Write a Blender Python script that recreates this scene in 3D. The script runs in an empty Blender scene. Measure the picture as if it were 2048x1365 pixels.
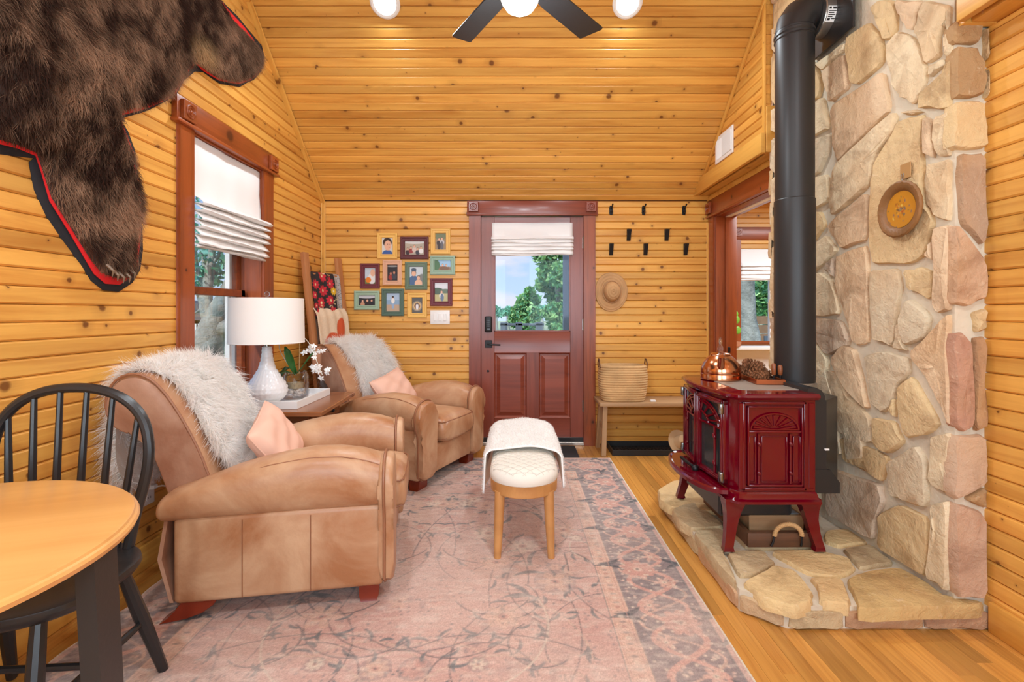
import bpy, bmesh, math, random
import numpy as np
from mathutils import Vector, Matrix
from mathutils.geometry import delaunay_2d_cdt
random.seed(7); RNG = np.random.default_rng(11)
SC = bpy.context.scene
COL = SC.collection
PI = math.pi
# ------------------------------------------------------------------ camera, world, lights, exposure
F = 967.0; VX = 1030.0; VY = 625.0; CH = 1.197
cd = bpy.data.cameras.new('camera'); cam = bpy.data.objects.new('camera', cd); COL.objects.link(cam)
cam.location = (0, 0, CH); cam.rotation_euler = (PI/2, 0, 0)
cd.sensor_width = 36.0; cd.lens = 36.0*F/2048; cd.clip_start = 0.05
cd.shift_x = -(VX-1024)/2048; cd.shift_y = -(682.5-VY)/2048
SC.camera = cam
SC.view_settings.view_transform = 'Standard'; SC.view_settings.look = 'None'
SC.view_settings.gamma = 1.0; SC.view_settings.use_curve_mapping = False
SC.view_settings.exposure = 0.0
SC.cycles.max_bounces = 16; SC.cycles.diffuse_bounces = 7; SC.cycles.transparent_max_bounces = 24
w = bpy.data.worlds.new('sky'); SC.world = w; w.use_nodes = True
nt = w.node_tree; nt.nodes.clear()
def _n(t, ty, **kw):
    nd = t.nodes.new(ty)
    for k, v in kw.items():
        if hasattr(nd, k) and k not in nd.inputs: setattr(nd, k, v)
        else: nd.inputs[k].default_value = v
    return nd
tc = _n(nt, 'ShaderNodeTexCoord'); sp = _n(nt, 'ShaderNodeSeparateXYZ'); nt.links.new(tc.outputs['Generated'], sp.inputs[0])
rp = _n(nt, 'ShaderNodeValToRGB'); nt.links.new(sp.outputs['Z'], rp.inputs[0])
rp.color_ramp.elements[0].position = 0.0; rp.color_ramp.elements[0].color = (0.62, 0.80, 1.0, 1)
rp.color_ramp.elements[1].position = 0.45; rp.color_ramp.elements[1].color = (0.17, 0.40, 0.95, 1)
mp = _n(nt, 'ShaderNodeMapping'); mp.inputs['Scale'].default_value = (3, 3, 9); mp.inputs['Location'].default_value = (0.35, 0, 0.3)
nt.links.new(tc.outputs['Generated'], mp.inputs[0])
cn = _n(nt, 'ShaderNodeTexNoise', Scale=1.6, Detail=6.0, Roughness=0.55); nt.links.new(mp.outputs[0], cn.inputs['Vector'])
cr = _n(nt, 'ShaderNodeValToRGB'); nt.links.new(cn.outputs[0], cr.inputs[0])
cr.color_ramp.elements[0].position = 0.50; cr.color_ramp.elements[1].position = 0.66
mx = _n(nt, 'ShaderNodeMix', data_type='RGBA'); nt.links.new(cr.outputs[0], mx.inputs[0]); nt.links.new(rp.outputs[0], mx.inputs[6]); mx.inputs[7].default_value = (0.86, 0.84, 0.92, 1)
bg = _n(nt, 'ShaderNodeBackground', Strength=1.05); nt.links.new(mx.outputs[2], bg.inputs['Color'])
wo = _n(nt, 'ShaderNodeOutputWorld'); nt.links.new(bg.outputs[0], wo.inputs[0])
def lamp(name, kind, loc, energy, color=(1, 1, 1), size=1.0, size_y=None, rot=(0, 0, 0), **kw):
    d = bpy.data.lights.new(name, kind); d.energy = energy; d.color = color
    if kind == 'AREA':
        d.size = size
        if size_y: d.shape = 'RECTANGLE'; d.size_y = size_y
    for k, v in kw.items(): setattr(d, k, v)
    o = bpy.data.objects.new(name, d); COL.objects.link(o); o.location = loc; o.rotation_euler = rot
    return o
lamp('sun', 'SUN', (0, -5, 10), 3.6, (1.0, 0.98, 0.95), rot=(math.radians(44), 0, math.radians(-24)), angle=0.02)
# added fill light, set inside two invented windows behind the camera
for sx in (-0.85, 0.95):
    lamp('rear_fill_light', 'AREA', (sx, -1.26, 1.50), 48, (0.72, 0.885, 1.0), 1.3, 1.6, rot=(PI/2, 0, 0))
# recessed ceiling lamps (front slope, two in view; rear slope, two added for fill)
WARM = (0.81, 0.925, 1.0)
CAN = [(-0.848, 3.154), (0.734, 3.154)]
ADDED_REAR_CAN = [(-0.85, -0.15), (0.75, -0.15)]
EAVE_Y, EAVE_Z, SLOPE = 4.35, 2.20, 0.852
RIDGE_Y = 1.5
def ceil_z(y): return EAVE_Z + SLOPE*(EAVE_Y-y) if y >= RIDGE_Y else EAVE_Z + SLOPE*(EAVE_Y-RIDGE_Y) - SLOPE*(RIDGE_Y-y)
TH = math.atan(SLOPE)
for (x, y) in CAN:
    lamp('recessed_lamp_light', 'AREA', (x, y-0.02, ceil_z(y)-0.035), 17, WARM, 0.13, rot=(-TH*0.55, 0, 0), shape='DISK')
for (x, y) in ADDED_REAR_CAN:
    lamp('recessed_lamp_light', 'AREA', (x, y, ceil_z(y)-0.03), 26, WARM, 0.13, rot=(TH*0.6, 0, 0), shape='DISK')
lamp('fan_globe_light', 'POINT', (0.02, 2.02, 2.40), 34, WARM, shadow_soft_size=0.1)
lamp('sunroom_fill_light', 'AREA', (3.4, 4.1, 2.55), 120, (0.88, 0.95, 1.0), 1.8, 1.8)  # added lamp to brighten the sunroom, no fixture there

# ------------------------------------------------------------------ helpers
def lin(c):
    c = np.asarray(c, dtype=float)/255.0
    return np.where(c <= 0.04045, c/12.92, ((c+0.055)/1.055)**2.4)
def rgb(*c):
    a = lin(c); return (float(a[0]), float(a[1]), float(a[2]), 1.0)
def P(px, py, y):   # world point seen at a pixel, at depth y
    return Vector(((px-VX)*y/F, y, CH-(py-VY)*y/F))
def onX(px, py, X):  # on a plane of constant X -> (Y, Z)
    y = X*F/(px-VX); return y, CH-(py-VY)*y/F
def onZ(px, py, Z):  # on a horizontal plane -> (X, Y)
    y = (CH-Z)*F/(py-VY); return (px-VX)*y/F, y

class MB:
    def __init__(s): s.v = []; s.f = []
    def add(s, vs, fs):
        o = len(s.v); s.v += [tuple(v) for v in vs]; s.f += [tuple(i+o for i in f) for f in fs]; return s
    def box(s, x0, x1, y0, y1, z0, z1, bev=0.0, seg=1, M=None):
        bm = bmesh.new(); bmesh.ops.create_cube(bm, size=1.0)
        for v in bm.verts:
            v.co = Vector((x0+(v.co.x+.5)*(x1-x0), y0+(v.co.y+.5)*(y1-y0), z0+(v.co.z+.5)*(z1-z0)))
        if bev > 0:
            bev = min(bev, 0.49*min(abs(x1-x0), abs(y1-y0), abs(z1-z0)))
            bmesh.ops.bevel(bm, geom=list(bm.edges), offset=bev, segments=seg, profile=0.5, affect='EDGES')
        return s._bm(bm, M)
    def _bm(s, bm, M=None):
        bm.verts.index_update(); o = len(s.v)
        s.v += [tuple((M @ v.co) if M else v.co) for v in bm.verts]
        s.f += [tuple(v.index+o for v in f.verts) for f in bm.faces]; bm.free(); return s
    def prism(s, pts, d0, d1, M=None, bev=0.0, seg=1):
        # outline in local xy, extruded along local z from d0 to d1
        bm = bmesh.new()
        a = sum(pts[i][0]*pts[(i+1) % len(pts)][1]-pts[(i+1) % len(pts)][0]*pts[i][1] for i in range(len(pts)))
        if a < 0: pts = pts[::-1]
        b = [bm.verts.new((p[0], p[1], d0)) for p in pts]; t = [bm.verts.new((p[0], p[1], d1)) for p in pts]
        n = len(pts); fb = bm.faces.new(b[::-1]); ft = bm.faces.new(t)
        for i in range(n): bm.faces.new((b[i], b[(i+1) % n], t[(i+1) % n], t[i]))
        if bev > 0:
            ed = list(ft.edges)+list(fb.edges)
            bmesh.ops.bevel(bm, geom=ed, offset=bev, segments=seg, profile=0.5, affect='EDGES')
        return s._bm(bm, M)
    def lathe(s, prof, n=24, M=None, sx=1.0, sy=1.0, rfun=None):
        o = len(s.v); k = len(prof)
        for (r, z) in prof:
            for i in range(n):
                a = 2*PI*i/n; rr = r if rfun is None else rfun(r, z, a)
                p = Vector((rr*math.cos(a)*sx, rr*math.sin(a)*sy, z)); s.v.append(tuple(M @ p if M else p))
        for j in range(k-1):
            for i in range(n):
                i2 = (i+1) % n
                s.f.append((o+j*n+i, o+j*n+i2, o+(j+1)*n+i2, o+(j+1)*n+i))
        if prof[0][0] > 1e-5: s.f.append(tuple(o+i for i in range(n))[::-1])
        if prof[-1][0] > 1e-5: s.f.append(tuple(o+(k-1)*n+i for i in range(n)))
        return s
    def tube(s, pts, r, n=8, closed=False, M=None, cap=True, flat=1.0):
        pts = [Vector(p) for p in pts]; k = len(pts)
        rs = r if hasattr(r, '__len__') else [r]*k
        o = len(s.v); up = None
        for i in range(k):
            if closed: t = pts[(i+1) % k]-pts[i-1]
            else: t = pts[min(i+1, k-1)]-pts[max(i-1, 0)]
            if t.length < 1e-9: t = Vector((0, 0, 1))
            t.normalize()
            if up is None:
                up = Vector((0, 0, 1)) if abs(t.z) < 0.9 else Vector((1, 0, 0))
            up = (up-t*up.dot(t))
            if up.length < 1e-6: up = Vector((1, 0, 0))-t*t.x
            up.normalize(); sd = t.cross(up)
            for j in range(n):
                a = 2*PI*j/n; p = pts[i]+(sd*math.cos(a)+up*math.sin(a)*flat)*rs[i]
                s.v.append(tuple(M @ p if M else p))
        for i in range(k if closed else k-1):
            i2 = (i+1) % k
            for j in range(n):
                j2 = (j+1) % n
                s.f.append((o+i*n+j, o+i*n+j2, o+i2*n+j2, o+i2*n+j))
        if not closed and cap:
            s.f.append(tuple(o+j for j in range(n))[::-1]); s.f.append(tuple(o+(k-1)*n+j for j in range(n)))
        return s
    def rings(s, rings, cap=True, closed_ring=True, M=None):
        o = len(s.v); n = len(rings[0])
        for r in rings:
            for p in r: s.v.append(tuple(M @ Vector(p) if M else p))
        for i in range(len(rings)-1):
            for j in range(n if closed_ring else n-1):
                j2 = (j+1) % n
                s.f.append((o+i*n+j, o+i*n+j2, o+(i+1)*n+j2, o+(i+1)*n+j))
        if cap and closed_ring:
            s.f.append(tuple(o+j for j in range(n))[::-1]); s.f.append(tuple(o+(len(rings)-1)*n+j for j in range(n)))
        return s
    def sphere(s, c, r, n=12, m=8, sc=(1, 1, 1), M=None):
        prof = [(max(r*math.sin(PI*j/m), 1e-6), -r*math.cos(PI*j/m)) for j in range(m+1)]
        T = Matrix.Translation(c) @ Matrix.Diagonal((*sc, 1))
        return s.lathe(prof, n, (M @ T) if M else T)
    def build(s, name, m, parent=None, smooth=True, ang=0.6, loc=None, rot=None, fixn=True):
        me = bpy.data.meshes.new(name); me.from_pydata(s.v, [], s.f)
        if fixn:
            bm = bmesh.new(); bm.from_mesh(me); bmesh.ops.recalc_face_normals(bm, faces=bm.faces); bm.to_mesh(me); bm.free()
        return link(name, me, m, parent, smooth, ang, loc, rot)
def link(name, me, m, parent=None, smooth=True, ang=0.6, loc=None, rot=None):
    if m is not None: me.materials.append(m)
    if smooth:
        me.shade_smooth()
        if ang: me.set_sharp_from_angle(angle=ang)
    o = bpy.data.objects.new(name, me); COL.objects.link(o)
    if parent is not None: o.parent = parent
    if loc is not None: o.location = loc
    if rot is not None: o.rotation_euler = rot
    return o
def tag(o, label, cat, group=None):
    o['label'] = label; o['category'] = cat
    if group: o['group'] = group
    return o
def thing(name, label, cat, loc=(0, 0, 0), rz=0.0, group=None, rot=None):
    o = bpy.data.objects.new(name, None); COL.objects.link(o); o.empty_display_size = 0.1
    o.location = loc; o.rotation_euler = rot if rot else (0, 0, rz)
    return tag(o, label, cat, group)
def struct(o, label=None):
    o['kind'] = 'structure'
    if label: o['label'] = label
    return o
def sempty(name, loc=(0, 0, 0), label=None):
    o = bpy.data.objects.new(name, None); COL.objects.link(o); o.location = loc; return struct(o, label)
def frame(o, ex, ey, ez):
    ex, ey, ez = Vector(ex), Vector(ey), Vector(ez); o = Vector(o)
    return Matrix(((ex.x, ey.x, ez.x, o.x), (ex.y, ey.y, ez.y, o.y), (ex.z, ey.z, ez.z, o.z), (0, 0, 0, 1)))
def np_mesh(name, V, T):
    me = bpy.data.meshes.new(name); nv, ntri = len(V), len(T); k = T.shape[1]
    me.vertices.add(nv); me.vertices.foreach_set('co', np.ascontiguousarray(V, dtype=np.float32).ravel())
    me.loops.add(ntri*k); me.loops.foreach_set('vertex_index', np.ascontiguousarray(T, dtype=np.int32).ravel())
    me.polygons.add(ntri); me.polygons.foreach_set('loop_start', np.arange(0, ntri*k, k, dtype=np.int32))
    me.polygons.foreach_set('loop_total', np.full(ntri, k, dtype=np.int32))
    me.update(calc_edges=True); return me
def set_col(me, C):
    a = me.color_attributes.new('Col', 'FLOAT_COLOR', 'POINT')
    C = np.concatenate([C, np.ones((len(C), 1))], 1).astype(np.float32); a.data.foreach_set('color', C.ravel())

# ------------------------------------------------------------------ materials
class NT:
    def __init__(s, name, rough=0.5, base=None, **kw):
        s.m = bpy.data.materials.new(name); s.m.use_nodes = True; s.t = s.m.node_tree
        s.b = s.t.nodes['Principled BSDF']; s.b.inputs['Roughness'].default_value = rough
        if base is not None: s.b.inputs['Base Color'].default_value = base; s.m.diffuse_color = base
        for k, v in kw.items(): s.b.inputs[k.replace('_', ' ')].default_value = v
    def n(s, ty, **kw): return _n(s.t, ty, **kw)
    def l(s, a, b): s.t.links.new(a, b)
    def math(s, op, a, b=None, clamp=False):
        nd = s.t.nodes.new('ShaderNodeMath'); nd.operation = op; nd.use_clamp = clamp
        for i, x in enumerate((a, b)):
            if x is None: continue
            if isinstance(x, (int, float)): nd.inputs[i].default_value = x
            else: s.l(x, nd.inputs[i])
        return nd.outputs[0]
    def mix(s, fac, a, b, mode='MIX'):
        nd = s.t.nodes.new('ShaderNodeMix'); nd.data_type = 'RGBA'; nd.blend_type = mode
        for i, x in ((0, fac), (6, a), (7, b)):
            if isinstance(x, (int, float)): nd.inputs[i].default_value = x
            elif isinstance(x, tuple): nd.inputs[i].default_value = x
            else: s.l(x, nd.inputs[i])
        return nd.outputs[2]
    def ramp(s, fac, stops):
        nd = s.t.nodes.new('ShaderNodeValToRGB'); s.l(fac, nd.inputs[0]); e = nd.color_ramp.elements
        while len(e) < len(stops): e.new(0.5)
        for i, (p, c) in enumerate(stops):
            e[i].position = p; e[i].color = c if isinstance(c, tuple) else (c, c, c, 1)
        return nd.outputs[0]
    def objco(s, rnd=(13.0, 7.3, 5.1), scale=(1, 1, 1)):
        tc = s.n('ShaderNodeTexCoord'); oi = s.n('ShaderNodeObjectInfo'); s.rand = oi.outputs['Random']; s.ocol = oi.outputs['Color']
        cb = s.n('ShaderNodeCombineXYZ')
        for i in range(3): s.l(s.math('MULTIPLY', oi.outputs['Random'], rnd[i]), cb.inputs[i])
        ad = s.n('ShaderNodeVectorMath'); ad.operation = 'ADD'; s.l(tc.outputs['Object'], ad.inputs[0]); s.l(cb.outputs[0], ad.inputs[1])
        s.vec = ad.outputs[0]
        return s.scaled(scale)
    def scaled(s, scale):
        mp = s.n('ShaderNodeMapping'); mp.inputs['Scale'].default_value = scale; s.l(s.vec, mp.inputs[0]); return mp.outputs[0]
    def noise(s, vec, scale=5.0, detail=4.0, rough=0.55, dist=0.0):
        nd = s.n('ShaderNodeTexNoise', Scale=scale, Detail=detail, Roughness=rough, Distortion=dist); s.l(vec, nd.inputs['Vector']); return nd.outputs[0]
    def bump(s, h, strength=0.3, dist=0.01):
        nd = s.n('ShaderNodeBump', Strength=strength, Distance=dist); s.l(h, nd.inputs['Height']); s.l(nd.outputs[0], s.b.inputs['Normal']); return nd
    def color(s, c): s.l(c, s.b.inputs['Base Color'])
def wood(name, light, dark, knotc=None, rough=0.35, grain=(1.6, 24, 24), vary=0.16, knot_scale=7.0, bumpd=0.002, coat=0.0, knot_r=0.06):
    t = NT(name, rough); g = t.objco(scale=grain)
    n1 = t.noise(g, 1.0, 6.0, 0.6, 0.8); n2 = t.noise(t.scaled((0.5, 6, 6)), 1.0, 3.0, 0.5, 0.6)
    s = t.math('ADD', t.math('MULTIPLY', n1, 0.6), t.math('MULTIPLY', n2, 0.5))
    c = t.ramp(s, [(0.32, dark), (0.62, light), (0.85, tuple(min(1, x*1.08) for x in light[:3])+(1,))])
    c = t.mix(1.0, c, t.ramp(t.rand, [(0.0, 1-vary), (1.0, 1+vary*0.4)]), 'MULTIPLY')
    if knotc:
        v = t.n('ShaderNodeTexVoronoi', Scale=knot_scale); v.voronoi_dimensions = '2D'; v.feature = 'F1'
        vv = t.n('ShaderNodeVectorMath'); vv.operation = 'ADD'; t.l(t.vec, vv.inputs[0])
        nz = t.n('ShaderNodeTexNoise', Scale=40.0, Detail=1.0); t.l(t.vec, nz.inputs['Vector'])
        sc = t.n('ShaderNodeVectorMath'); sc.operation = 'SCALE'; sc.inputs['Scale'].default_value = 0.006; t.l(nz.outputs['Color'], sc.inputs[0])
        t.l(sc.outputs[0], vv.inputs[1]); t.l(vv.outputs[0], v.inputs['Vector'])
        sep = t.n('ShaderNodeSeparateColor'); t.l(v.outputs['Color'], sep.inputs[0])
        rad = t.math('MULTIPLY', t.math('MULTIPLY', sep.outputs[0], sep.outputs[1]), knot_r*1.7)
        k = t.math('DIVIDE', v.outputs['Distance'], t.math('ADD', rad, 0.003))
        kr = t.ramp(k, [(0.55, 1.0), (1.0, 0.0)])
        halo = t.math('MULTIPLY', t.ramp(t.math('DIVIDE', k, 3.0), [(0.3, 1.0), (1.0, 0.0)]), 0.22)
        c = t.mix(halo, c, knotc); c = t.mix(t.math('MULTIPLY', kr, 0.85), c, knotc)
    t.color(c); t.bump(n1, 0.25, bumpd)
    if coat: t.b.inputs['Coat Weight'].default_value = coat; t.b.inputs['Coat Roughness'].default_value = 0.18
    return t.m
def plain(name, c, rough=0.5, metal=0.0, bump=0.0, bscale=40.0, vary=0.0, **kw):
    t = NT(name, rough, c, Metallic=metal, **kw)
    if bump or vary:
        v = t.objco(); n = t.noise(v, bscale, 4.0)
        if bump: t.bump(n, 0.5, bump)
        if vary:
            n2 = t.noise(v, 6.0, 4.0)
            t.color(t.mix(1.0, c, t.ramp(n2, [(0.3, 1-vary), (0.7, 1+vary*0.5)]), 'MULTIPLY'))
    return t.m
def vcol(name, rough=0.8, bump=0.0, bscale=300.0, sheen=0.0, weave=0.0):
    t = NT(name, rough); a = t.n('ShaderNodeAttribute'); a.attribute_name = 'Col'; t.l(a.outputs['Color'], t.b.inputs['Base Color'])
    if weave:
        t.objco(); g = t.noise(t.scaled((60, 420, 1)), 1.0, 3.0, 0.6); h = t.noise(t.scaled((220, 90, 1)), 1.0, 4.0, 0.7)
        t.color(t.mix(1.0, a.outputs['Color'], t.ramp(t.math('ADD', t.math('MULTIPLY', g, 0.5), t.math('MULTIPLY', h, 0.5)), [(0.34, 1-weave), (0.66, 1+weave*0.35)]), 'MULTIPLY'))
    if bump: v = t.objco(); t.bump(t.noise(v, bscale, 2.0), 0.5, bump)
    if sheen: t.b.inputs['Sheen Weight'].default_value = sheen
    return t.m
M = {}
PINE_L, PINE_D, PINE_K = rgb(232, 174, 84), rgb(198, 128, 48), rgb(100, 48, 12)
M['pine'] = wood('pine_panelling', PINE_L, PINE_D, PINE_K, 0.42, coat=0.12, vary=0.2, knot_r=0.085, knot_scale=5.0)
M['pine_plain'] = wood('pine_trim', rgb(232, 177, 86), rgb(206, 140, 54), PINE_K, 0.4, knot_scale=3.0, coat=0.25)
M['groove'] = plain('pine_groove', rgb(120, 74, 30), 0.6)
M['oak'] = wood('oak_floor', rgb(209, 150, 72), rgb(164, 104, 42), None, 0.36, grain=(2.2, 60, 60), vary=0.36, coat=0.2)
M['redwood'] = wood('stained_fir', rgb(154, 74, 32), rgb(98, 42, 16), rgb(60, 22, 10), 0.36, grain=(1.8, 22, 22), vary=0.08, knot_scale=2.0, coat=0.25)
M['doorwood'] = wood('door_mahogany', rgb(140, 66, 46), rgb(104, 42, 30), None, 0.34, grain=(1.2, 20, 20), vary=0.05, coat=0.3)
M['black_metal'] = plain('black_iron', rgb(34, 34, 36), 0.42, 0.4)
M['black_paint'] = plain('black_satin_paint', rgb(38, 37, 38), 0.34, 0.0, 0.0006, 60)
M['white'] = plain('white_plastic', rgb(238, 238, 236), 0.35)
M['blind'] = plain('white_linen', rgb(240, 240, 240), 0.85, 0.0, 0.0008, 350)
M['leather'] = None
def leather(name, c1, c2):
    t = NT(name, 0.36); v = t.objco(rnd=(3, 5, 2)); n1 = t.noise(v, 3.2, 5.0, 0.6, 0.5); n2 = t.noise(v, 90.0, 3.0)
    t.color(t.ramp(n1, [(0.34, c2), (0.64, c1)])); t.l(t.ramp(n1, [(0.3, 0.30), (0.7, 0.48)]), t.b.inputs['Roughness'])
    t.bump(t.math('ADD', t.math('MULTIPLY', n2, 0.4), t.noise(v, 9.0, 4.0)), 0.35, 0.004); return t.m
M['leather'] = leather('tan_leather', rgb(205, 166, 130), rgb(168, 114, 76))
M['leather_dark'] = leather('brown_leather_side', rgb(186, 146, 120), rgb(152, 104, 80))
M['piping'] = plain('leather_piping', rgb(150, 100, 70), 0.45)
M['foot_wood'] = plain('mahogany_foot', rgb(126, 44, 22), 0.25, vary=0.1)
M['lining'] = plain('dark_lining', rgb(70, 58, 52), 0.9)
M['felt_black'] = plain('black_felt', rgb(38, 36, 40), 0.95, 0, 0.001, 500)
M['felt_red'] = plain('red_felt', rgb(226, 30, 34), 0.9, 0, 0.001, 500)
def fibre(name, tl):
    m = bpy.data.materials.new(name); m.use_nodes = True; t = m.node_tree; t.nodes.clear()
    o = _n(t, 'ShaderNodeOutputMaterial'); a = _n(t, 'ShaderNodeAttribute'); a.attribute_name = 'Col'
    d = _n(t, 'ShaderNodeBsdfDiffuse'); r = _n(t, 'ShaderNodeBsdfTranslucent'); mi = _n(t, 'ShaderNodeMixShader'); mi.inputs[0].default_value = tl
    t.links.new(a.outputs['Color'], d.inputs['Color']); t.links.new(a.outputs['Color'], r.inputs['Color'])
    t.links.new(d.outputs[0], mi.inputs[1]); t.links.new(r.outputs[0], mi.inputs[2]); t.links.new(mi.outputs[0], o.inputs[0]); return m
M['fur'] = fibre('fur_strands', 0.35)
M['wool'] = fibre('wool_strands', 0.5)
M['print'] = vcol('printed_picture', 0.3)
M['cloth_print'] = vcol('printed_cloth', 0.85, 0.002, 260)
M['rug'] = vcol('woven_rug', 0.95, 0.003, 420, sheen=0.1, weave=0.3)
M['pink'] = plain('pink_cotton', rgb(234, 190, 168), 0.85, 0, 0.0015, 60)
M['shade'] = plain('lamp_shade_linen', rgb(240, 238, 234), 0.9, 0, 0.0006, 400)
M['ceramic'] = plain('white_milk_glass', rgb(240, 241, 243), 0.18)
M['walnut'] = wood('walnut_tabletop', rgb(150, 92, 54), rgb(104, 58, 30), None, 0.25, vary=0.05, coat=0.3)
M['mango'] = wood('mango_wood', rgb(206, 150, 90), rgb(160, 104, 54), rgb(110, 66, 30), 0.4, grain=(6, 14, 3), vary=0.04, knot_scale=5)
M['ladder'] = wood('ladder_wood', rgb(190, 130, 84), rgb(150, 92, 54), None, 0.5, vary=0.05)
M['greywood'] = wood('weathered_wood', rgb(176, 140, 100), rgb(138, 104, 72), None, 0.6, vary=0.05)
M['barnwood'] = wood('dark_barn_wood', rgb(104, 68, 44), rgb(58, 36, 22), None, 0.6, vary=0.05)
M['tablewood'] = wood('maple_tabletop', rgb(232, 176, 104), rgb(212, 150, 80), None, 0.3, grain=(1.0, 12, 12), vary=0.03, coat=0.3)
M['copper'] = plain('polished_copper', rgb(212, 150, 112), 0.18, 1.0)
M['copper_dull'] = plain('brushed_copper', rgb(186, 104, 64), 0.3, 0.9)
M['steel'] = plain('brushed_steel', rgb(190, 186, 180), 0.35, 0.9)
M['brass'] = plain('aged_brass', rgb(178, 126, 50), 0.35, 0.8)
M['enamel'] = plain('red_enamel', rgb(98, 0, 20), 0.12, 0.0, Coat_Weight=0.25, Coat_Roughness=0.05)
M['stove_glass'] = plain('smoked_glass', rgb(48, 52, 54), 0.12)
M['soapstone'] = plain('soapstone_inset', rgb(150, 138, 126), 0.5, vary=0.1)
M['pipe'] = plain('black_stove_pipe', rgb(48, 46, 46), 0.42, 0.3, vary=0.06)
M['rubber'] = plain('black_rubber', rgb(30, 30, 31), 0.5)
M['mat'] = plain('black_mat', rgb(44, 44, 45), 0.9, 0, 0.003, 300)
M['straw'] = plain('woven_straw', rgb(196, 152, 104), 0.8, 0, 0.003, 120, vary=0.2)
M['seagrass'] = plain('braided_seagrass', rgb(208, 168, 116), 0.85, 0, 0.006, 90, vary=0.25)
M['rope'] = plain('jute_rope', rgb(204, 164, 112), 0.85, 0, 0.002, 200)
M['brown_leather'] = plain('brown_strap', rgb(96, 58, 34), 0.5)
M['cone'] = plain('pine_cone', rgb(134, 86, 52), 0.8, vary=0.3)
M['leaf'] = plain('green_leaf', rgb(52, 108, 52), 0.35, vary=0.2)
M['leaf_light'] = plain('light_leaf', rgb(120, 180, 60), 0.45)
M['petal'] = plain('white_petal', rgb(246, 246, 244), 0.6)
M['terracotta'] = plain('terracotta', rgb(190, 130, 96), 0.7)
M['fleece'] = plain('white_fleece', rgb(240, 239, 236), 0.95)
M['skin'] = plain('sheepskin_hide', rgb(226, 222, 214), 0.95)
M['upholstery'] = plain('cream_upholstery', rgb(228, 222, 210), 0.9, 0, 0.0012, 300)
M['chrome'] = plain('satin_nickel', rgb(150, 148, 144), 0.25, 1.0)
M['mortar'] = plain('mortar', rgb(212, 200, 178), 0.9, 0, 0.006, 60, vary=0.12)
M['bark'] = plain('tree_bark', rgb(164, 168, 158), 0.9, 0, 0.05, 22, vary=0.45)
M['ground'] = plain('dry_lawn', rgb(176, 186, 140), 0.95, vary=0.3)
M['gray_paint'] = plain('grey_deck_paint', rgb(96, 108, 118), 0.6)
M['white_paint'] = plain('white_paint', rgb(236, 236, 234), 0.5)
M['play_wood'] = plain('playhouse_boards', rgb(150, 118, 88), 0.8, vary=0.2)
M['play_green'] = plain('green_playhouse_paint', rgb(40, 96, 84), 0.6)
M['shingle'] = plain('grey_shingle', rgb(104, 102, 104), 0.9)
M['roof_out'] = plain('roof_deck', rgb(120, 90, 60), 0.9)
def stone_mat(name):
    t = NT(name, 0.84); v = t.objco(rnd=(31, 17, 23)); n1 = t.noise(v, 4.5, 8.0, 0.66, 0.9); n2 = t.noise(v, 34.0, 7.0, 0.7); n3 = t.noise(v, 2.2, 3.0); n4 = t.noise(v, 11.0, 5.0, 0.6, 0.5)
    c = t.mix(1.0, t.ocol, t.ramp(n1, [(0.30, rgb(206, 194, 184)), (0.5, rgb(248, 245, 240)), (0.70, rgb(255, 253, 246))]), 'MULTIPLY')
    c = t.mix(t.math('MULTIPLY', t.ramp(n3, [(0.48, 0.0), (0.68, 1.0)]), 0.42), c, rgb(208, 160, 104))
    c = t.mix(t.math('MULTIPLY', t.ramp(n4, [(0.58, 0.0), (0.74, 1.0)]), 0.35), c, rgb(176, 140, 110))
    c = t.mix(t.math('MULTIPLY', t.ramp(n2, [(0.60, 0.0), (0.70, 1.0)]), 0.35), c, rgb(244, 226, 196))
    t.color(c); t.bump(t.math('ADD', n2, t.math('MULTIPLY', n4, 2.0)), 0.7, 0.014); return t.m
M['stone'] = stone_mat('sandstone')
def thin_glass(name, tint=(1, 1, 1, 1), refl=1.0, rough=0.0):
    m = bpy.data.materials.new(name); m.use_nodes = True; t = m.node_tree; t.nodes.clear()
    o = _n(t, 'ShaderNodeOutputMaterial'); tr = _n(t, 'ShaderNodeBsdfTransparent', Color=tint); g = _n(t, 'ShaderNodeBsdfGlossy', Roughness=rough)
    fr = _n(t, 'ShaderNodeFresnel', IOR=1.45); mu = _n(t, 'ShaderNodeMath'); mu.operation = 'MULTIPLY'; mu.inputs[1].default_value = refl
    mi = _n(t, 'ShaderNodeMixShader'); t.links.new(fr.outputs[0], mu.inputs[0]); t.links.new(mu.outputs[0], mi.inputs[0])
    t.links.new(tr.outputs[0], mi.inputs[1]); t.links.new(g.outputs[0], mi.inputs[2]); t.links.new(mi.outputs[0], o.inputs[0]); return m
M['glass'] = thin_glass('window_glass', (0.98, 0.99, 1, 1), 0.22)
M['jar_glass'] = thin_glass('jar_glass', (0.975, 0.98, 0.985, 1), 0.5, 0.05)
def emit(name, c, s):
    m = bpy.data.materials.new(name); m.use_nodes = True; t = m.node_tree; t.nodes.clear()
    o = _n(t, 'ShaderNodeOutputMaterial'); e = _n(t, 'ShaderNodeEmission', Color=c, Strength=s); t.links.new(e.outputs[0], o.inputs[0]); return m
M['bulb'] = emit('lit_diffuser', (1.0, 0.94, 0.84, 1), 9.0)

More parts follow.
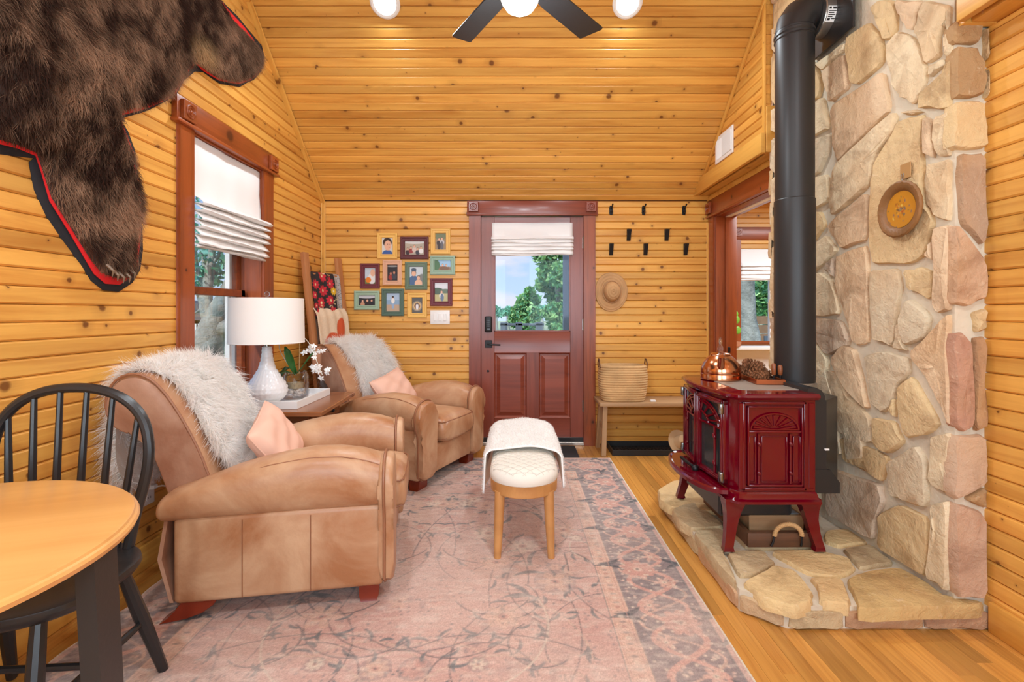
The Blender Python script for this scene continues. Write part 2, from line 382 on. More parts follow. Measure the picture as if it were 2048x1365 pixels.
# ------------------------------------------------------------------ generic builders
PT = 0.016   # plank thickness
def plank(parent, org, ex, ey, L, wd, mat, th=PT, b=0.008, gap=0.0016, cut0=0.0, cut1=0.0, name='plank'):
    """board with V-groove edges: length along ex, width along ey, face towards ex x ey; cut0/cut1 slant the ends"""
    ex = Vector(ex).normalized(); ey = Vector(ey).normalized(); ez = ex.cross(ey)
    a, c = gap/2, wd-gap/2
    prof = [(a, -th), (a, -b), (a+b*0.8, 0), (c-b*0.8, 0), (c, -b), (c, -th)]
    vs = []
    for e in (0, 1):
        for (y, z) in prof:
            x = (cut0*y/wd) if e == 0 else L+(cut1*y/wd); vs.append((x, y, z))
    n = 6; fs = [(i, (i+1) % n, n+(i+1) % n, n+i) for i in range(n)]+[tuple(range(n))[::-1], tuple(range(n, 2*n))]
    me = bpy.data.meshes.new(name); me.from_pydata(vs, [], fs)
    o = link(name, me, mat, parent, smooth=False)
    o.matrix_local = frame(org, ex, ey, ez); return o
def board(parent, name, org, ex, ey, L, wd, th, mat, bev=0.003):
    """board with grain along ex"""
    ex = Vector(ex).normalized(); ey = Vector(ey).normalized(); ez = ex.cross(ey)
    o = MB().box(0, L, 0, wd, 0, th, bev, 2).build(name, mat, parent); o.matrix_local = frame(org, ex, ey, ez); return o
def trayrim(mb, hx, hy, h, t, base=0.004):
    r = lambda x, y, z: [(-x, -y, z), (x, -y, z), (x, y, z), (-x, y, z)]
    mb.rings([r(hx-.002, hy-.002, 0), r(hx, hy, .002), r(hx, hy, h-.001), r(hx-.001, hy-.001, h), r(hx-t+.001, hy-t+.001, h), r(hx-t, hy-t, h-.001), r(hx-t, hy-t, base)]); return mb
def rosette(parent, c, ex, ey, size, mat):
    """square block with turned rings; face normal = ex x ey"""
    ex = Vector(ex); ey = Vector(ey); ez = ex.cross(ey); h = size/2
    mb = MB().box(-h, h, -h, h, 0, 0.022, 0.003)
    r = size*0.36
    mb.lathe([(r, 0.020), (r, 0.026), (r*.9, 0.028), (r*.78, 0.020), (r*.6, 0.020), (r*.52, 0.027), (r*.42, 0.020), (r*.28, 0.020), (r*.2, 0.027), (1e-5, 0.029)], 20)
    o = mb.build('rosette', mat, parent); o.matrix_local = frame(c, ex, ey, ez); return o
def strands(name, R, N, Fl, length, width, C, mat, parent, lift=0.5, droop=0.35, curl=0.15, tipc=1.15, root=0.72):
    """hair strands as slim tapered blades; R roots, N normals, Fl flow directions, C root colours (linear)"""
    n = len(R); L = (length if np.isscalar(length) else length[:, None])*(0.65+0.7*RNG.random((n, 1))); j = RNG.normal(0, curl, (n, 3))
    d1 = N*lift+Fl*(1-lift)+j; d1 /= np.linalg.norm(d1, axis=1, keepdims=True)
    d2 = N*(lift*0.3)+Fl*(1-lift*0.3)+j*1.6+np.array([0, 0, -droop]); d2 /= np.linalg.norm(d2, axis=1, keepdims=True)
    S = np.cross(d1, N+RNG.normal(0, 0.5, (n, 3))); S /= (np.linalg.norm(S, axis=1, keepdims=True)+1e-9)
    w = width*(0.7+0.6*RNG.random((n, 1)))
    m = R+d1*L*0.45; t = m+d2*L*0.55
    V = np.stack([R-S*w, R+S*w, m-S*w*0.8, m+S*w*0.8, t], 1).reshape(-1, 3)
    b = (np.arange(n)*5)[:, None]
    T = np.concatenate([b+np.array([[0, 1, 2]]), b+np.array([[1, 3, 2]]), b+np.array([[2, 3, 4]])], 0)
    me = np_mesh(name, V, T)
    set_col(me, np.clip(np.stack([C*root, C*root, C, C, C*tipc], 1).reshape(-1, 3), 0, 1))
    o = link(name, me, mat, parent, smooth=False); o['kind'] = 'stuff'; return o
class Canvas:
    """flat print painted on a grid of points, carried as colour on real cloth or paper geometry"""
    def __init__(s, w, h, res, base):
        s.w, s.h = w, h; s.nx = max(2, int(round(w/res))+1); s.ny = max(2, int(round(h/res))+1)
        s.a = np.empty((s.ny, s.nx, 3)); s.a[:] = base
        s.U, s.V = np.meshgrid(np.linspace(0, w, s.nx), np.linspace(0, h, s.ny)); s.px = w/(s.nx-1); s.py = h/(s.ny-1)
    def blend(s, mask, c, al=1.0):
        k = (mask*al)[..., None]; s.a[:] = s.a*(1-k)+np.asarray(c)*k
    def ell(s, cx, cy, rx, ry, c, ang=0.0, al=1.0, soft=None):
        r = max(rx, ry)+2*s.px
        i0, i1 = max(0, int((cx-r)/s.px)), min(s.nx, int((cx+r)/s.px)+2); j0, j1 = max(0, int((cy-r)/s.py)), min(s.ny, int((cy+r)/s.py)+2)
        if i1 <= i0 or j1 <= j0: return
        dx = s.U[j0:j1, i0:i1]-cx; dy = s.V[j0:j1, i0:i1]-cy; ca, sa = math.cos(ang), math.sin(ang)
        d = np.sqrt(((dx*ca+dy*sa)/rx)**2+((-dx*sa+dy*ca)/ry)**2); e = (soft or 0.9*s.px)/min(rx, ry)
        k = (np.clip((1-d)/e+0.5, 0, 1)*al)[..., None]
        s.a[j0:j1, i0:i1] = s.a[j0:j1, i0:i1]*(1-k)+np.asarray(c)*k
    def curve(s, pts, r, c, al=1.0, r2=None):
        pts = np.asarray(pts, float); n = len(pts)
        for i in range(n):
            t = i/max(1, n-1); rr = r if r2 is None else r+(r2-r)*math.sin(PI*t)
            s.ell(pts[i, 0], pts[i, 1], rr, rr, c, al=al)
    def rect(s, u0, u1, v0, v1, c, al=1.0):
        s.blend(((s.U >= u0) & (s.U <= u1) & (s.V >= v0) & (s.V <= v1)).astype(float), c, al)
    def mesh(s, name, fn, mat, parent, smooth=True):
        X = fn(s.U, s.V); V = np.stack([np.broadcast_to(q, s.U.shape) for q in X], -1).reshape(-1, 3)
        j, i = np.meshgrid(np.arange(s.ny-1), np.arange(s.nx-1), indexing='ij'); b = (j*s.nx+i).ravel()
        T = np.stack([b, b+1, b+1+s.nx, b+s.nx], 1); me = np_mesh(name, V, T); set_col(me, s.a.reshape(-1, 3))
        return link(name, me, mat, parent, smooth, ang=None)
def vnoise(U, V, scale, seed=0):
    r = np.random.default_rng(seed); g = r.random((64, 64)); x = np.asarray(U)*scale; y = np.asarray(V)*scale
    xi = np.floor(x).astype(int); yi = np.floor(y).astype(int); fx = x-xi; fy = y-yi; fx = fx*fx*(3-2*fx); fy = fy*fy*(3-2*fy)
    G = lambda a, b: g[a % 64, b % 64]
    return (G(xi, yi)*(1-fx)+G(xi+1, yi)*fx)*(1-fy)+(G(xi, yi+1)*(1-fx)+G(xi+1, yi+1)*fx)*fy
# ================================================================== STRUCTURE
XL, XR, YB = -1.735, 1.79, 4.35
PW = 0.0645
Y0 = -1.40                                # rear wall
RIDGE_Z = ceil_z(RIDGE_Y)
def yceil(z): return EAVE_Y-(z-EAVE_Z)/SLOPE      # front-slope depth at height z
def slab(name, boxes, mat, label=None, prisms=()):
    mb = MB()
    for b in boxes: mb.box(*b)
    for (pts, d0, d1, MM) in prisms: mb.prism(pts, d0, d1, MM)
    return struct(mb.build(name, mat, None, smooth=False), label)
YZX = frame((0, 0, 0), (0, 1, 0), (0, 0, 1), (1, 0, 0))
# ---- floor
floor = slab('floor', [(-1.95, 5.0, Y0-0.1, 4.40, -0.12, -0.0125), (1.9, 5.0, 4.40, 6.3, -0.12, -0.0125)], M['oak'], 'honey oak strip floor of the cabin room')
fw = 0.0575; x = -1.76; i = 0
while x < 1.80:
    y = 0.55-random.random()*0.7
    while y < 4.36:
        L = random.uniform(0.8, 1.7)
        y1 = min(y+L, 4.36)
        xm = x+fw/2
        hid = (-1.50 < xm < 0.70 and y > 1.0 and y1 < 3.90) or (0.98 < xm and y > 1.95 and y1 < 3.0)
        if not hid and y1-y > 0.05:
            plank(floor, (x+fw, y, 0), (0, 1, 0), (-1, 0, 0), y1-y, fw, M['oak'], th=0.0135, b=0.0009, gap=0.0006)
        y = y1
    x += fw; i += 1
# ---- left wall with window opening
WY0, WY1, WZ0, WZ1 = 2.575, 3.315, 0.64, 2.172
a, b = XL-PT-0.16, XL-PT
wall_left = slab('wall_left', [(a, b, Y0, WY0, -0.1, 2.2), (a, b, WY1, YB+0.15, -0.1, 2.2), (a, b, WY0, WY1, -0.1, WZ0), (a, b, WY0, WY1, WZ1, 2.2)],
    M['groove'], 'knotty pine plank wall on the left with gable',
    [([(Y0, 2.2), (YB+0.15, 2.2), (YB+0.15, ceil_z(YB)), (RIDGE_Y, RIDGE_Z), (Y0, ceil_z(Y0))], a, b, YZX)])
z = 0.0
while z < 4.55:
    lo = 0.0 if z < 3.4 else 0.7
    if z+PW <= EAVE_Z: hi, c1 = YB, 0.0
    else: hi = min(YB, yceil(max(z, EAVE_Z))); c1 = -PW/SLOPE
    if hi > lo+0.1 and z > 0.05:
        segs = [(lo, hi)]
        if z+PW > WZ0 and z < WZ1: segs = [(lo, WY0), (WY1, hi)]
        for (s0, s1) in segs:
            if s1-s0 < 0.02: continue
            cc = c1 if s1 == hi else 0.0
            if s1-s0+cc < 0.01: continue
            plank(wall_left, (XL, s0, z), (0, 1, 0), (0, 0, 1), s1-s0, PW, M['pine'], cut1=cc)
    z += PW
# ---- back wall with door opening
DX0, DX1, DZ = -0.318, 0.626, 2.075
wall_back = slab('wall_back', [(-1.92, DX0, YB+PT, YB+0.16, -0.1, 2.32), (DX1, 1.93, YB+PT, YB+0.16, -0.1, 2.32), (DX0, DX1, YB+PT, YB+0.16, DZ, 2.32)], M['groove'], 'knotty pine plank wall behind the door')
z = 0.012
while z < 2.195:
    h = min(PW, 2.2-z)
    for (s0, s1) in (((XL, DX0-0.03), (DX1+0.03, 1.755)) if z < DZ else ((XL, 1.755),)):
        plank(wall_back, (s0, YB, z), (1, 0, 0), (0, 0, 1), s1-s0, h, M['pine'])
    z += PW
# ---- ceiling
nsl = Vector((0, -math.sin(TH), -math.cos(TH)))
cl = (EAVE_Y-RIDGE_Y)/math.cos(TH)
ceiling = slab('ceiling', [], M['groove'], 'pine plank cathedral ceiling sloping up from the door wall',
    [([(EAVE_Y+0.16, EAVE_Z-0.136+0.024), (RIDGE_Y, RIDGE_Z+0.024), (Y0-0.1, ceil_z(Y0)-0.085+0.024), (Y0-0.1, ceil_z(Y0)+0.09), (RIDGE_Y, RIDGE_Z+0.2), (EAVE_Y+0.16, EAVE_Z+0.06)], -1.95, 1.95, YZX)])
up = Vector((0, -math.cos(TH), math.sin(TH)))
s = 0.0
while s < cl:
    o = Vector((XL-0.01, EAVE_Y, EAVE_Z))+up*s
    plank(ceiling, o, (1, 0, 0), up, 3.52, min(PW, cl-s), M['pine'])
    s += PW
upr = Vector((0, math.cos(TH), math.sin(TH)))
s = 0.0
while s < cl:
    o = Vector((XR, Y0, ceil_z(Y0)))+upr*s
    if s+4*PW < cl+0.3: plank(ceiling, o, (-1, 0, 0), upr, 3.52, 4*PW, M['pine'])
    s += 4*PW
# ---- rear wall (behind the camera); its two large windows are added for light
wall_rear = slab('wall_rear', [(-1.92, -1.55, Y0-0.12, Y0, -0.1, 2.35), (-0.15, 0.25, Y0-0.12, Y0, -0.1, 2.35), (1.65, 1.92, Y0-0.12, Y0, -0.1, 2.35), (-1.92, 1.92, Y0-0.12, Y0, -0.1, 0.65), (-1.92, 1.92, Y0-0.12, Y0, 2.35, 2.6)], M['pine_plain'], 'pine wall behind the camera with two added windows')
for k, (xa, xb) in enumerate(((-1.55, -0.15), (0.25, 1.65))):
    wd = sempty('window_%d' % (3+k), (xa, Y0, 0.65), 'added unseen white framed window in the wall behind the camera')
    mb = MB().box(0, 1.4, -0.09, -0.03, 0, 0.06).box(0, 1.4, -0.09, -0.03, 1.64, 1.7).box(0, 0.06, -0.09, -0.03, 0, 1.7).box(1.34, 1.4, -0.09, -0.03, 0, 1.7).box(0.67, 0.73, -0.09, -0.03, 0, 1.7)
    mb.build('window_frame', M['white_paint'], wd, smooth=False)
    MB().box(0.06, 1.34, -0.062, -0.058, 0.06, 1.64).build('pane', M['glass'], wd, smooth=False)
# ---- right wall: near panelling, gable, opening to the sunroom
wall_right = slab('wall_right', [(XR+PT, 1.93, Y0, 3.16, -0.1, 2.3), (1.755+PT, 1.93, 3.16, 4.5, 2.06, 2.3), (1.755+PT, 1.93, 4.235, 4.5, -0.1, 2.3)], M['groove'], 'knotty pine wall on the right with gable above the beam',
    [([(Y0, 2.3), (yceil(2.3), 2.3), (RIDGE_Y, RIDGE_Z), (Y0, ceil_z(Y0))], 1.70, 1.93, YZX)])
z = 0.0
while z < 2.27:
    if z > 0.05: plank(wall_right, (XR, 1.86, z), (0, -1, 0), (0, 0, 1), 2.4, min(PW, 2.28-z), M['pine'])
    z += PW
XG, ZG = 1.625, 2.232
z = ZG+0.125
while z < 3.35:
    y1 = yceil(z)
    if y1-3.13 > 0.03: plank(wall_right, (XG, y1, z), (0, -1, 0), (0, 0, 1), y1-3.138, PW, M['pine'], th=0.05, cut0=PW/SLOPE)
    z += PW
z = 2.276+0.125
while z < 3.6:
    plank(wall_right, (1.68, 1.80, z), (0, -1, 0), (0, 0, 1), 2.0, PW, M['pine'], th=0.02); z += PW
# soffit beams
bm1 = sempty('trim_1', (0, 0, 0), 'pine soffit beam above the opening to the sunroom')
board(bm1, 'beam_face', (XG-0.004, 4.335, ZG), (0, -1, 0), (0, 0, 1), 4.335-3.125, 0.127, 0.03, M['pine_plain'])
board(bm1, 'beam_underside', (XG+0.022, 3.126, ZG+0.022), (0, 1, 0), (1, 0, 0), 1.214, 0.15, 0.02, M['pine_plain'])
board(bm1, 'end_strip', (XG+0.001, 3.128, ZG+0.12), (0, 0, 1), (0, 1, 0), 1.1, 0.03, 0.014, M['pine_plain'])
MB().box(XG-0.002, 1.70, 3.118, 3.17, ZG+0.001, ZG+0.30, 0.003).build('beam_end', M['pine_plain'], bm1)
bm2 = sempty('trim_2', (0, 0, 0), 'pine soffit beam at the top right beside the stone chimney')
board(bm2, 'beam_face', (1.672, 1.80, 2.276), (0, -1, 0), (0, 0, 1), 2.4, 0.127, 0.03, M['pine_plain'])
board(bm2, 'beam_underside', (1.70, -0.6, 2.298), (0, 1, 0), (1, 0, 0), 2.4, 0.12, 0.02, M['pine_plain'])
board(bm2, 'beam_end', (1.672, 1.802, 2.276), (1, 0, 0), (0, 0, 1), 0.12, 0.3, -0.02, M['pine_plain'])
# ---- trims
tr = sempty('trim_3', (0, 0, 0), 'pine rake strip where the left wall meets the ceiling')
s0 = 0.0
for L in (0.55, 1.05, 1.4):
    p = Vector((XL+0.002, EAVE_Y, EAVE_Z-0.012))+up*s0
    board(tr, 'rake_strip', p+nsl*0.03, up, -nsl, L-0.004, 0.032, -0.022, M['pine_plain']); s0 += L
tr = sempty('trim_4', (0, 0, 0), 'pine rake strip where the right gable meets the ceiling')
p = Vector((XG, EAVE_Y-0.1, EAVE_Z+0.085))
board(tr, 'rake_strip', p+nsl*0.034, up, -nsl, 1.7, 0.032, 0.018, M['pine_plain'])
tr = sempty('trim_5', (0, 0, 0), 'pine corner strip between left wall and door wall')
board(tr, 'corner_strip', (XL, YB-0.004, 0.1), (0, 0, 1), (-1, 0, 0), 2.09, -0.030, 0.018, M['pine_plain'])
board(tr, 'corner_strip', (XL+0.002, YB-0.03, 0.1), (0, 0, 1), (0, -1, 0), 2.09, -0.030, 0.018, M['pine_plain'])
tr = sempty('trim_6', (0, 0, 0), 'narrow pine corner strip beside the sunroom opening')
board(tr, 'corner_strip', (1.725, YB-0.002, 0.0), (0, 0, 1), (-1, 0, 0), 2.0, -0.028, 0.016, M['pine_plain'])
def baseboard(name, org, ex, L, mat, label):
    o = sempty(name, (0, 0, 0), label); ex = Vector(ex); ey = Vector((0, 0, 1))
    board(o, 'base_plank', org, ex, ey, L, 0.115, 0.020, mat, 0.006)
baseboard('baseboard_left', (XL, 0.0, 0.0), (0, 1, 0), 4.33, M['pine_plain'], 'pine baseboard along the left wall')
baseboard('baseboard_right', (XR, 1.812, 0.0), (0, -1, 0), 2.4, M['pine_plain'], 'rounded pine baseboard running up to the stone hearth')
baseboard('baseboard_back', (XL, YB, 0.0), (1, 0, 0), -XL-0.42, M['pine_plain'], 'pine baseboard left of the door')

# ---- left window (window_1)
RW = M['redwood']
w1 = sempty('window_1', (0, 0, 0), 'red-brown framed sash window in the left wall')
board(w1, 'casing', (XL, 2.478, 0.60), (0, 0, 1), (0, -1, 0), 1.58, -0.104, 0.022, RW)
board(w1, 'casing', (XL, 3.309, 0.60), (0, 0, 1), (0, -1, 0), 1.58, -0.118, 0.022, RW)
board(w1, 'head_casing', (XL, 2.440, 2.168), (0, 1, 0), (0, 0, 1), 1.03, 0.138, 0.030, RW)
board(w1, 'head_bead', (XL, 2.432, 2.166), (0, 1, 0), (0, 0, 1), 1.046, 0.018, 0.044, RW)
for yy in (2.512, 3.398): rosette(w1, (XL+0.030, yy, 2.238), (0, 1, 0), (0, 0, 1), 0.10, RW)
board(w1, 'jamb', (XL+0.004, 3.300, 0.62), (0, 0, 1), (-1, 0, 0), 1.56, 0.15, -0.02, RW)
board(w1, 'jamb', (XL+0.004, 2.592, 0.62), (0, 0, 1), (-1, 0, 0), 1.56, 0.15, 0.02, RW)
board(w1, 'head_jamb', (XL+0.004, 2.58, 2.155), (0, 1, 0), (-1, 0, 0), 0.73, 0.15, 0.02, RW)
board(w1, 'sill', (XL+0.05, 2.44, 0.60), (0, 1, 0), (-1, 0, 0), 1.03, 0.20, 0.03, RW)
sx = XL-0.10
for nm, (z0, z1, xo) in (('lower_sash', (0.63, 1.345, 0.0)), ('upper_sash', (1.30, 2.15, -0.035))):
    sash = MB().box(sx+xo-0.035, sx+xo, 2.60, 2.645, z0, z1, 0.003).box(sx+xo-0.035, sx+xo, 3.245, 3.29, z0, z1, 0.003).box(sx+xo-0.035, sx+xo, 2.60, 3.29, z0, z0+0.05, 0.003).box(sx+xo-0.035, sx+xo, 2.60, 3.29, z1-0.045, z1, 0.003).build(nm, RW, w1)
    MB().box(sx+xo-0.02, sx+xo-0.016, 2.64, 3.25, z0+0.045, z1-0.04).build('pane', M['glass'], sash, smooth=False)
MB().box(sx-0.09, sx-0.05, 3.255, 3.295, 0.63, 2.15).box(sx-0.09, sx-0.05, 2.60, 2.63, 0.63, 2.15).box(sx-0.085, sx-0.055, 3.20, 3.225, 0.63, 2.15).build('vinyl_track', M['white_paint'], w1, smooth=False)

# ---- roman blinds
def roman(name, label, org, ex, en, width, top, bot, fold_top, nf, amp, side_jag=0.0):
    """hanging cloth with stacked folds: ex along the width, en out of the wall"""
    prof = [(0.0, top), (0.004, top-(top-fold_top)*0.5), (0.012, fold_top)]
    step = (fold_top-bot)/(nf+0.6)
    for i in range(nf):
        z = fold_top-step*i; a = amp*(1.0-0.35*i/nf)
        prof += [(a*0.75, z-step*0.55), (a, z-step*0.95), (a*0.88, z-step*1.08), (0.018, z-step*0.9)]
    prof += [(amp*0.5, bot+step*0.3), (amp*0.42, bot)]
    n = 22; V = []; Fc = []; ex = Vector(ex); en = Vector(en); org = Vector(org); k = len(prof)
    for j in range(n+1):
        u = j/n
        for i, (d, z) in enumerate(prof):
            w = 0.0035*math.sin(u*9+i*1.7)+0.002*math.sin(u*23+i)
            zz = z + (0.004*math.sin(u*6+i*0.9) if i > 2 else 0)
            xx = u*width
            if side_jag and j in (0, n) and i > 2: xx += (1 if j else -1)*side_jag*(d/amp)*random.uniform(0.3, 1)
            V.append(org+ex*xx+en*(d+w+0.004)+Vector((0, 0, zz)))
    for j in range(n):
        for i in range(k-1): Fc.append((j*k+i, j*k+i+1, (j+1)*k+i+1, (j+1)*k+i))
    root = thing(name, label, 'blind', org)
    me = bpy.data.meshes.new('cloth'); me.from_pydata([tuple(v-org) for v in V], [], Fc)
    o = link('cloth', me, M['blind'], root, True, 0.9)
    sm = o.modifiers.new('thick', 'SOLIDIFY'); sm.thickness = 0.003
    MB().box(0, width, -0.016, 0.0, 0, 0.02).build('head_rail', M['white'], root, smooth=False).matrix_local = frame(Vector((0, 0, top-0.02)), ex, en, Vector((0, 0, 1)) if ex.cross(en).z > 0 else Vector((0, 0, -1)))
    return root
roman('roman_blind', 'white roman blind half lowered in the window behind the lamp', (XL-0.012, 2.594, 0), (0, 1, 0), (1, 0, 0), 0.715, 2.15, 1.545, 1.83, 6, 0.085, 0.02)

# ---- entrance door (door_1)
DW = M['doorwood']
def bx(px): return (px-1030)*YB/F
def bz(py): return CH-(py-VY)*YB/F
d1 = sempty('door_1', (0, 0, 0), 'red-brown half-glazed entrance door with two raised panels')
board(d1, 'casing', (-0.409, YB, 0.0), (0, 0, 1), (-1, 0, 0), 2.072, -0.098, 0.022, DW)
board(d1, 'casing', (0.619, YB, 0.0), (0, 0, 1), (-1, 0, 0), 2.072, -0.098, 0.022, RW)
board(d1, 'head_casing', (-0.428, YB, 2.064), (1, 0, 0), (0, 0, 1), 1.166, 0.130, 0.032, DW)
board(d1, 'head_bead', (-0.432, YB, 2.062), (1, 0, 0), (0, 0, 1), 1.174, 0.014, 0.044, DW)
for xx in (-0.370, 0.678): rosette(d1, (xx, YB-0.032, 2.138), (1, 0, 0), (0, 0, 1), 0.088, DW)
MB().box(DX0, DX0+0.012, YB-0.005, YB+0.14, 0, DZ).box(DX1-0.012, DX1, YB-0.005, YB+0.14, 0, DZ).box(DX0, DX1, YB-0.005, YB+0.14, DZ-0.012, DZ).build('jamb', DW, d1, smooth=False)
yf = YB+0.012; yk = yf+0.045
def dpart(name, x0, x1, z0, z1, vert=True, bev=0.003):
    if vert: board(d1, name, (x0, yf, z0), (0, 0, 1), (-1, 0, 0), z1-z0, -(x1-x0), -0.045, DW, bev)
    else: board(d1, name, (x0, yf, z0), (1, 0, 0), (0, 0, 1), x1-x0, z1-z0, -0.045, DW, bev)
dpart('stile', -0.304, -0.188, 0.068, 2.054); dpart('stile', 0.500, 0.612, 0.068, 2.054)
dpart('rail', -0.188, 0.500, 1.93, 2.054, False); dpart('rail', -0.188, 0.500, 0.832, 1.023, False); dpart('rail', -0.188, 0.500, 0.068, 0.243, False)
dpart('mullion', 0.106, 0.216, 0.243, 0.832)
for (x0, x1) in ((-0.188, 0.106), (0.216, 0.500)):
    def rc(x0, x1, z0, z1, y): return [(x0, y, z0), (x1, y, z0), (x1, y, z1), (x0, y, z1)]
    z0, z1 = 0.243, 0.832
    mb = MB().rings([rc(x0, x1, z0, z1, yf+0.002), rc(x0+.012, x1-.012, z0+.012, z1-.012, yf+0.014), rc(x0+.022, x1-.022, z0+.022, z1-.022, yf+0.014), rc(x0+.055, x1-.055, z0+.055, z1-.055, yf+0.001)], cap=False)
    mb.add(rc(x0+.055, x1-.055, z0+.055, z1-.055, yf+0.001), [(0, 1, 2, 3)])
    o = mb.build('raised_panel', DW, d1, smooth=False)
MB().box(-0.188, 0.500, yf+0.02, yf+0.024, 1.02, 1.94).build('pane', M['glass'], d1, smooth=False)
mb = MB()
for (x0, x1, z0, z1) in ((-0.188, -0.176, 1.023, 1.93), (0.488, 0.5, 1.023, 1.93), (-0.188, 0.5, 1.023, 1.033), (-0.188, 0.5, 1.92, 1.93)): mb.box(x0, x1, yf-0.006, yf+0.02, z0, z1, 0.002)
mb.build('glazing_bead', DW, d1)
MB().box(-0.316, 0.622, yf-0.03, yk, 0.0, 0.03, 0.004).build('threshold', M['steel'], d1); MB().box(-0.304, 0.612, yf-0.008, yf, 0.03, 0.068, 0.002).build('sweep', M['black_paint'], d1)
kp = MB().box(bx(969.5), bx(984), yf-0.032, yf, bz(665), bz(633), 0.012, 3).build('keypad_lock', M['black_metal'], d1)
mb = MB()
for r in range(4):
    for c in range(2): mb.box(bx(973)+c*0.018, bx(973)+c*0.018+0.012, yf-0.034, yf-0.031, bz(640)-r*0.017-0.011, bz(640)-r*0.017, 0.002)
mb.box(bx(974), bx(981), yf-0.037, yf-0.03, bz(661), bz(657), 0.003)
mb.build('keypad_button', plain('dark_keys', rgb(70, 74, 80), 0.3), kp)
lv = MB().box(bx(970), bx(984), yf-0.012, yf, bz(696), bz(681), 0.003).build('lever_handle', M['black_metal'], d1)
MB().tube([(bx(977), yf-0.01, bz(688)), (bx(977), yf-0.05, bz(688)), (bx(981), yf-0.055, bz(689)), (bx(1001), yf-0.052, bz(690))], [0.010, 0.009, 0.008, 0.007], 10).build('lever', M['black_metal'], lv)
MB().lathe([(0.011, 0), (0.011, 0.004), (0.008, 0.007), (1e-5, 0.007)], 14, frame((bx(976), yf, bz(743)), (1, 0, 0), (0, 0, 1), (0, -1, 0))).build('bolt_cover', M['black_metal'], d1)
for py in (485.5, 650, 812.5):
    MB().tube([(0.616, YB-0.004, bz(py)-0.055), (0.616, YB-0.004, bz(py)+0.055)], 0.007, 8).box(0.606, 0.624, YB, YB+0.01, bz(py)-0.05, bz(py)+0.05).build('hinge', M['chrome'], d1)
roman('roman_blind', 'white roman blind raised above the glass of the entrance door', (-0.207, yf-0.004, 0), (1, 0, 0), (0, -1, 0), 0.725, 2.003, 1.705, 1.885, 5, 0.05, 0.008)

# ---- cased opening to the sunroom (door_2)
d2 = sempty('door_2', (0, 0, 0), 'dark stained cased opening leading to the sunroom on the right')
XO = 1.755
board(d2, 'casing', (XO, 4.332, 0.0), (0, 0, 1), (0, 1, 0), 2.045, -0.098, 0.022, RW)
board(d2, 'head_casing', (XO, 4.34, 2.04), (0, -1, 0), (0, 0, 1), 1.2, 0.15, 0.030, RW)
board(d2, 'head_bead', (XO, 4.345, 2.036), (0, -1, 0), (0, 0, 1), 1.2, 0.016, 0.044, RW)
rosette(d2, (XO-0.030, 4.285, 2.115), (0, -1, 0), (0, 0, 1), 0.095, RW)
board(d2, 'jamb', (XO-0.004, 4.214, 0.0), (0, 0, 1), (1, 0, 0), 2.05, 0.175, 0.02, RW)
board(d2, 'stop', (XO+0.078, 4.200, 0.0), (0, 0, 1), (1, 0, 0), 2.05, 0.094, 0.014, RW)
board(d2, 'head_jamb', (XO-0.004, 3.10, 2.05), (0, 1, 0), (1, 0, 0), 1.14, 0.175, 0.02, RW)
board(d2, 'head_jamb_glare', (XO+0.078, 3.10, 2.036), (0, 1, 0), (1, 0, 0), 1.12, 0.04, 0.014, M['white_paint'])  # white board stands in for light reflected on the head jamb
MB().box(XO+0.092, XO+0.112, 4.188, 4.199, 0.845, 0.895, 0.002).build('strike_plate', M['black_metal'], d2)
MB().box(XO-0.03, XO+0.02, 3.155, 4.35, 2.19, 2.232).build('soffit_strip', M['pine_plain'], d2, smooth=False)
# ---- sunroom beyond
YS = 6.10
sk = YS/F
def sxp(px): return (px-VX)*sk
def szp(py): return CH-(py-VY)*sk
wall_sun = slab('wall_sunroom', [(1.80, sxp(1480)-0.0, YS+PT, YS+0.15, -0.1, 2.7), (3.75, 5.0, YS+PT, YS+0.15, -0.1, 2.7), (2.8, 3.75, YS+PT, YS+0.15, -0.1, 0.79), (2.8, 3.75, YS+PT, YS+0.15, 2.12, 2.7), (1.77, 1.93, 4.5, YS+0.1, -0.1, 2.7), (4.9, 5.0, 3.0, YS+0.1, -0.1, 2.7), (1.93, 5.0, 2.9, 3.0, -0.1, 2.7)], M['groove'], 'sunroom wall with pine planks above the window')
z = 2.0
while z < 2.65: plank(wall_sun, (1.95, YS, z), (1, 0, 0), (0, 0, 1), 2.9, PW, M['pine']); z += PW
z = 0.80
while z < 2.0: plank(wall_sun, (1.95, YS, z), (1, 0, 0), (0, 0, 1), sxp(1472)-1.95, PW, M['pine']); z += PW
MB().box(1.95, 4.9, YS-0.02, YS+0.01, 0, 0.72, 0.004).build('white_wainscot', M['white_paint'], wall_sun)
struct(MB().box(1.80, 5.0, 2.9, YS+0.15, 2.66, 2.75).build('ceiling_sunroom', M['white_paint'], None, smooth=False), 'white ceiling of the sunroom')
w2 = sempty('window_2', (0, 0, 0), 'red-brown framed window of the sunroom with white sill')
wx0, wx1 = sxp(1480), 3.75
board(w2, 'casing', (wx0-0.085, YS, 0.76), (0, 0, 1), (-1, 0, 0), 1.36, -0.085, 0.022, RW)
board(w2, 'casing', (wx1, YS, 0.76), (0, 0, 1), (-1, 0, 0), 1.36, -0.09, 0.022, RW)
board(w2, 'head_casing', (wx0-0.11, YS, szp(480)), (1, 0, 0), (0, 0, 1), wx1-wx0+0.22, szp(455)-szp(480), 0.03, RW)
rosette(w2, (wx0-0.04, YS-0.03, szp(466)), (1, 0, 0), (0, 0, 1), 0.09, RW)
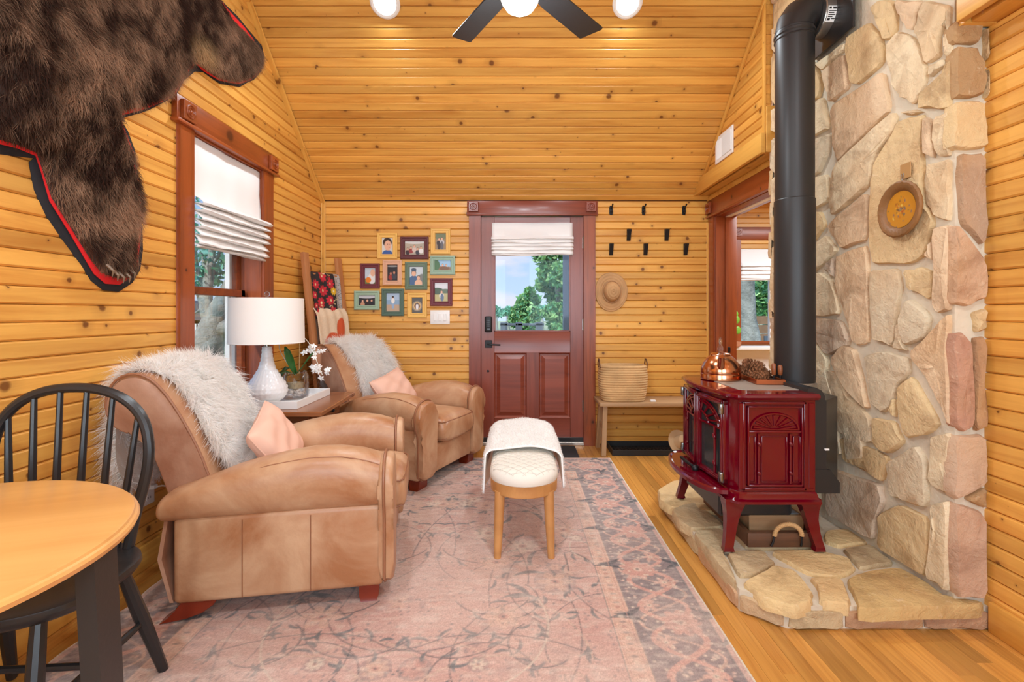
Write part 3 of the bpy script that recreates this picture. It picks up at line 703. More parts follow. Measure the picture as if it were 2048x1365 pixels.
MB().box(wx0-0.0, wx0+0.035, YS+0.05, YS+0.09, 0.78, 2.12).box(wx1-0.05, wx1, YS+0.05, YS+0.09, 0.78, 2.12).box(wx0, wx1, YS+0.05, YS+0.09, 0.78, 0.83).build('sash', RW, w2, smooth=False)
MB().box(wx0+0.40, wx0+0.44, YS+0.045, YS+0.095, 0.78, 2.12).build('mullion', M['white_paint'], w2, smooth=False)
MB().box(wx0+0.03, wx1-0.04, YS+0.068, YS+0.072, 0.82, 2.1).build('pane', M['glass'], w2, smooth=False)
MB().box(wx0-0.5, wx1+0.1, YS-0.20, YS+0.05, 0.735, 0.775, 0.006).build('sill', M['white_paint'], w2)
roman('roman_blind', 'white roman blind half lowered in the sunroom window', (wx0+0.0, YS+0.03, 0), (1, 0, 0), (0, -1, 0), wx1-wx0, 2.11, szp(562), 1.83, 4, 0.06, 0.0)

# ================================================================== STONE CHIMNEY AND HEARTH
XS = 1.675; YR = 1.84; HZ = 0.105
A_ = lambda p: (1540+p[0]*0.29308, p[1]*0.29308)
B_ = lambda p: (1540+p[0]*0.29308, 350+p[1]*0.29308)
C_ = lambda p: (1600+p[0]*0.39568, 700+p[1]*0.39568)
D_ = lambda p: (1290+p[0]*0.3418, 930+p[1]*0.3418)
chim = sempty('wall_chimney', (0, 0, 0), 'tan sandstone chimney wall behind the wood stove')
MB().box(XS+0.002, 2.05, YR+0.004, 3.15, HZ-0.03, 3.9).build('mortar_bed', M['mortar'], chim, smooth=False)
def stone(parent, pts, fr, depth, col, name='stone', shrink=0.0015, jit=0.0035):
    """faceted stone: outline pts in the plane of fr (local xy), standing out along local z"""
    P2 = [Vector((p[0], p[1])) for p in pts]
    q = []
    for i in range(len(P2)):
        a, b = P2[i], P2[(i+1) % len(P2)]
        q += [a*0.89+b*0.11, a*0.11+b*0.89]
        if (b-a).length > 0.06: q.insert(len(q)-1, (a+b)*0.5+Vector((random.uniform(-1, 1), random.uniform(-1, 1)))*0.005)
    c = sum(q, Vector((0, 0)))/len(q); r0 = sum((p-c).length for p in q)/len(q)
    if r0 < 1e-4: return None
    def ring(off, z, j):
        out = []
        for p in q:
            d = p-c; L = max(d.length, 1e-5); s = max(0.15, 1-off/L)
            out.append((c.x+d.x*s+random.uniform(-j, j), c.y+d.y*s+random.uniform(-j, j), z+random.uniform(-j, j)))
        return out
    base = ring(shrink, -0.03, 0.0); r1 = ring(shrink, depth*0.45, jit*0.4); r2 = ring(shrink+0.006, depth*0.90, jit*0.9); r3 = ring(shrink+r0*0.40, depth*0.95, jit*1.1)
    mb = MB().rings([base, r1, r2, r3], cap=False); n = len(q); o = len(mb.v)-n; mb.v.append((c.x, c.y, depth*0.95+random.uniform(-jit, jit))); k = len(mb.v)-1
    for i in range(n): mb.f.append((o+i, o+(i+1) % n, k))
    ob = mb.build(name, M['stone'], parent, True, 0.7)
    ob.matrix_local = fr; ob.color = col; return ob
CREAM, TAN, PINKS, BROWN, GREY, MAUVE = rgb(242, 224, 190), rgb(228, 200, 154), rgb(234, 206, 172), rgb(184, 148, 106), rgb(224, 208, 180), rgb(216, 196, 174)
frS = frame((XS, 0, 0), (0, 1, 0), (0, 0, 1), (-1, 0, 0))          # local x = Y, y = Z, out = -X
frR = frame((0, YR, 0), (1, 0, 0), (0, 0, 1), (0, -1, 0))
def face(cv, pts, col, depth=0.022):
    q = []
    for p in pts:
        px, py = cv(p); y = XS*F/(px-VX); q.append((max(y, YR+0.012), CH-(py-VY)*y/F))
    a = sum(q[i][0]*q[(i+1) % len(q)][1]-q[(i+1) % len(q)][0]*q[i][1] for i in range(len(q)))
    if a > 0: q = q[::-1]
    stone(chim, q, frS, depth*random.uniform(0.8, 1.3), col)
FACE = [
 (A_, [(20,180),(345,190),(340,400),(200,420),(20,350)], CREAM), (A_, [(20,360),(290,410),(330,440),(370,570),(350,665),(285,700),(20,720)], TAN),
 (A_, [(330,435),(540,290),(530,340),(370,490)], CREAM), (A_, [(375,490),(525,360),(540,480),(555,600),(430,705),(400,620)], PINKS),
 (A_, [(545,250),(690,150),(760,230),(790,320),(785,440),(620,580),(570,575),(535,350)], TAN), (A_, [(700,50),(760,0),(850,0),(885,80),(880,200),(850,260),(800,280),(745,170)], TAN),
 (A_, [(870,0),(1055,0),(1030,90),(1000,210),(960,200),(900,100)], PINKS), (A_, [(1070,0),(1300,0),(1240,110),(1190,210),(1170,260),(1175,390),(1090,440),(1040,300),(1005,210),(1040,90)], CREAM),
 (A_, [(1310,0),(1345,0),(1340,150),(1230,170),(1200,190),(1250,110)], CREAM), (A_, [(1225,220),(1345,190),(1350,300),(1220,390),(1210,330)], CREAM),
 (A_, [(890,210),(1000,260),(1040,330),(1085,470),(1080,560),(1000,720),(900,660),(850,600),(820,450),(810,300)], CREAM), (A_, [(1100,450),(1200,400),(1215,450),(1100,535)], CREAM),
 (A_, [(1020,740),(1050,620),(1220,480),(1360,340),(1385,400),(1360,690),(1200,750)], TAN), (A_, [(425,730),(600,610),(790,480),(840,750),(700,880),(470,1110),(445,1010)], PINKS),
 (A_, [(450,1140),(700,900),(860,765),(880,800),(870,880),(760,1030),(720,1130),(690,1274),(440,1474),(425,1400)], CREAM),
 (A_, [(290,740),(380,660),(425,870),(295,940),(20,900),(20,740)], CREAM), (A_, [(290,960),(430,910),(410,1040),(350,1180),(290,1210),(20,1180),(20,940)], GREY),
 (A_, [(300,1220),(410,1190),(425,1370),(300,1440),(20,1420),(20,1210)], CREAM),
 (A_, [(890,830),(960,800),(1070,780),(1050,950),(1065,1100),(1050,1240),(1085,1400),(1135,1520),(1080,1740),(980,1805),(720,1805),(700,1715),(700,1260),(730,1110),(820,960)], TAN),
 (A_, [(1075,800),(1110,810),(1140,1080),(1070,1050)], PINKS), (A_, [(1130,800),(1270,740),(1360,710),(1335,1030),(1170,1070),(1130,980)], CREAM),
 (A_, [(1080,1120),(1310,1060),(1330,1200),(1325,1490),(1150,1490),(1080,1390)], CREAM), (A_, [(900,770),(1000,745),(1060,765),(960,790)], CREAM),
 (B_, [(410,350),(470,280),(690,110),(680,440),(510,510),(450,430)], PINKS), (B_, [(20,270),(300,265),(360,250),(395,345),(300,470),(20,460)], TAN),
 (B_, [(300,490),(400,410),(475,510),(390,600),(300,680),(20,640),(20,480)], CREAM), (B_, [(465,560),(540,520),(680,480),(690,900),(690,1140),(620,1170),(580,1130),(520,930),(465,760)], PINKS),
 (B_, [(395,600),(450,560),(455,700),(395,660)], MAUVE), (B_, [(300,700),(350,660),(440,720),(495,950),(380,970),(300,960),(20,950),(20,680)], CREAM),
 (B_, [(300,980),(500,990),(560,1130),(550,1165),(420,1235),(300,1090),(20,1060),(20,970)], MAUVE), (B_, [(700,650),(890,635),(915,760),(890,900),(860,1175),(720,1130),(700,900)], GREY),
 (B_, [(925,650),(1050,625),(1125,660),(1110,855),(950,780)], TAN), (B_, [(960,840),(1110,950),(1090,1110),(940,1170),(900,1000)], GREY), (B_, [(1080,560),(1125,440),(1135,590)], PINKS),
 (B_, [(1140,360),(1290,330),(1310,480),(1300,770),(1285,920),(1170,950),(1140,900)], PINKS), (B_, [(965,1210),(1150,1040),(1200,980),(1300,950),(1310,1400),(1310,1722),(1250,1670),(1130,1470),(1030,1310)], PINKS),
 (B_, [(20,1080),(300,1110),(410,1250),(400,1360),(300,1420),(20,1400)], CREAM), (B_, [(860,1190),(880,1020),(925,1010),(935,1180),(950,1200)], GREY),
 (C_, [(165,50),(230,-30),(290,0),(330,150),(360,310),(250,210)], PINKS), (C_, [(335,30),(440,5),(560,40),(570,110),(500,190),(470,290),(430,320),(370,270),(345,100)], GREY),
 (C_, [(145,100),(190,110),(250,230),(370,350),(380,480),(200,420),(160,280)], GREY), (C_, [(500,190),(580,130),(720,370),(660,430),(545,450),(500,280)], TAN),
 (C_, [(380,340),(490,360),(540,470),(460,530),(390,490)], TAN), (C_, [(210,440),(380,500),(460,545),(430,670),(350,620),(230,560)], TAN), (C_, [(465,310),(490,240),(495,345)], TAN),
 (C_, [(450,570),(600,480),(650,560),(655,800),(550,770),(470,740)], GREY), (C_, [(150,590),(290,640),(420,680),(440,760),(390,900),(380,965),(310,930),(145,830)], MAUVE),
 (C_, [(410,830),(520,780),(660,850),(660,1100),(640,1150),(400,1000)], TAN), (C_, [(670,440),(780,420),(790,600),(775,740),(665,680)], CREAM),
 (C_, [(685,780),(780,770),(800,1245),(660,1160),(680,900)], CREAM), (C_, [(20,-10),(155,70),(130,170),(70,170),(20,100)], CREAM), (C_, [(70,180),(140,180),(190,400),(190,560),(140,540),(60,500),(0,300)], GREY),
]
for cv, pts, col in FACE: face(cv, pts, col)
# courses behind the stove and pipe, low down and far along
for (pts) in ([(2.62,0.12),(3.1,0.12),(3.1,0.42),(2.7,0.40)],[(2.45,0.45),(3.1,0.46),(3.1,0.70),(2.5,0.68)],[(2.5,0.72),(3.1,0.73),(3.1,0.90),(2.6,0.92)],[(2.3,0.50),(2.42,0.45),(2.45,0.62),(2.32,0.64)]):
    stone(chim, pts[::-1], frS, 0.026, GREY)
# courses above the frame
zz = 2.95
while zz < 3.8:
    yy = 1.85
    while yy < 3.1:
        L = random.uniform(0.22, 0.4); stone(chim, [(yy,zz),(min(yy+L,3.13),zz+0.01),(min(yy+L-.01,3.13),zz+0.21),(yy+.01,zz+0.2)][::-1], frS, 0.026, random.choice([CREAM,TAN,PINKS])); yy += L+0.01
    zz += 0.22
# far edge of the chimney: rounded end stones seen beside the opening
frE = frame((0, 3.15, 0), (-1, 0, 0), (0, 0, 1), (0, 1, 0))
for (z0, z1, o) in ((0.62,0.80,0),(0.81,0.96,.006),(0.97,1.13,-.004),(1.14,1.30,.008),(1.31,1.52,.0),(1.53,1.74,.010),(1.75,1.93,.003),(1.94,2.14,.006),(2.15,2.34,0),(2.35,2.6,.004),(2.61,2.9,0)):
    stone(chim, [(-1.95,z0),(-1.668+o,z0+.01),(-1.662+o,(z0+z1)/2),(-1.668+o,z1-.01),(-1.95,z1)], frE, 0.02, random.choice([CREAM,TAN,PINKS]))
RET = [
 (A_, [(1365,160),(1590,90),(1580,250),(1540,310),(1360,300)], BROWN), (A_, [(1375,330),(1520,330),(1600,430),(1610,550),(1580,660),(1380,680),(1365,600)], BROWN),
 (A_, [(1360,700),(1580,700),(1620,860),(1600,1020),(1340,1025),(1345,850)], TAN), (A_, [(1400,1050),(1580,1050),(1590,1400),(1560,1690),(1380,1530),(1370,1200)], rgb(190,160,134)),
 (B_, [(1300,350),(1350,350),(1590,590),(1580,840),(1400,900),(1270,880),(1290,600)], rgb(220,184,154)), (B_, [(1450,940),(1565,910),(1555,1060),(1470,1080)], TAN),
 (C_, [(785,-80),(850,-90),(890,-40),(915,100),(900,390),(840,415),(795,380)], rgb(198,152,128)), (C_, [(920,-60),(990,-70),(990,390),(915,410)], rgb(192,150,112)),
 (C_, [(790,430),(970,425),(985,560),(975,680),(800,755),(765,720)], rgb(216,186,160)), (C_, [(850,750),(980,690),(970,800)], BROWN), (C_, [(790,770),(940,810),(970,860),(960,1250),(790,1245)], rgb(208,172,146)),
 (A_, [(1600,200),(1640,210),(1650,420),(1600,430)], TAN), (A_, [(1625,480),(1645,490),(1640,680),(1600,670)], TAN),
]
for cv, pts, col in RET:
    q = []
    for p in pts:
        px, py = cv(p); l_ = np.interp(py, [0, 300, 400, 600, 1200], [1940, 1934, 1926, 1912, 1908]); r_ = np.interp(py, [0, 300, 520, 900, 1200], [2016, 2010, 2004, 1990, 1982])
        f_ = min(max((px-l_)/(r_-l_), -0.02), 1.0); q.append((XS-0.018+f_*(XR-0.004-XS+0.018), CH-(py-VY)*YR/F))
    a = sum(q[i][0]*q[(i+1) % len(q)][1]-q[(i+1) % len(q)][0]*q[i][1] for i in range(len(q)))
    if a < 0: q = q[::-1]
    stone(chim, q, frR, 0.022, col)
# ---- hearth platform
hearth = sempty('floor_hearth', (0, 0, 0), 'raised flagstone hearth under the wood stove')
foot = [(0.90,3.02),(0.90,1.94),(1.03,1.828),(1.789,1.828),(1.765,3.19),(1.05,3.19)]
MB().prism(foot, 0.0, HZ-0.02).build('mortar_core', M['mortar'], hearth, smooth=False)
frH = frame((0, 0, HZ-0.022), (1, 0, 0), (0, 1, 0), (0, 0, 1))
FL = rgb(234, 206, 154); FL2 = rgb(216, 184, 126); FL3 = rgb(208, 186, 148)
for pts, col in (
 ([(70,140),(170,85),(290,90),(450,200),(460,280),(150,245),(80,200)], FL), ([(150,250),(300,215),(450,330),(460,360),(275,372),(200,330)], FL3), ([(275,378),(455,366),(462,500),(520,640),(540,690),(420,570)], FL3),
 ([(470,500),(700,495),(770,570),(620,640),(545,640)], FL3), ([(565,685),(640,640),(760,580),(880,610),(990,740),(985,800),(880,830),(700,780)], FL), ([(730,500),(1010,490),(1200,540),(1240,600),(1130,650),(960,630),(830,560)], FL),
 ([(960,650),(1160,660),(1215,812),(1020,800),(1000,700)], FL), ([(1175,660),(1270,620),(1480,590),(1650,680),(1800,785),(1990,803),(1950,822),(1250,845),(1210,740)], FL2), ([(1050,380),(1200,370),(1320,450),(1130,470),(1050,440)], FL), ([(1150,480),(1330,460),(1470,570),(1260,600),(1200,540)], FL3),
 ([(480,250),(990,230),(1030,370),(1040,480),(600,480),(480,380)], FL3), ([(300,120),(470,190),(480,230),(1000,215),(1000,130),(350,80)], FL3)):
    q = [onZ(*D_(p), HZ) for p in pts]
    q = [(min(p[0], 1.785), min(p[1], 3.19)) for p in q]
    a = sum(q[i][0]*q[(i+1) % len(q)][1]-q[(i+1) % len(q)][0]*q[i][1] for i in range(len(q)))
    if a < 0: q = q[::-1]
    stone(hearth, q, frH, 0.022, col, 'flagstone', 0.003, 0.002)
def hblock(p, q, col, z0=0.0, z1=0.068):
    p = Vector((*p, 0)); q = Vector((*q, 0)); ex = (q-p); L = ex.length; ex.normalize(); n = ex.cross(Vector((0, 0, 1)))
    stone(hearth, [(0, z0+0.002), (L, z0+0.002), (L, z1), (L/2, z1+0.003), (0, z1)], frame(p, ex, (0, 0, 1), n), 0.012, col, 'edge_stone', 0.002, 0.002)
HB = rgb(206, 178, 142)
for k, (p, q) in enumerate((((0.90,3.0),(0.90,2.72)),((0.90,2.71),(0.90,2.36)),((0.90,2.35),(0.90,1.95)),((0.90,1.938),(1.02,1.832)),((1.03,1.828),(1.24,1.828)),((1.245,1.828),(1.54,1.828)),((1.545,1.828),(1.789,1.828)),((1.05,3.18),(0.90,3.02)))):
    hblock(p, q, (HB, FL3, rgb(214,176,140), HB, FL3, rgb(196,156,122), rgb(190,150,122), HB)[k])
# ================================================================== RUG
def make_rug():
    x0, x1, y0, y1 = -1.58, 0.78, 0.90, 3.95; W, H = x1-x0, y1-y0
    S = lambda *c: lin(c)
    c = Canvas(W, H, 0.0048, S(206, 160, 148))
    U, V = c.U, c.V
    n1 = vnoise(U, V, 2.2, 1); n2 = vnoise(U, V, 9, 2); n3 = vnoise(U*1.0, V*6, 14, 3)
    c.blend(np.clip(n1*1.5-0.45, 0, 1)*0.55, S(216, 180, 162)); c.blend(np.clip(n2*1.6-0.7, 0, 1)*0.35, S(190, 132, 122))
    GR, DK, PK, CR, PE = S(122, 116, 116), S(90, 86, 90), S(208, 152, 138), S(226, 198, 178), S(218, 172, 152)
    rr = random.Random(5)
    def leafcurve(x, y, a, L, bend, r, col, al, pts=26, taper=True):
        q = []
        for i in range(pts):
            q.append((x, y)); x += math.cos(a)*L/pts; y += math.sin(a)*L/pts; a += bend/pts
        c.curve(q, 0.0028, col, al, r if taper else None); return x, y, a
    cx = W/2
    def both(fn):
        fn(1); fn(-1)
    # field: scrolling vines mirrored about the long axis
    for k in range(48):
        bxx = rr.uniform(0.02, 0.72); by = rr.uniform(0.45, H-0.45); a0 = rr.uniform(0, 2*PI); L = rr.uniform(0.35, 0.8); bd = rr.uniform(-3.4, 3.4)
        col, al = (DK, 0.85) if k % 3 else (CR, 0.8)
        for sg in (1, -1):
            a = a0 if sg > 0 else PI-a0; b = bd*sg
            x, y, aa = leafcurve(cx+sg*bxx, by, a, L, b, 0.0038, col, al, 110, False)
            if k % 3 == 0:
                leafcurve(cx+sg*bxx, by, a, L, b, 0.0105, DK, 0.5, 110, False); leafcurve(cx+sg*bxx, by, a, L, b, 0.0075, CR if k % 2 else PE, 0.9, 110, False)
            for f_ in range(3):
                xx, yy_, a2 = cx+sg*bxx, by, a
                nst = int(30*(f_+1)/3.2)
                for _ in range(nst): xx += math.cos(a2)*L/30; yy_ += math.sin(a2)*L/30; a2 += b/30
                leafcurve(xx, yy_, a2+0.9*sg*(1 if f_ % 2 else -1), rr.uniform(.05, .09), 1.3*sg, 0.0075, GR, 0.7, 16)
            if k % 4 == 1: leafcurve(x, y, aa+0.5*sg, 0.16, 1.3*sg, 0.0125, GR, 0.75)
    def flower(x, y, r, col, mid, np_=8, al=0.8, ring=None):
        if ring is not None: c.ell(x, y, r*1.25, r*1.25, ring, al=0.35)
        for i in range(np_):
            t = 2*PI*i/np_; c.ell(x+math.cos(t)*r*0.66, y+math.sin(t)*r*0.66, r*0.40, r*0.26, col, t, al)
        c.ell(x, y, r*0.5, r*0.5, col, al=al); c.ell(x, y, r*0.28, r*0.22, mid, al=al); c.ell(x, y, r*0.1, r*0.1, DK, al=0.7)
    for k in range(26):
        bxx = rr.uniform(0.0, 0.72); by = rr.uniform(0.45, H-0.45); r = rr.choice([0.03, 0.045, 0.075])
        for sg in (1, -1): flower(cx+sg*bxx, by, r, rr.choice([PE, CR, PK]), S(190, 130, 118), rr.choice([6, 8]), 0.6, GR if rr.random() < .4 else None)
    for k in range(520):
        bxx = rr.uniform(0.0, 0.76); by = rr.uniform(0.42, H-0.42)
        for sg in (1, -1): c.ell(cx+sg*bxx, by, 0.006, 0.0045, GR, rr.uniform(0, 3), 0.6)
    # border bands (distance to the edge)
    E = np.minimum(np.minimum(U, W-U), np.minimum(V, H-V))
    band = lambda a, b: ((E >= a) & (E < b)).astype(float)
    c.blend(band(0.035, 0.325), PK, 1.0); c.blend(band(0.035, 0.325), S(118, 114, 118), 0.80)
    c.blend(band(0.325, 0.41), PE, 0.9)
    def edge_pts():
        per = []
        m = 0.18
        for (p, q) in (((m, m), (m, H-m)), ((W-m, m), (W-m, H-m)), ((m, m), (W-m, m)), ((m, H-m), (W-m, H-m))): per.append((np.array(p), np.array(q)))
        return per
    rows = edge_pts()
    for (p, q) in rows:
        d = q-p; L = np.hypot(*d); d = d/L; nn = np.array((-d[1], d[0])); n = int(round(L/0.36))
        for ph, amp, col, wd, al in ((0, 0.095, PK, 0.012, 0.95), (PI, 0.095, PK, 0.010, 0.95), (PI/2, 0.12, PE, 0.006, 0.7)):
            pts = [p+d*t+nn*amp*math.sin(t*2*PI*n/L/1.0+ph) for t in np.linspace(0, L, int(L/0.006))]; c.curve(pts, wd, col, al)
        for i in range(n+1):
            o = p+d*(L*i/n); off = nn*(0.035 if i % 2 else -0.035)
            flower(*(o+off), 0.075, PK, S(222, 186, 168), 9, 0.95); 
            for s in (1, -1):
                e = o-off*1.6+d*0.11*s; flower(*e, 0.04, S(214, 166, 150), CR, 6, 0.9)
                a = math.atan2(d[1], d[0])
                leafcurve(*(o+nn*0.1*s), a+0.7*s, 0.15, 1.4*s, 0.013, DK, 0.8); leafcurve(*(o+nn*0.1*s+d*0.1), a+2.6*s, 0.13, -1.4*s, 0.012, DK, 0.75)
        for i in range(int(L*170)):
            o = p+d*rr.uniform(-0.1, L+0.1)+nn*rr.uniform(-0.13, 0.13); c.ell(*o, 0.0065, 0.0065, rr.choice([CR, S(222, 180, 164)]), al=0.75)
    for (p, q) in rows:
        d = q-p; L = np.hypot(*d); d = d/L; nn = np.array((-d[1], d[0])); ctr = np.array((W/2, H/2)); inn = nn if np.dot(ctr-p, nn) > 0 else -nn
        n = int(L/0.062)
        for i in range(2, n-2):
            o = p+d*(i*0.062)+inn*(0.367-0.18); c.ell(*o, 0.011, 0.011, CR if i % 2 else S(190, 134, 120), al=0.6); c.ell(*(o+d*0.03), 0.006, 0.013, GR, math.atan2(d[1], d[0]), 0.55)
    for e in (0.327, 0.408, 0.036): c.blend(band(e-0.003, e+0.0035), GR, 0.7)
    c.blend(band(0.338, 0.342)+band(0.395, 0.399), S(196, 144, 132), 0.6)
    c.blend(band(0.0, 0.012), S(232, 218, 196), 1.0)
    # worn, faded weave
    n1 = vnoise(U, V, 3.1, 8); c.blend(np.clip(n1*1.8-0.75, 0, 1)*0.45, S(218, 186, 172)); c.blend(np.clip(n3*1.5-0.6, 0, 1)*0.28, S(222, 194, 182))
    c.blend(np.clip(vnoise(U, V, 34, 12)*vnoise(U, V, 11, 13)*2.2-.75, 0, 1)*.4, S(140, 130, 128)); c.blend(np.clip(vnoise(U, V*2.5, 26, 14)*1.8-1.0, 0, 1)*.5, S(232, 206, 192))
    c.a *= (0.90+0.18*RNG.random(c.a.shape[:2]))[..., None]; c.a *= np.array([1.0, 1.10, 1.09]); c.a = np.clip(c.a, 0, 1)
    def fn(u, v):
        edge = np.minimum(np.minimum(u, W-u), np.minimum(v, H-v))
        zz = 0.0085*np.clip(edge/0.006, 0, 1)
        wob = 0.010*np.clip(1-u/0.05, 0, 1)*np.sin(v*13)+0.006*np.clip(1-u/0.05, 0, 1)*np.sin(v*31)
        return x0+u+wob, y0+v, 0.0012+zz
    o = c.mesh('area_rug', fn, M['rug'], None)
    tag(o, 'large faded pink and grey oriental rug on the oak floor', 'rug')
make_rug()
# ================================================================== RECLINERS, THROWS, PILLOWS
BP = [(-.20,.30),(-.25,.40),(-.296,.52),(-.326,.613),(-.377,.725),(-.424,.812),(-.46,.868),(-.50,.915),(-.55,.943),(-.60,.94),(-.64,.912),(-.663,.862),(-.665,.80),(-.643,.745),(-.60,.715),(-.555,.708),(-.52,.685),(-.49,.61),(-.465,.543),(-.42,.40),(-.38,.28)]
def cham(pts, closed=True, it=1):
    for _ in range(it):
        q = []; n = len(pts)
        for i in range(n if closed else n-1):
            a, b = pts[i], pts[(i+1) % n]; q += [tuple(a[k]*.75+b[k]*.25 for k in range(len(a))), tuple(a[k]*.25+b[k]*.75 for k in range(len(a)))]
        if not closed: q = [pts[0]]+q+[pts[-1]]
        pts = q
    return pts
def arm_top(x):
    xs = [-.42, -.30, -.17, -.03, .12, .24, .33, .40, .43]; zs = [.485, .525, .575, .612, .634, .632, .615, .588, .56]
    return float(np.interp(x, xs, zs))
def make_recliner(label, loc, ang):
    t = thing('recliner', label, 'armchair', loc, math.radians(ang), 'tan leather recliners')
    L, LD, PP = M['leather'], M['leather_dark'], M['piping']
    # backrest, extruded sideways with a soft edge
    hw = 0.285; prof = cham(BP, True, 1); FX = frame((0, 0, 0), (1, 0, 0), (0, 0, 1), (0, -1, 0))
    bk = MB().prism(prof, -hw, hw, FX, 0.022, 3).build('backrest', L, t, True, 0.7)
    for s in (-1, 1):
        sf = [(x*0.985-0.006, z*0.97+0.016) for (x, z) in prof]
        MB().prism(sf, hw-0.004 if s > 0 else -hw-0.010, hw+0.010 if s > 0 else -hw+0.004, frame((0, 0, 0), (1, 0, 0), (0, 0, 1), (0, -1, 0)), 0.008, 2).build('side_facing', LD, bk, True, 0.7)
        MB().tube([(x, s*(hw+0.001), z) for (x, z) in prof], 0.0055, 6, closed=True).build('piping', PP, bk)
    for s in (-1, 1):
        # padded arm roll
        rings = []
        xs = [-.425, -.42, -.40, -.34, -.26, -.17, -.08, .02, .12, .22, .31, .37, .40]
        for i, x in enumerate(xs):
            zt = arm_top(x); zb = .385; cz = (zt+zb)/2; hz = (zt-zb)/2; hy = 0.112*(0.94+0.06*math.sin(PI*i/12))
            if i == 0: hz *= .55; hy *= .55
            if i == 1: hz *= .85; hy *= .85
            r = []
            for k in range(20):
                a = 2*PI*k/20; ca, sa = math.cos(a), math.sin(a)
                r.append((x, s*(0.335+hy*math.copysign(abs(ca)**0.8, ca)), cz+hz*math.copysign(abs(sa)**0.85, sa)))
            rings.append(r)
        ar = MB().rings(rings).build('armrest', L, t, True, 0.8)
        # seam along the top of the roll
        sm = [(x, s*(0.335+0.075), arm_top(x)-0.024) for x in np.linspace(-.40, .40, 16)]
        MB().tube(sm, 0.0028, 5).build('seam', PP, ar)
        # side panel
        sp = MB().box(-.37, .405, min(s*.25, s*.415), max(s*.25, s*.415), .075, .41, .022, 3).build('side_panel', L, t, True, 0.7)
        for x in (-.125, .125): MB().tube([(x, s*.4165, .085), (x, s*.4165, .385)], 0.0022, 5).build('seam', PP, sp)
        # arm front with piping
        out = [(-.085,.078),(.088,.078),(.088,.20),(.084,.34),(.095,.385),(.118,.43),(.126,.49),(.118,.54),(.09,.58),(.045,.602),(-.01,.606),(-.055,.592),(-.088,.555),(-.1,.50),(-.096,.43),(-.088,.37),(-.085,.2)]
        out = cham(out, True, 1)
        FA = frame((0, s*.335, 0), (0, s, 0), (0, 0, 1), (1, 0, 0))
        af = MB().prism([(a*0.97, b*0.985+.003) for a, b in out], .385, .445, FA, 0.02, 3).build('arm_front', L, t, True, 0.8)
        MB().tube([(.408, s*(.335+a*1.0), b) for a, b in out], 0.006, 6, closed=True).build('piping', PP, af)
        # feet
        MB().rings([[(x, y, z) for x, y in ((.30-q, s*.37-q), (.385+q, s*.37-q), (.385+q, s*.28+q), (.30-q, s*.28+q))] if s > 0 else [(x, y, z) for x, y in ((.30-q, s*.37+q), (.385+q, s*.37+q), (.385+q, s*.28-q), (.30-q, s*.28-q))] for z, q in ((.0, -.012), (.02, -.004), (.08, .0))]).build('front_foot', M['foot_wood'], t, True, 0.5)
        sab = [(-.345,.085),(-.215,.085),(-.235,.055),(-.275,.028),(-.335,.010),(-.425,.0),(-.395,.02),(-.365,.045)]
        MB().prism(sab, -s*.37-.03, -s*.37+.03, frame((0, 0, 0), (1, 0, 0), (0, 0, 1), (0, -1, 0)), 0.004).build('rear_foot', M['foot_wood'], t, True, 0.5)
    # seat cushion with crowned top
    rings = []
    for i, x in enumerate((-.30, -.29, -.25, -.1, .1, .28, .40, .45, .475, .482)):
        hy = (.20, .216, .224, .226, .226, .226, .225, .222, .21, .19)[i]; hz = (.05, .07, .082, .09, .094, .094, .09, .082, .066, .045)[i]; cz = .375+(.0 if i < 7 else -.004*(i-6))
        r = []
        for k in range(24):
            a = 2*PI*k/24; ca, sa = math.cos(a), math.sin(a); r.append((x, hy*math.copysign(abs(ca)**.4, ca), cz+hz*math.copysign(abs(sa)**.6, sa)*(1+0.10*(1-abs(ca)))))
        rings.append(r)
    sc = MB().rings(rings).build('seat_cushion', L, t, True, 0.9)
    for zz in (.432, .318): MB().tube([(-.1, -.228, zz), (.38, -.228, zz), (.455, -.216, zz), (.474, -.19, zz), (.478, 0, zz), (.474, .19, zz), (.455, .216, zz), (.38, .228, zz), (-.1, .228, zz)], 0.004, 5).build('piping', PP, sc)
    MB().box(.36, .425, -.245, .245, .095, .285, .014, 2).build('footrest_panel', L, t, True, 0.7)
    MB().box(-.36, .36, -.26, .26, .085, .30).build('base_box', M['lining'], t, smooth=False)
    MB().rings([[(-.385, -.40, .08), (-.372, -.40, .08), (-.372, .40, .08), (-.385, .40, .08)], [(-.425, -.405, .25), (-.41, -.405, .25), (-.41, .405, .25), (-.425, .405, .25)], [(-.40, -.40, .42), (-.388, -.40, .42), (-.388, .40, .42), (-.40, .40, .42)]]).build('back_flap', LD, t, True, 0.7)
    return t
SHEEP = [(-.655,.44),(-.668,.56),(-.676,.68),(-.680,.79),(-.677,.868),(-.650,.924),(-.607,.955),(-.55,.960),(-.490,.929),(-.446,.880),(-.410,.820),(-.362,.733),(-.311,.620),(-.281,.527),(-.255,.488),(-.222,.480)]
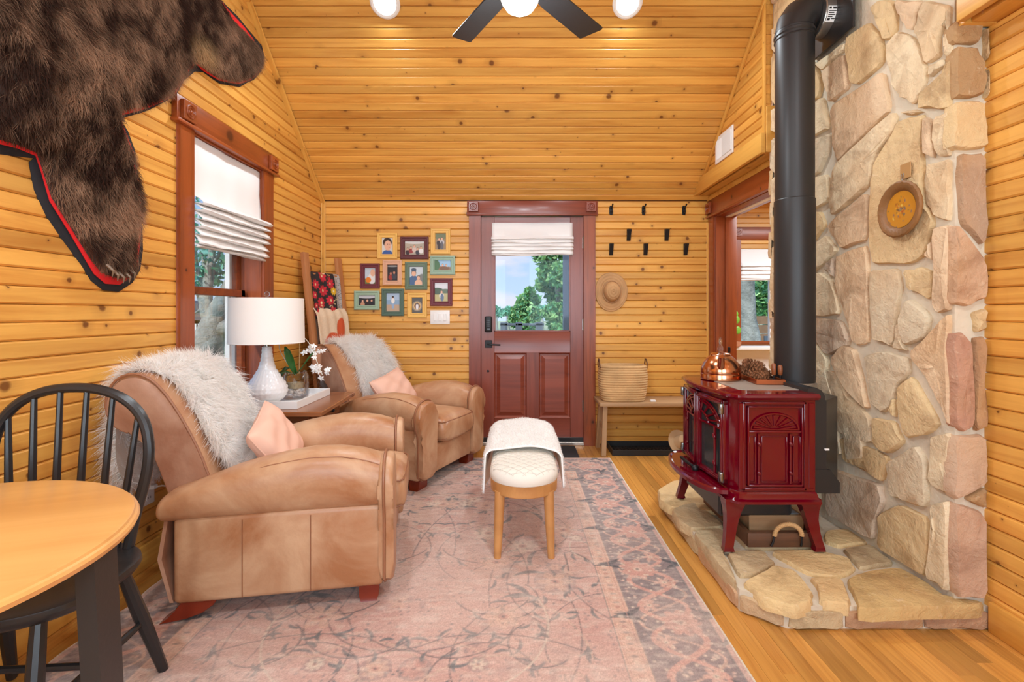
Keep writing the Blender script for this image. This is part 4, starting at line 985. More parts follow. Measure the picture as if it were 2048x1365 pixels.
def sheepskin(label, loc, ang, yc, wl, seed, n=42000):
    t = thing('sheepskin_throw', label, 'throw', loc, math.radians(ang), 'white sheepskins draped over the recliners')
    r = np.random.default_rng(seed); path = np.array(cham(SHEEP, False, 2)); k = len(path)
    seg = np.r_[0, np.cumsum(np.hypot(*np.diff(path, axis=0).T))]; Ltot = seg[-1]
    def surf(s, tt):
        x = np.interp(s, seg, path[:, 0]); z = np.interp(s, seg, path[:, 1]); e = 0.01
        dx = np.interp(np.clip(s+e, 0, Ltot), seg, path[:, 0])-np.interp(np.clip(s-e, 0, Ltot), seg, path[:, 0]); dz = np.interp(np.clip(s+e, 0, Ltot), seg, path[:, 1])-np.interp(np.clip(s-e, 0, Ltot), seg, path[:, 1])
        q = s/Ltot
        lo = -wl[0]*(0.80+0.20*np.sin(PI*np.clip(q*1.05, 0, 1))**0.6)+0.02*np.sin(q*17+seed); hi = wl[1]*(0.82+0.18*np.sin(PI*q)**0.6)+0.018*np.sin(q*14+seed*2)
        y = yc+lo+(hi-lo)*tt; ln = np.hypot(dx, dz)+1e-9
        N = np.stack([dz/ln, np.zeros_like(dx), -dx/ln], -1); T = np.stack([dx/ln, np.zeros_like(dx), dz/ln], -1)
        flip = np.where(N[..., 0:1]*0+N[..., 2:3] < -0.15, -1, 1)
        N = np.stack([-dz/ln, np.zeros_like(dx), dx/ln], -1)
        bul = 0.010*np.sin(tt*9+q*7)
        Pn = np.stack([x, y, z], -1)+N*bul[..., None]
        return Pn, N, T
    Sg, Tg = np.meshgrid(np.linspace(0, Ltot, 40), np.linspace(0, 1, 20), indexing='ij'); Pn, N, T = surf(Sg, Tg)
    j, i = np.meshgrid(np.arange(39), np.arange(19), indexing='ij'); b = (j*20+i).ravel()
    me = np_mesh('hide', Pn.reshape(-1, 3), np.stack([b, b+1, b+21, b+20], 1)); link('hide', me, M['skin'], t)
    s = r.random(n)*Ltot; tt = r.random(n); R, N, T = surf(s, tt)
    crest = Ltot*0.52; dirn = np.where(s < crest, -1, 1)[:, None]; Fl = T*dirn
    side = np.clip((np.abs(tt-0.5)*2-0.80)*5, 0, 1)[:, None]*np.sign(tt-0.5)[:, None]*np.array([[0, 1, 0]]); Fl = Fl+side*1.2; Fl[:, 2] -= np.abs(side[:, 1])*0.9
    clump = np.stack([vnoise(s, tt, 22, 3), vnoise(tt*0.5, s, 25, 4), vnoise(s+3, tt, 30, 5)], -1)-0.5
    Fl = Fl+clump*2.2; Fl /= np.linalg.norm(Fl, axis=1, keepdims=True)
    tone = 0.93+0.10*r.random((n, 1)); C = lin((252, 251, 249))*tone
    strands('wool', R, N, Fl, 0.060*(1+.45*np.clip((np.abs(tt-.5)*2-.7)/.3, 0, 1)+.4*np.clip((s/Ltot-.9)/.1, 0, 1)), 0.0013, C, M['wool'], t, 0.55, 0.12, 0.22, 1.02, 1.0)
    return t
def pillow(label, loc, rot, a, b, h, seed):
    r = random.Random(seed); n = 26; V = []; Fc = []
    for sg in (1, -1):
        for j in range(n+1):
            for i in range(n+1):
                u, v = -1+2*i/n, -1+2*j/n
                pin = 1-0.10*(1-abs(u))**1.0*0+0
                X = a*u*(1-0.07*(1-v*v)**1.0*abs(u)**3*0-0.06*(1-abs(v))*abs(u)**4); Yy = b*v*(1-0.06*(1-abs(u))*abs(v)**4)
                th = max(0.0, (1-u**4)*(1-v**4))**0.5
                wr = 0.006*math.sin(u*7+v*3+seed)*(1-u*u)+0.004*math.sin(v*9-u*5)*(1-v*v)
                V.append((X, Yy, sg*(h*th+0.003)+wr*th))
    m = (n+1)**2
    for s in range(2):
        for j in range(n):
            for i in range(n):
                q = s*m+j*(n+1)+i; Fc.append((q, q+1, q+n+2, q+n+1) if s == 0 else (q, q+n+1, q+n+2, q+1))
    for i in range(n):
        for (p, q) in ((i, i+1), (n*(n+1)+i+1, n*(n+1)+i)): Fc.append((p, m+p, m+q, q))
        for (p, q) in (((i+1)*(n+1), i*(n+1)), (i*(n+1)+n, (i+1)*(n+1)+n)): Fc.append((p, m+p, m+q, q))
    t = thing('throw_pillow', label, 'pillow', loc, group='pink pillows on the recliners', rot=rot)
    mb = MB(); mb.v = V; mb.f = Fc; mb.build('cover', M['pink'], t, True, 1.2)
    e = [(a*x, b*y, 0) for x, y in [(-1, -1), (-.5, -.97), (0, -.94), (.5, -.97), (1, -1), (.97, -.5), (.94, 0), (.97, .5), (1, 1), (.5, .97), (0, .94), (-.5, .97), (-1, 1), (-.97, .5), (-.94, 0), (-.97, -.5)]]
    MB().tube(e, 0.004, 6, closed=True).build('edge_seam', M['pink'], t)
    return t
R1, R1A = (-1.004, 2.30, 0.0095), 10.0
R2, R2A = (-0.832, 3.694, 0.0095), -24.0
make_recliner('tan leather recliner nearest the dining table with its side to the viewer', R1, R1A)
make_recliner('tan leather recliner beside the entrance door, turned towards the viewer', R2, R2A)
sheepskin('shaggy white sheepskin over the back of the nearer recliner', R1, R1A, 0.03, (0.235, 0.25), 3, 52000)
sheepskin('white sheepskin over the back of the recliner by the door', R2, R2A, 0.065, (0.215, 0.225), 8)
def loc_of(base, ang, p):
    a = math.radians(ang); return (base[0]+p[0]*math.cos(a)-p[1]*math.sin(a), base[1]+p[0]*math.sin(a)+p[1]*math.cos(a), base[2]+p[2])
def leanrot(ang, tilt, spin):
    # pillow local x = width, y = height, z = thickness; leans back against the seat back
    Mx = Matrix.Rotation(math.radians(ang), 3, 'Z') @ Matrix.Rotation(math.radians(tilt), 3, 'Y') @ Matrix(((0, 0, 1), (1, 0, 0), (0, 1, 0))) @ Matrix.Rotation(math.radians(spin), 3, 'Z')
    return Mx.to_euler()
pillow('pink pillow leaning on the nearer recliner seat', loc_of(R1, R1A, (-0.125, 0.02, 0.575)), leanrot(R1A, -32, 14), 0.20, 0.15, 0.055, 1)
pillow('pink pillow leaning on the seat of the recliner by the door', loc_of(R2, R2A, (-0.13, 0.03, 0.575)), leanrot(R2A, -32, 12), 0.20, 0.15, 0.055, 2)

# ================================================================== SIDE TABLE GROUP
TT = 0.635
t = thing('side_table', 'walnut side table wedged between the two leather recliners', 'table', (-1.40, 3.05, 0))
top = [(-1.715, 2.72), (-1.088, 2.72), (-1.128, 3.40), (-1.715, 3.40)]
MB().prism([(x+1.40, y-3.05) for x, y in top], TT-0.028, TT, None, 0.004).build('tabletop', M['walnut'], t, True, 0.5)
MB().box(-0.28, 0.19, -0.22, 0.28, TT-0.13, TT-0.028, 0.003).build('apron', M['walnut'], t)
dr = MB().box(0.19, 0.203, -0.19, 0.25, TT-0.118, TT-0.036, 0.003).build('drawer', M['walnut'], t)
MB().sphere((0.214, 0.1, TT-0.077), 0.012).build('knob', M['black_metal'], dr)
for xx, yy in ((-.27, -.14), (.17, -.14), (-.27, .26), (.17, .26)): MB().rings([[(xx-q, yy-q, z), (xx+q, yy-q, z), (xx+q, yy+q, z), (xx-q, yy+q, z)] for z, q in ((0, .014), (TT-0.028, .022))]).build('leg', M['walnut'], t, smooth=False)
t = thing('serving_tray', 'white rectangular tray under the lamp and glass jar', 'tray', (-1.455, 3.045, TT))
mb = trayrim(MB(), .195, .25, .045, .012, .012)
mb.build('tray_body', M['white_paint'], t)
LX, LY, LZ = -1.487, 2.90, TT+0.0125
t = thing('table_lamp', 'white hobnail table lamp with wide drum shade', 'lamp', (LX, LY, LZ))
def hob(r, z, a):
    return r+0.0048*max(0, math.sin(a*26))*max(0, math.sin(z*260)) if z < 0.20 else r+0.0012*math.sin(z*260)
bp = [(.060, 0), (.064, .006), (.060, .012)]+[(r, z) for r, z in zip(np.interp(np.linspace(.016, .34, 55), [.016, .04, .07, .10, .13, .17, .21, .26, .30, .34], [.070, .100, .114, .112, .098, .072, .050, .036, .030, .028]), np.linspace(.016, .34, 55))]+[(.024, .345), (1e-5, .345)]
MB().lathe(bp, 104, None, rfun=hob).build('base', M['ceramic'], t, True, 0.9)
MB().tube([(0, 0, .34), (0, 0, .63)], 0.006, 8).lathe([(.016, .345), (.016, .37), (.012, .375), (1e-5, .375)], 12).build('stem', M['chrome'], t)
S0, S1 = 1.013-LZ, 1.28-LZ
sh = MB().lathe([(.208, S0), (.204, S1), (.2015, S1), (.2055, S0), (.208, S0)], 48).build('shade', M['shade'], t, True, 0.6)
MB().tube([(.207*math.cos(a), .207*math.sin(a), S0+.004) for a in np.linspace(0, 2*PI, 40)[:-1]], .003, 5, True).build('shade_ring', M['shade'], sh)
MB().tube([(-.203, 0, S1-.03), (0, 0, S1-.03), (.203, 0, S1-.03)], .002, 5).build('spider_bar', M['chrome'], sh)
MB().tube([(0, -.203, S1-.03), (0, 0, S1-.03), (0, .203, S1-.03)], .002, 5).build('spider_bar', M['chrome'], sh)
MB().lathe([(.005, S1-.05), (.005, S1+.003), (.009, S1+.006), (.005, S1+.010)], 12).sphere((0, 0, S1+.026), .017).build('finial', M['jar_glass'], t)
# glass jar, stones and orchid
JX, JY, JZ = -1.402, 3.09, TT+0.0125
t = thing('glass_jar', 'clear hobnail glass jar with pebbles on the white tray', 'vase', (JX, JY, JZ))
mb = MB().lathe([(.066, 0), (.076, .01), (.078, .09), (.076, .15), (.068, .160), (.068, .172), (.065, .172), (.065, .160), (.072, .15), (.074, .09), (.072, .012), (1e-5, .010)], 36)
mb.build('jar_wall', M['jar_glass'], t)
mb = MB()
for i in range(18):
    for j in range(6): a = 2*PI*(i+.5*(j % 2))/18; mb.sphere((.078*math.cos(a), .078*math.sin(a), .028+j*.021), .0065, 6, 4)
mb.build('hobnails', M['jar_glass'], t)
mb = MB(); rr = random.Random(3)
for i in range(26): a = rr.uniform(0, 6.3); q = rr.uniform(0, .055); mb.sphere((q*math.cos(a), q*math.sin(a), .022+rr.uniform(0, .035)), rr.uniform(.011, .017), 8, 5, (1, .8, .7))
mb.build('pebbles', plain('pale_pebble', rgb(224, 208, 196), 0.6), t)
t = thing('potted_orchid', 'white orchid with arching stem growing from the glass jar', 'plant', (JX, JY, JZ))
mb = MB(); mb.lathe([(.02, .06), (.045, .065), (.048, .10), (1e-5, .105)], 16).build('moss', plain('moss', rgb(170, 150, 118), .9, bump=.01), t)
def strap(name, pts, ws, mat, parent, up=(0, 0, 1)):
    pts = [Vector(p) for p in pts]; V = []; Fc = []; k = len(pts)
    for i in range(k):
        d = (pts[min(i+1, k-1)]-pts[max(i-1, 0)]).normalized(); s = d.cross(Vector(up)); s = s.normalized() if s.length > 1e-4 else Vector((1, 0, 0)); n = s.cross(d)
        V += [pts[i]-s*ws[i]+n*ws[i]*.3, pts[i], pts[i]+s*ws[i]+n*ws[i]*.3]
    for i in range(k-1):
        for j in range(2): Fc.append((i*3+j, i*3+j+1, i*3+j+4, i*3+j+3))
    mb = MB(); mb.v = [tuple(v) for v in V]; mb.f = Fc; o = mb.build(name, mat, parent, True, None, fixn=False); sm = o.modifiers.new('thick', 'SOLIDIFY'); sm.thickness = .002; return o
W5 = [.008, .02, .026, .022, .004]
strap('leaf', [(0, 0, .15), (-.012, -.02, .20), (-.024, -.035, .25), (-.034, -.05, .30), (-.04, -.06, .335)], W5, M['leaf'], t, (1, -.6, 0))
strap('leaf', [(0, 0, .15), (.03, .02, .19), (.065, .03, .24), (.10, .03, .285), (.14, .03, .30)], [.006, .014, .02, .018, .003], M['leaf'], t)
strap('leaf', [(-.01, -.02, .16), (-.04, -.05, .175), (-.075, -.075, .16), (-.10, -.09, .12), (-.115, -.10, .06)], [.01, .026, .034, .03, .006], M['leaf'], t)
strap('leaf', [(0, .01, .155), (-.04, .05, .185), (-.08, .08, .19), (-.12, .1, .16), (-.14, .1, .12)], W5, M['leaf'], t)
stem = [(0, 0, .15), (-.06, -.01, .24), (-.115, 0, .33), (-.085, .01, .40), (-.02, .02, .425), (.06, .02, .38), (.11, .01, .30), (.14, .0, .22), (.175, -.01, .15)]
MB().tube(cham(stem, False, 2), .0028, 6).build('stem', plain('pale_stem', rgb(214, 206, 190), .6), t)
MB().tube([(.0, .05, .15), (.005, .05, .45)], .0022, 6).build('stake', M['rope'], t)
def flower_mesh():
    mb = MB()
    for k, (a, L, wd) in enumerate(((90, .021, .012), (20, .024, .015), (160, .024, .015), (230, .02, .011), (310, .02, .011))):
        a = math.radians(a); d = Vector((math.cos(a), math.sin(a), 0)); s = Vector((-d.y, d.x, 0))
        mb.add([Vector((0, 0, 0)), d*L*.5+s*wd*.5+Vector((0, 0, .004)), d*L+Vector((0, 0, .001)), d*L*.5-s*wd*.5+Vector((0, 0, .004)), d*L*.5+Vector((0, 0, .006)), d*L*.5-Vector((0, 0, .001))], [(0, 1, 4), (1, 2, 4), (2, 3, 4), (3, 0, 4), (0, 5, 1), (1, 5, 2), (2, 5, 3), (3, 5, 0)])
    mb.sphere((0, -.002, .006), .004, 6, 4)
    me = bpy.data.meshes.new('flower'); me.from_pydata(mb.v, [], mb.f); me.materials.append(M['petal']); return me
fm = flower_mesh(); rr = random.Random(9); sp = cham(stem, False, 2)
for i in range(20):
    p = Vector(sp[int(len(sp)*rr.uniform(.68, .99))])+Vector((rr.uniform(-.045, .06), rr.uniform(-.04, .03), rr.uniform(-.04, .04)))
    o = bpy.data.objects.new('flower', fm); COL.objects.link(o); o.parent = t; o.location = p; o.rotation_euler = (PI/2+rr.uniform(-.6, .6), rr.uniform(-.5, .5), rr.uniform(-.5, .9)); q = rr.uniform(.9, 1.25); o.scale = (q, q, q)

# ================================================================== BLANKET LADDER
ll, lr = Vector((-1.682, 3.86, 1.675)), Vector((-1.572, 4.285, 1.675))
across = (lr-ll).normalized(); nrm = across.cross(Vector((0, 0, 1))).normalized()
lean = nrm*0.20; t = thing('blanket_ladder', 'wooden blanket ladder leaning across the corner behind the recliner', 'ladder', (ll.x, ll.y, 0))
ob = Vector((ll.x, ll.y, 0))
def lad(s, u, off=0.0): # s across 0..1, u height fraction 0..1
    return ll+across*((lr-ll).length*s)+lean*(1-u)+Vector((0, 0, -1.675*(1-u)))+nrm*off-ob
for s in (0, 1):
    a, b = lad(s, 0), lad(s, 1); d = (b-a).normalized(); ey = across; ez = d.cross(ey)
    o = MB().box(0, (b-a).length, -.033, .033, -.016, .016, .004, 2).build('rail', M['ladder'], t); o.matrix_local = frame(a, d, ey, ez)
for u in (.18, .36, .54, .706, .90): MB().tube([lad(0, u), lad(1, u)], .013, 10).build('rung', M['ladder'], t)
def drape(name, label, cat, cv, uTop, front, back, s0, s1, off, mat):
    L = front+back
    def fn(u, v):
        s = s0+(s1-s0)*u/cv.w; d = (v/cv.h)*L-front        # d<0 front side
        h = np.where(d < 0, uTop*1.675+d*1.0, uTop*1.675-d)
        ph = np.clip(d/0.05, -1, 1); rise = .022*(1-ph*ph)
        o = np.where(d < 0, .020, -.020); o = o*np.abs(ph)**.5
        wav = .010*np.sin(u/cv.w*11+1)*np.clip(-d/front, 0, 1)+.004*np.sin(u/cv.w*25+v*3)
        uu = h/1.675; X = [None]*3
        for k in range(3): X[k] = ll[k]+across[k]*(lr-ll).length*s+lean[k]*(1-uu)+nrm[k]*(o+off*np.sign(o)*np.abs(ph)+wav)
        X[2] = h+rise+off
        return X
    o = cv.mesh(name, fn, mat, None); sm = o.modifiers.new('thick', 'SOLIDIFY'); sm.thickness = .006
    tag(o, label, cat); return o
q = Canvas(.42, .75, .0055, lin((40, 34, 36))); rr = random.Random(4)
q.blend(((q.U > .335)).astype(float), lin((176, 170, 166)))
for i in range(160):
    x, y = rr.uniform(.34, .42), rr.uniform(0, .75); q.curve([(x+k*.003, y+k*.0015) for k in range(5)], .0022, lin((60, 58, 60)), .8)
RED, YEL, CRM = lin((196, 40, 56)), lin((220, 176, 40)), lin((236, 220, 170))
for (x, y, r, cc) in ((.05, .06, .055, RED), (.17, .03, .045, YEL), (.26, .08, .058, RED), (.11, .17, .058, RED), (.24, .20, .055, RED), (.02, .25, .04, RED), (.15, .30, .06, RED), (.30, .30, .045, YEL), (.26, .38, .055, RED), (.05, .36, .05, RED), (.16, .44, .05, RED), (.31, .02, .045, RED), (.07, .52, .055, RED), (.25, .55, .055, RED), (.15, .63, .05, YEL), (.02, .14, .03, RED)):
    for k in range(9):
        a = 2*PI*k/9; q.ell(x+math.cos(a)*r*.62, y+math.sin(a)*r*.62, r*.40, r*.22, cc, a)
    q.ell(x, y, r*.5, r*.5, cc); q.ell(x, y, r*.20, r*.26, CRM)
for k in range(16):
    x, y, a = rr.uniform(.02, .32), rr.uniform(.02, .7), rr.uniform(0, 6); pts = []
    for i in range(22): pts.append((x, y)); x += math.cos(a)*.003; y += math.sin(a)*.003; a += .16
    q.curve(pts, .0028, CRM, .9)
drape('folded_quilt', 'black folded quilt with red and yellow flowers on the ladder', 'quilt', q, .90, .365, .22, .06, .93, 0.0, M['cloth_print'])
q = Canvas(.44, 1.0, .0075, lin((226, 204, 176)))
q.a *= (0.95+.1*RNG.random(q.a.shape[:2]))[..., None]
ORG = lin((206, 88, 48))
for (x, y, rx, ry, a) in ((.315, .42, .062, .10, -.35), (.17, .325, .10, .066, .30), (.33, .24, .08, .06, -.5), (.2, .17, .06, .09, .2)): q.ell(x, y, rx, ry, ORG, a)
drape('knit_blanket', 'cream knitted blanket with rust petals on the lower ladder rung', 'blanket', q, .712, .58, .42, .04, .99, .022, M['cloth_print'])

# ================================================================== PICTURE FRAMES
SK, HAIR = lin((224, 176, 148)), lin((58, 40, 32))
def photo(w, h, kind, seed):
    c = Canvas(w, h, .0032, lin((150, 160, 150))); r = random.Random(seed); U, V = c.U/w, c.V/h
    E = lambda x, y, rx, ry, col, a=0.0: c.ell(x*w, y*h, rx*w, ry*h, col, a)
    def person(x, y, s, shirt, skin=SK, hair=HAIR):
        E(x, y-s*1.5, s*1.0*h/w, s*1.1, lin(shirt)); E(x, y+s*.1, s*.48*h/w, s*.62, hair); E(x, y, s*.42*h/w, s*.52, skin)
    if kind == 'portrait': c.a[:] = lin((206, 206, 200)); E(.5, .02, .46, .24, lin((58, 94, 160))); E(.5, .72, .40, .27, HAIR); E(.54, .53, .30, .30, SK); E(.66, .42, .05, .02, lin((180, 90, 80))); E(.52, .60, .04, .025, HAIR); E(.70, .60, .03, .02, HAIR)
    elif kind == 'group': c.a[:] = lin((176, 166, 150)); E(.5, 1.0, .7, .2, lin((220, 222, 222))); [person(.15+.17*i, .42+.1*((i*7) % 3), .16, ((60, 40, 44), (150, 60, 60), (210, 190, 180), (60, 60, 70), (230, 230, 230))[i]) for i in range(5)]
    elif kind == 'couple': c.a[:] = lin((150, 128, 100)); E(.5, 1, .7, .4, lin((110, 120, 90))); person(.36, .62, .14, (46, 34, 38)); person(.62, .66, .14, (190, 190, 196)); E(.36, .25, .15, .26, lin((46, 34, 38))); E(.62, .25, .14, .26, lin((90, 90, 100)))
    elif kind == 'pumpkin': c.a[:] = lin((190, 206, 216)); E(.5, .1, .8, .3, lin((110, 120, 70))); E(.66, .35, .36, .34, lin((226, 226, 224))); E(.74, .70, .22, .22, SK); E(.34, .26, .26, .17, lin((226, 130, 40)))
    elif kind == 'dark': c.a[:] = lin((40, 36, 40)); E(.5, .9, .5, .05, lin((150, 150, 150))); person(.34, .45, .15, (150, 50, 40), lin((190, 120, 96))); person(.66, .5, .15, (60, 60, 70), lin((200, 140, 110)))
    elif kind == 'dad': c.a[:] = lin((196, 208, 216)); E(.9, .2, .3, .4, lin((120, 124, 120))); person(.32, .62, .27, (70, 100, 140)); E(.32, .82, .2, .09, lin((70, 84, 104))); person(.66, .38, .20, (226, 180, 150))
    elif kind == 'beach': c.a[:] = lin((150, 190, 224)); E(.5, .05, .8, .35, lin((150, 112, 80))); E(.12, .5, .2, .5, lin((70, 110, 70))); person(.5, .52, .2, (220, 150, 140)); person(.72, .5, .18, (230, 230, 235)); E(.6, .2, .3, .2, lin((120, 80, 50)))
    elif kind == 'hill': c.a[:] = lin((216, 220, 226)); E(.5, .15, .9, .35, lin((186, 176, 120))); E(.2, .55, .5, .18, lin((66, 84, 62))); E(.8, .55, .4, .12, lin((90, 108, 84))); person(.52, .5, .13, (226, 222, 216)); E(.56, .22, .13, .2, lin((90, 110, 140)))
    elif kind == 'three': c.a[:] = lin((52, 50, 54)); E(.5, 1.0, .8, .32, lin((196, 200, 206))); person(.24, .42, .2, (200, 150, 120)); person(.52, .46, .22, (60, 44, 44)); person(.78, .46, .2, (44, 44, 50))
    elif kind == 'pier': c.a[:] = lin((168, 192, 216)); c.blend((V < .38).astype(float), lin((190, 164, 140))); c.blend(((V > .38) & (V < .62)).astype(float), lin((138, 168, 196))); E(.5, .33, .1, .18, lin((150, 176, 206))); E(.5, .58, .13, .14, lin((230, 228, 224))); E(.5, .76, .08, .06, SK); E(.5, .79, .08, .05, HAIR)
    elif kind == 'ring': c.a[:] = lin((84, 80, 76)); E(.5, .46, .46, .32, lin((150, 138, 120))); E(.5, .46, .34, .24, lin((226, 190, 130))); E(.5, .46, .27, .19, lin((120, 84, 60))); E(.5, .42, .12, .2, lin((226, 226, 230))); E(.5, .62, .08, .06, HAIR)
    return c
FRAMES = [((755, 467, 795, 518), (232, 186, 98), 'portrait', 'yellow picture frame with a close portrait of a child'),
 ((801, 474, 857.5, 519), (96, 44, 48), 'group', 'wide burgundy picture frame with a crowded group photo'),
 ((861.6, 458, 901, 509), (230, 184, 100), 'couple', 'yellow picture frame hung highest, with a standing couple'),
 ((721, 527.5, 760, 577.5), (110, 46, 54), 'pumpkin', 'burgundy picture frame with a child and an orange pumpkin'),
 ((766, 521, 804.5, 571), (216, 170, 140), 'dark', 'pale pink picture frame with a dark photo'),
 ((810.5, 524.7, 855, 579.5), (104, 124, 104), 'dad', 'sage green picture frame with a man and a child'),
 ((860.6, 512, 910.5, 550), (150, 178, 158), 'beach', 'mint landscape picture frame right of the sage frame'),
 ((860.6, 557, 905, 612.4), (112, 46, 56), 'hill', 'burgundy picture frame directly above the light switch'),
 ((709, 582, 759.5, 620), (156, 182, 158), 'three', 'mint landscape picture frame at the lower left of the cluster'),
 ((764, 577.7, 808.5, 632.5), (84, 108, 94), 'pier', 'dark green picture frame with a child on a pier'),
 ((815, 586.5, 854, 636), (234, 188, 100), 'ring', 'yellow picture frame at the bottom of the cluster')]
for k, ((xa, ya, xb, yb), col, kind, lab) in enumerate(FRAMES):
    x0, x1, z0, z1 = bx(xa), bx(xb), bz(yb), bz(ya); w, h = x1-x0, z1-z0
    t = thing('picture_frame', lab, 'picture', (x0, YB-0.001, z0), group='picture frames on the door wall')
    fm_ = plain('frame_paint_%d' % k, rgb(*col), .45, bump=.001, bscale=60); fwid = .042
    def rr_(i, y): return [(i, y, i), (w-i, y, i), (w-i, y, h-i), (i, y, h-i)]
    mb = MB().rings([rr_(0, 0), rr_(0, -.014), rr_(.006, -.018), rr_(.014, -.018), rr_(.018, -.012), rr_(.028, -.012), rr_(.032, -.016), rr_(.038, -.016), rr_(fwid, -.006), rr_(fwid, -.001)], cap=False)
    mb.build('frame_moulding', fm_, t, smooth=False)
    pw, ph = w-2*fwid+.006, h-2*fwid+.006; cv = photo(pw, ph, kind, k)
    cv.mesh('photo', lambda u, v: (fwid-.003+u, np.zeros_like(u)-.004, fwid-.003+v), M['print'], t, False)
# light switch
t = thing('light_switch', 'white triple rocker light switch left of the door', 'switch', (bx(860.8), YB-.001, bz(648.7)))
w, h = bx(899.8)-bx(860.8), bz(621)-bz(648.7)
MB().box(0, w, -.008, 0, 0, h, .003, 2).build('plate', M['white'], t)
for k in range(3): MB().box(w*(.17+.25*k), w*(.17+.25*k)+.028, -.013, -.006, h*.24, h*.76, .002).build('rocker', M['white'], t)
# ================================================================== BENCH STOOL WITH FLEECE
BXc, BY0, BY1, BR = 0.045, 2.275, 3.30, 0.168
def stadium(r, y0, y1, n=14):
    pts = []
    for i in range(n+1): a = PI+PI*i/n; pts.append((r*math.cos(a), y0+BR+r*math.sin(a)))
    for i in range(n+1): a = PI*i/n; pts.append((r*math.cos(a), y1-BR+r*math.sin(a)))
    return pts
t = thing('upholstered_bench', 'oval wooden bench with cream patterned cushion on the rug', 'bench', (BXc, 0, 0))
MB().prism(stadium(BR, BY0, BY1), .315, .372, None, .004).build('rim', M['mango'], t, True, 0.6)
rg = []
for z, q in ((.372, .0), (.385, .004), (.405, .002), (.422, -.012), (.434, -.035), (.441, -.075), (.443, -.12)): rg.append([(x, y, z) for x, y in stadium(BR+q, BY0, BY1)])
cu = MB().rings(rg).build('cushion', M['upholstery'], t, True, 1.0)
# raised lattice stitching near the end of the cushion
mb = MB()
def ctop(x, y):
    yc = min(max(y, BY0+BR), BY1-BR); d = math.hypot(x, y-yc); q = BR-d
    return float(np.interp(q, [-.004, -.002, .012, .035, .075, .12, .17], [.385, .405, .422, .434, .441, .443, .443]))+.0006
for k in range(-5, 14):
    for sg in (1, -1):
        pts = []
        for i in range(60):
            x = -.165+.33*i/59; y = BY0+.02+k*.055+sg*(x)*1.0
            yc = max(y, BY0+BR)
            if math.hypot(x, y-yc) < BR-.006 and BY0 < y < BY0+.45: pts.append((x, y, ctop(x, y)))
        if len(pts) > 3: mb.tube(pts, .0016, 4)
    y = BY0+.03+k*.055
    if BY0+.02 < y < BY0+.45:
        pts = [(x, y, ctop(x, y)) for x in np.linspace(-.15, .15, 24) if math.hypot(x, y-max(y, BY0+BR)) < BR-.008]
        if len(pts) > 3: mb.tube(pts, .0013, 4)
mb.build('lattice_stitching', plain('pale_stitch', rgb(208, 202, 192), .9), cu)
for x, y, sx, sy in ((-.118, BY0+.075, -.012, -.012), (.118, BY0+.075, .012, -.012), (-.118, BY1-.075, -.012, .012), (.118, BY1-.075, .012, .012)):
    MB().tube([(x, y, .33), (x+sx*.5, y+sy*.5, .17), (x+sx, y+sy, .010)], [.026, .023, .017], 14).build('leg', M['mango'], t, True, .8)
# fleece throw: grid over the far part of the bench
t = thing('fleece_throw', 'white fleece throw draped over the far half of the bench', 'throw', (BXc, 0, 0))
def fl(s, v):
    """s in -1..1 across (arc length from the middle), v in 0..1 from the near hem to the far end"""
    y = 2.55+v*0.80+0.05*np.cos(s*2.6)*(1-v)
    yy = np.clip(y, BY0+BR, BY1-BR); r = np.sqrt(np.maximum(0.185**2-(y-yy)**2, 0.03**2))
    hang = .145+.075*np.clip(-s, 0, 1)+.03*np.sin(v*7+s*2)
    a = np.abs(s)*(0.20+hang); flat = r-.02
    over = np.clip(a-flat, 0, None)
    x = np.sign(s)*(np.minimum(a, flat)+.036*np.clip(over/.05, 0, 1)+.012*np.clip(over, 0, 1)*8*np.sin(v*5+1)*.4)
    z = .462-np.where(over > 0, np.where(over < .05, over**2/.1, over-.025), 0)
    z = z+.012*(1-np.clip(a/flat, 0, 1)**2)+.004*np.sin(s*8+v*6)
    far = np.clip((y-(BY1+.0))/.05, 0, 1); z = z-far*.05
    return np.stack([x, y, np.maximum(z, .20)], -1)
Sg, Vg = np.meshgrid(np.linspace(-1, 1, 49), np.linspace(0, 1, 33), indexing='ij'); Pn = fl(Sg, Vg)
j, i = np.meshgrid(np.arange(48), np.arange(32), indexing='ij'); b = (j*33+i).ravel()
me = np_mesh('fleece_cloth', Pn.reshape(-1, 3), np.stack([b, b+33, b+34, b+1], 1)); o = link('fleece_cloth', me, M['fleece'], t, True, None)
sm = o.modifiers.new('thick', 'SOLIDIFY'); sm.thickness = .008; sm.offset = 0
n = 26000; s = RNG.uniform(-1, 1, n); v = RNG.random(n); e = 1e-3; R = fl(s, v); du = fl(np.clip(s+e, -1, 1), v)-R; dv = fl(s, np.clip(v+e, 0, 1))-fl(s, np.clip(v-e, 0, 1)); N = np.cross(du, dv); N /= (np.linalg.norm(N, axis=1, keepdims=True)+1e-12)
N[(N[:, 2] < 0) & (np.abs(s) < .5)] *= -1
out = np.stack([np.sign(s), 0*s, 0*s], -1); fl_ = np.where((np.sum(N*out, 1) < 0) & (np.abs(s) > .5), -1, 1)[:, None]; N = N*fl_
Fl = RNG.normal(0, 1, (n, 3)); Fl /= np.linalg.norm(Fl, axis=1, keepdims=True)
strands('pile', R+N*.004, N, Fl, .011, .0012, lin((250, 249, 247))*(.93+.08*RNG.random((n, 1))), M['wool'], t, .6, .05, .2, 1.03, .97)

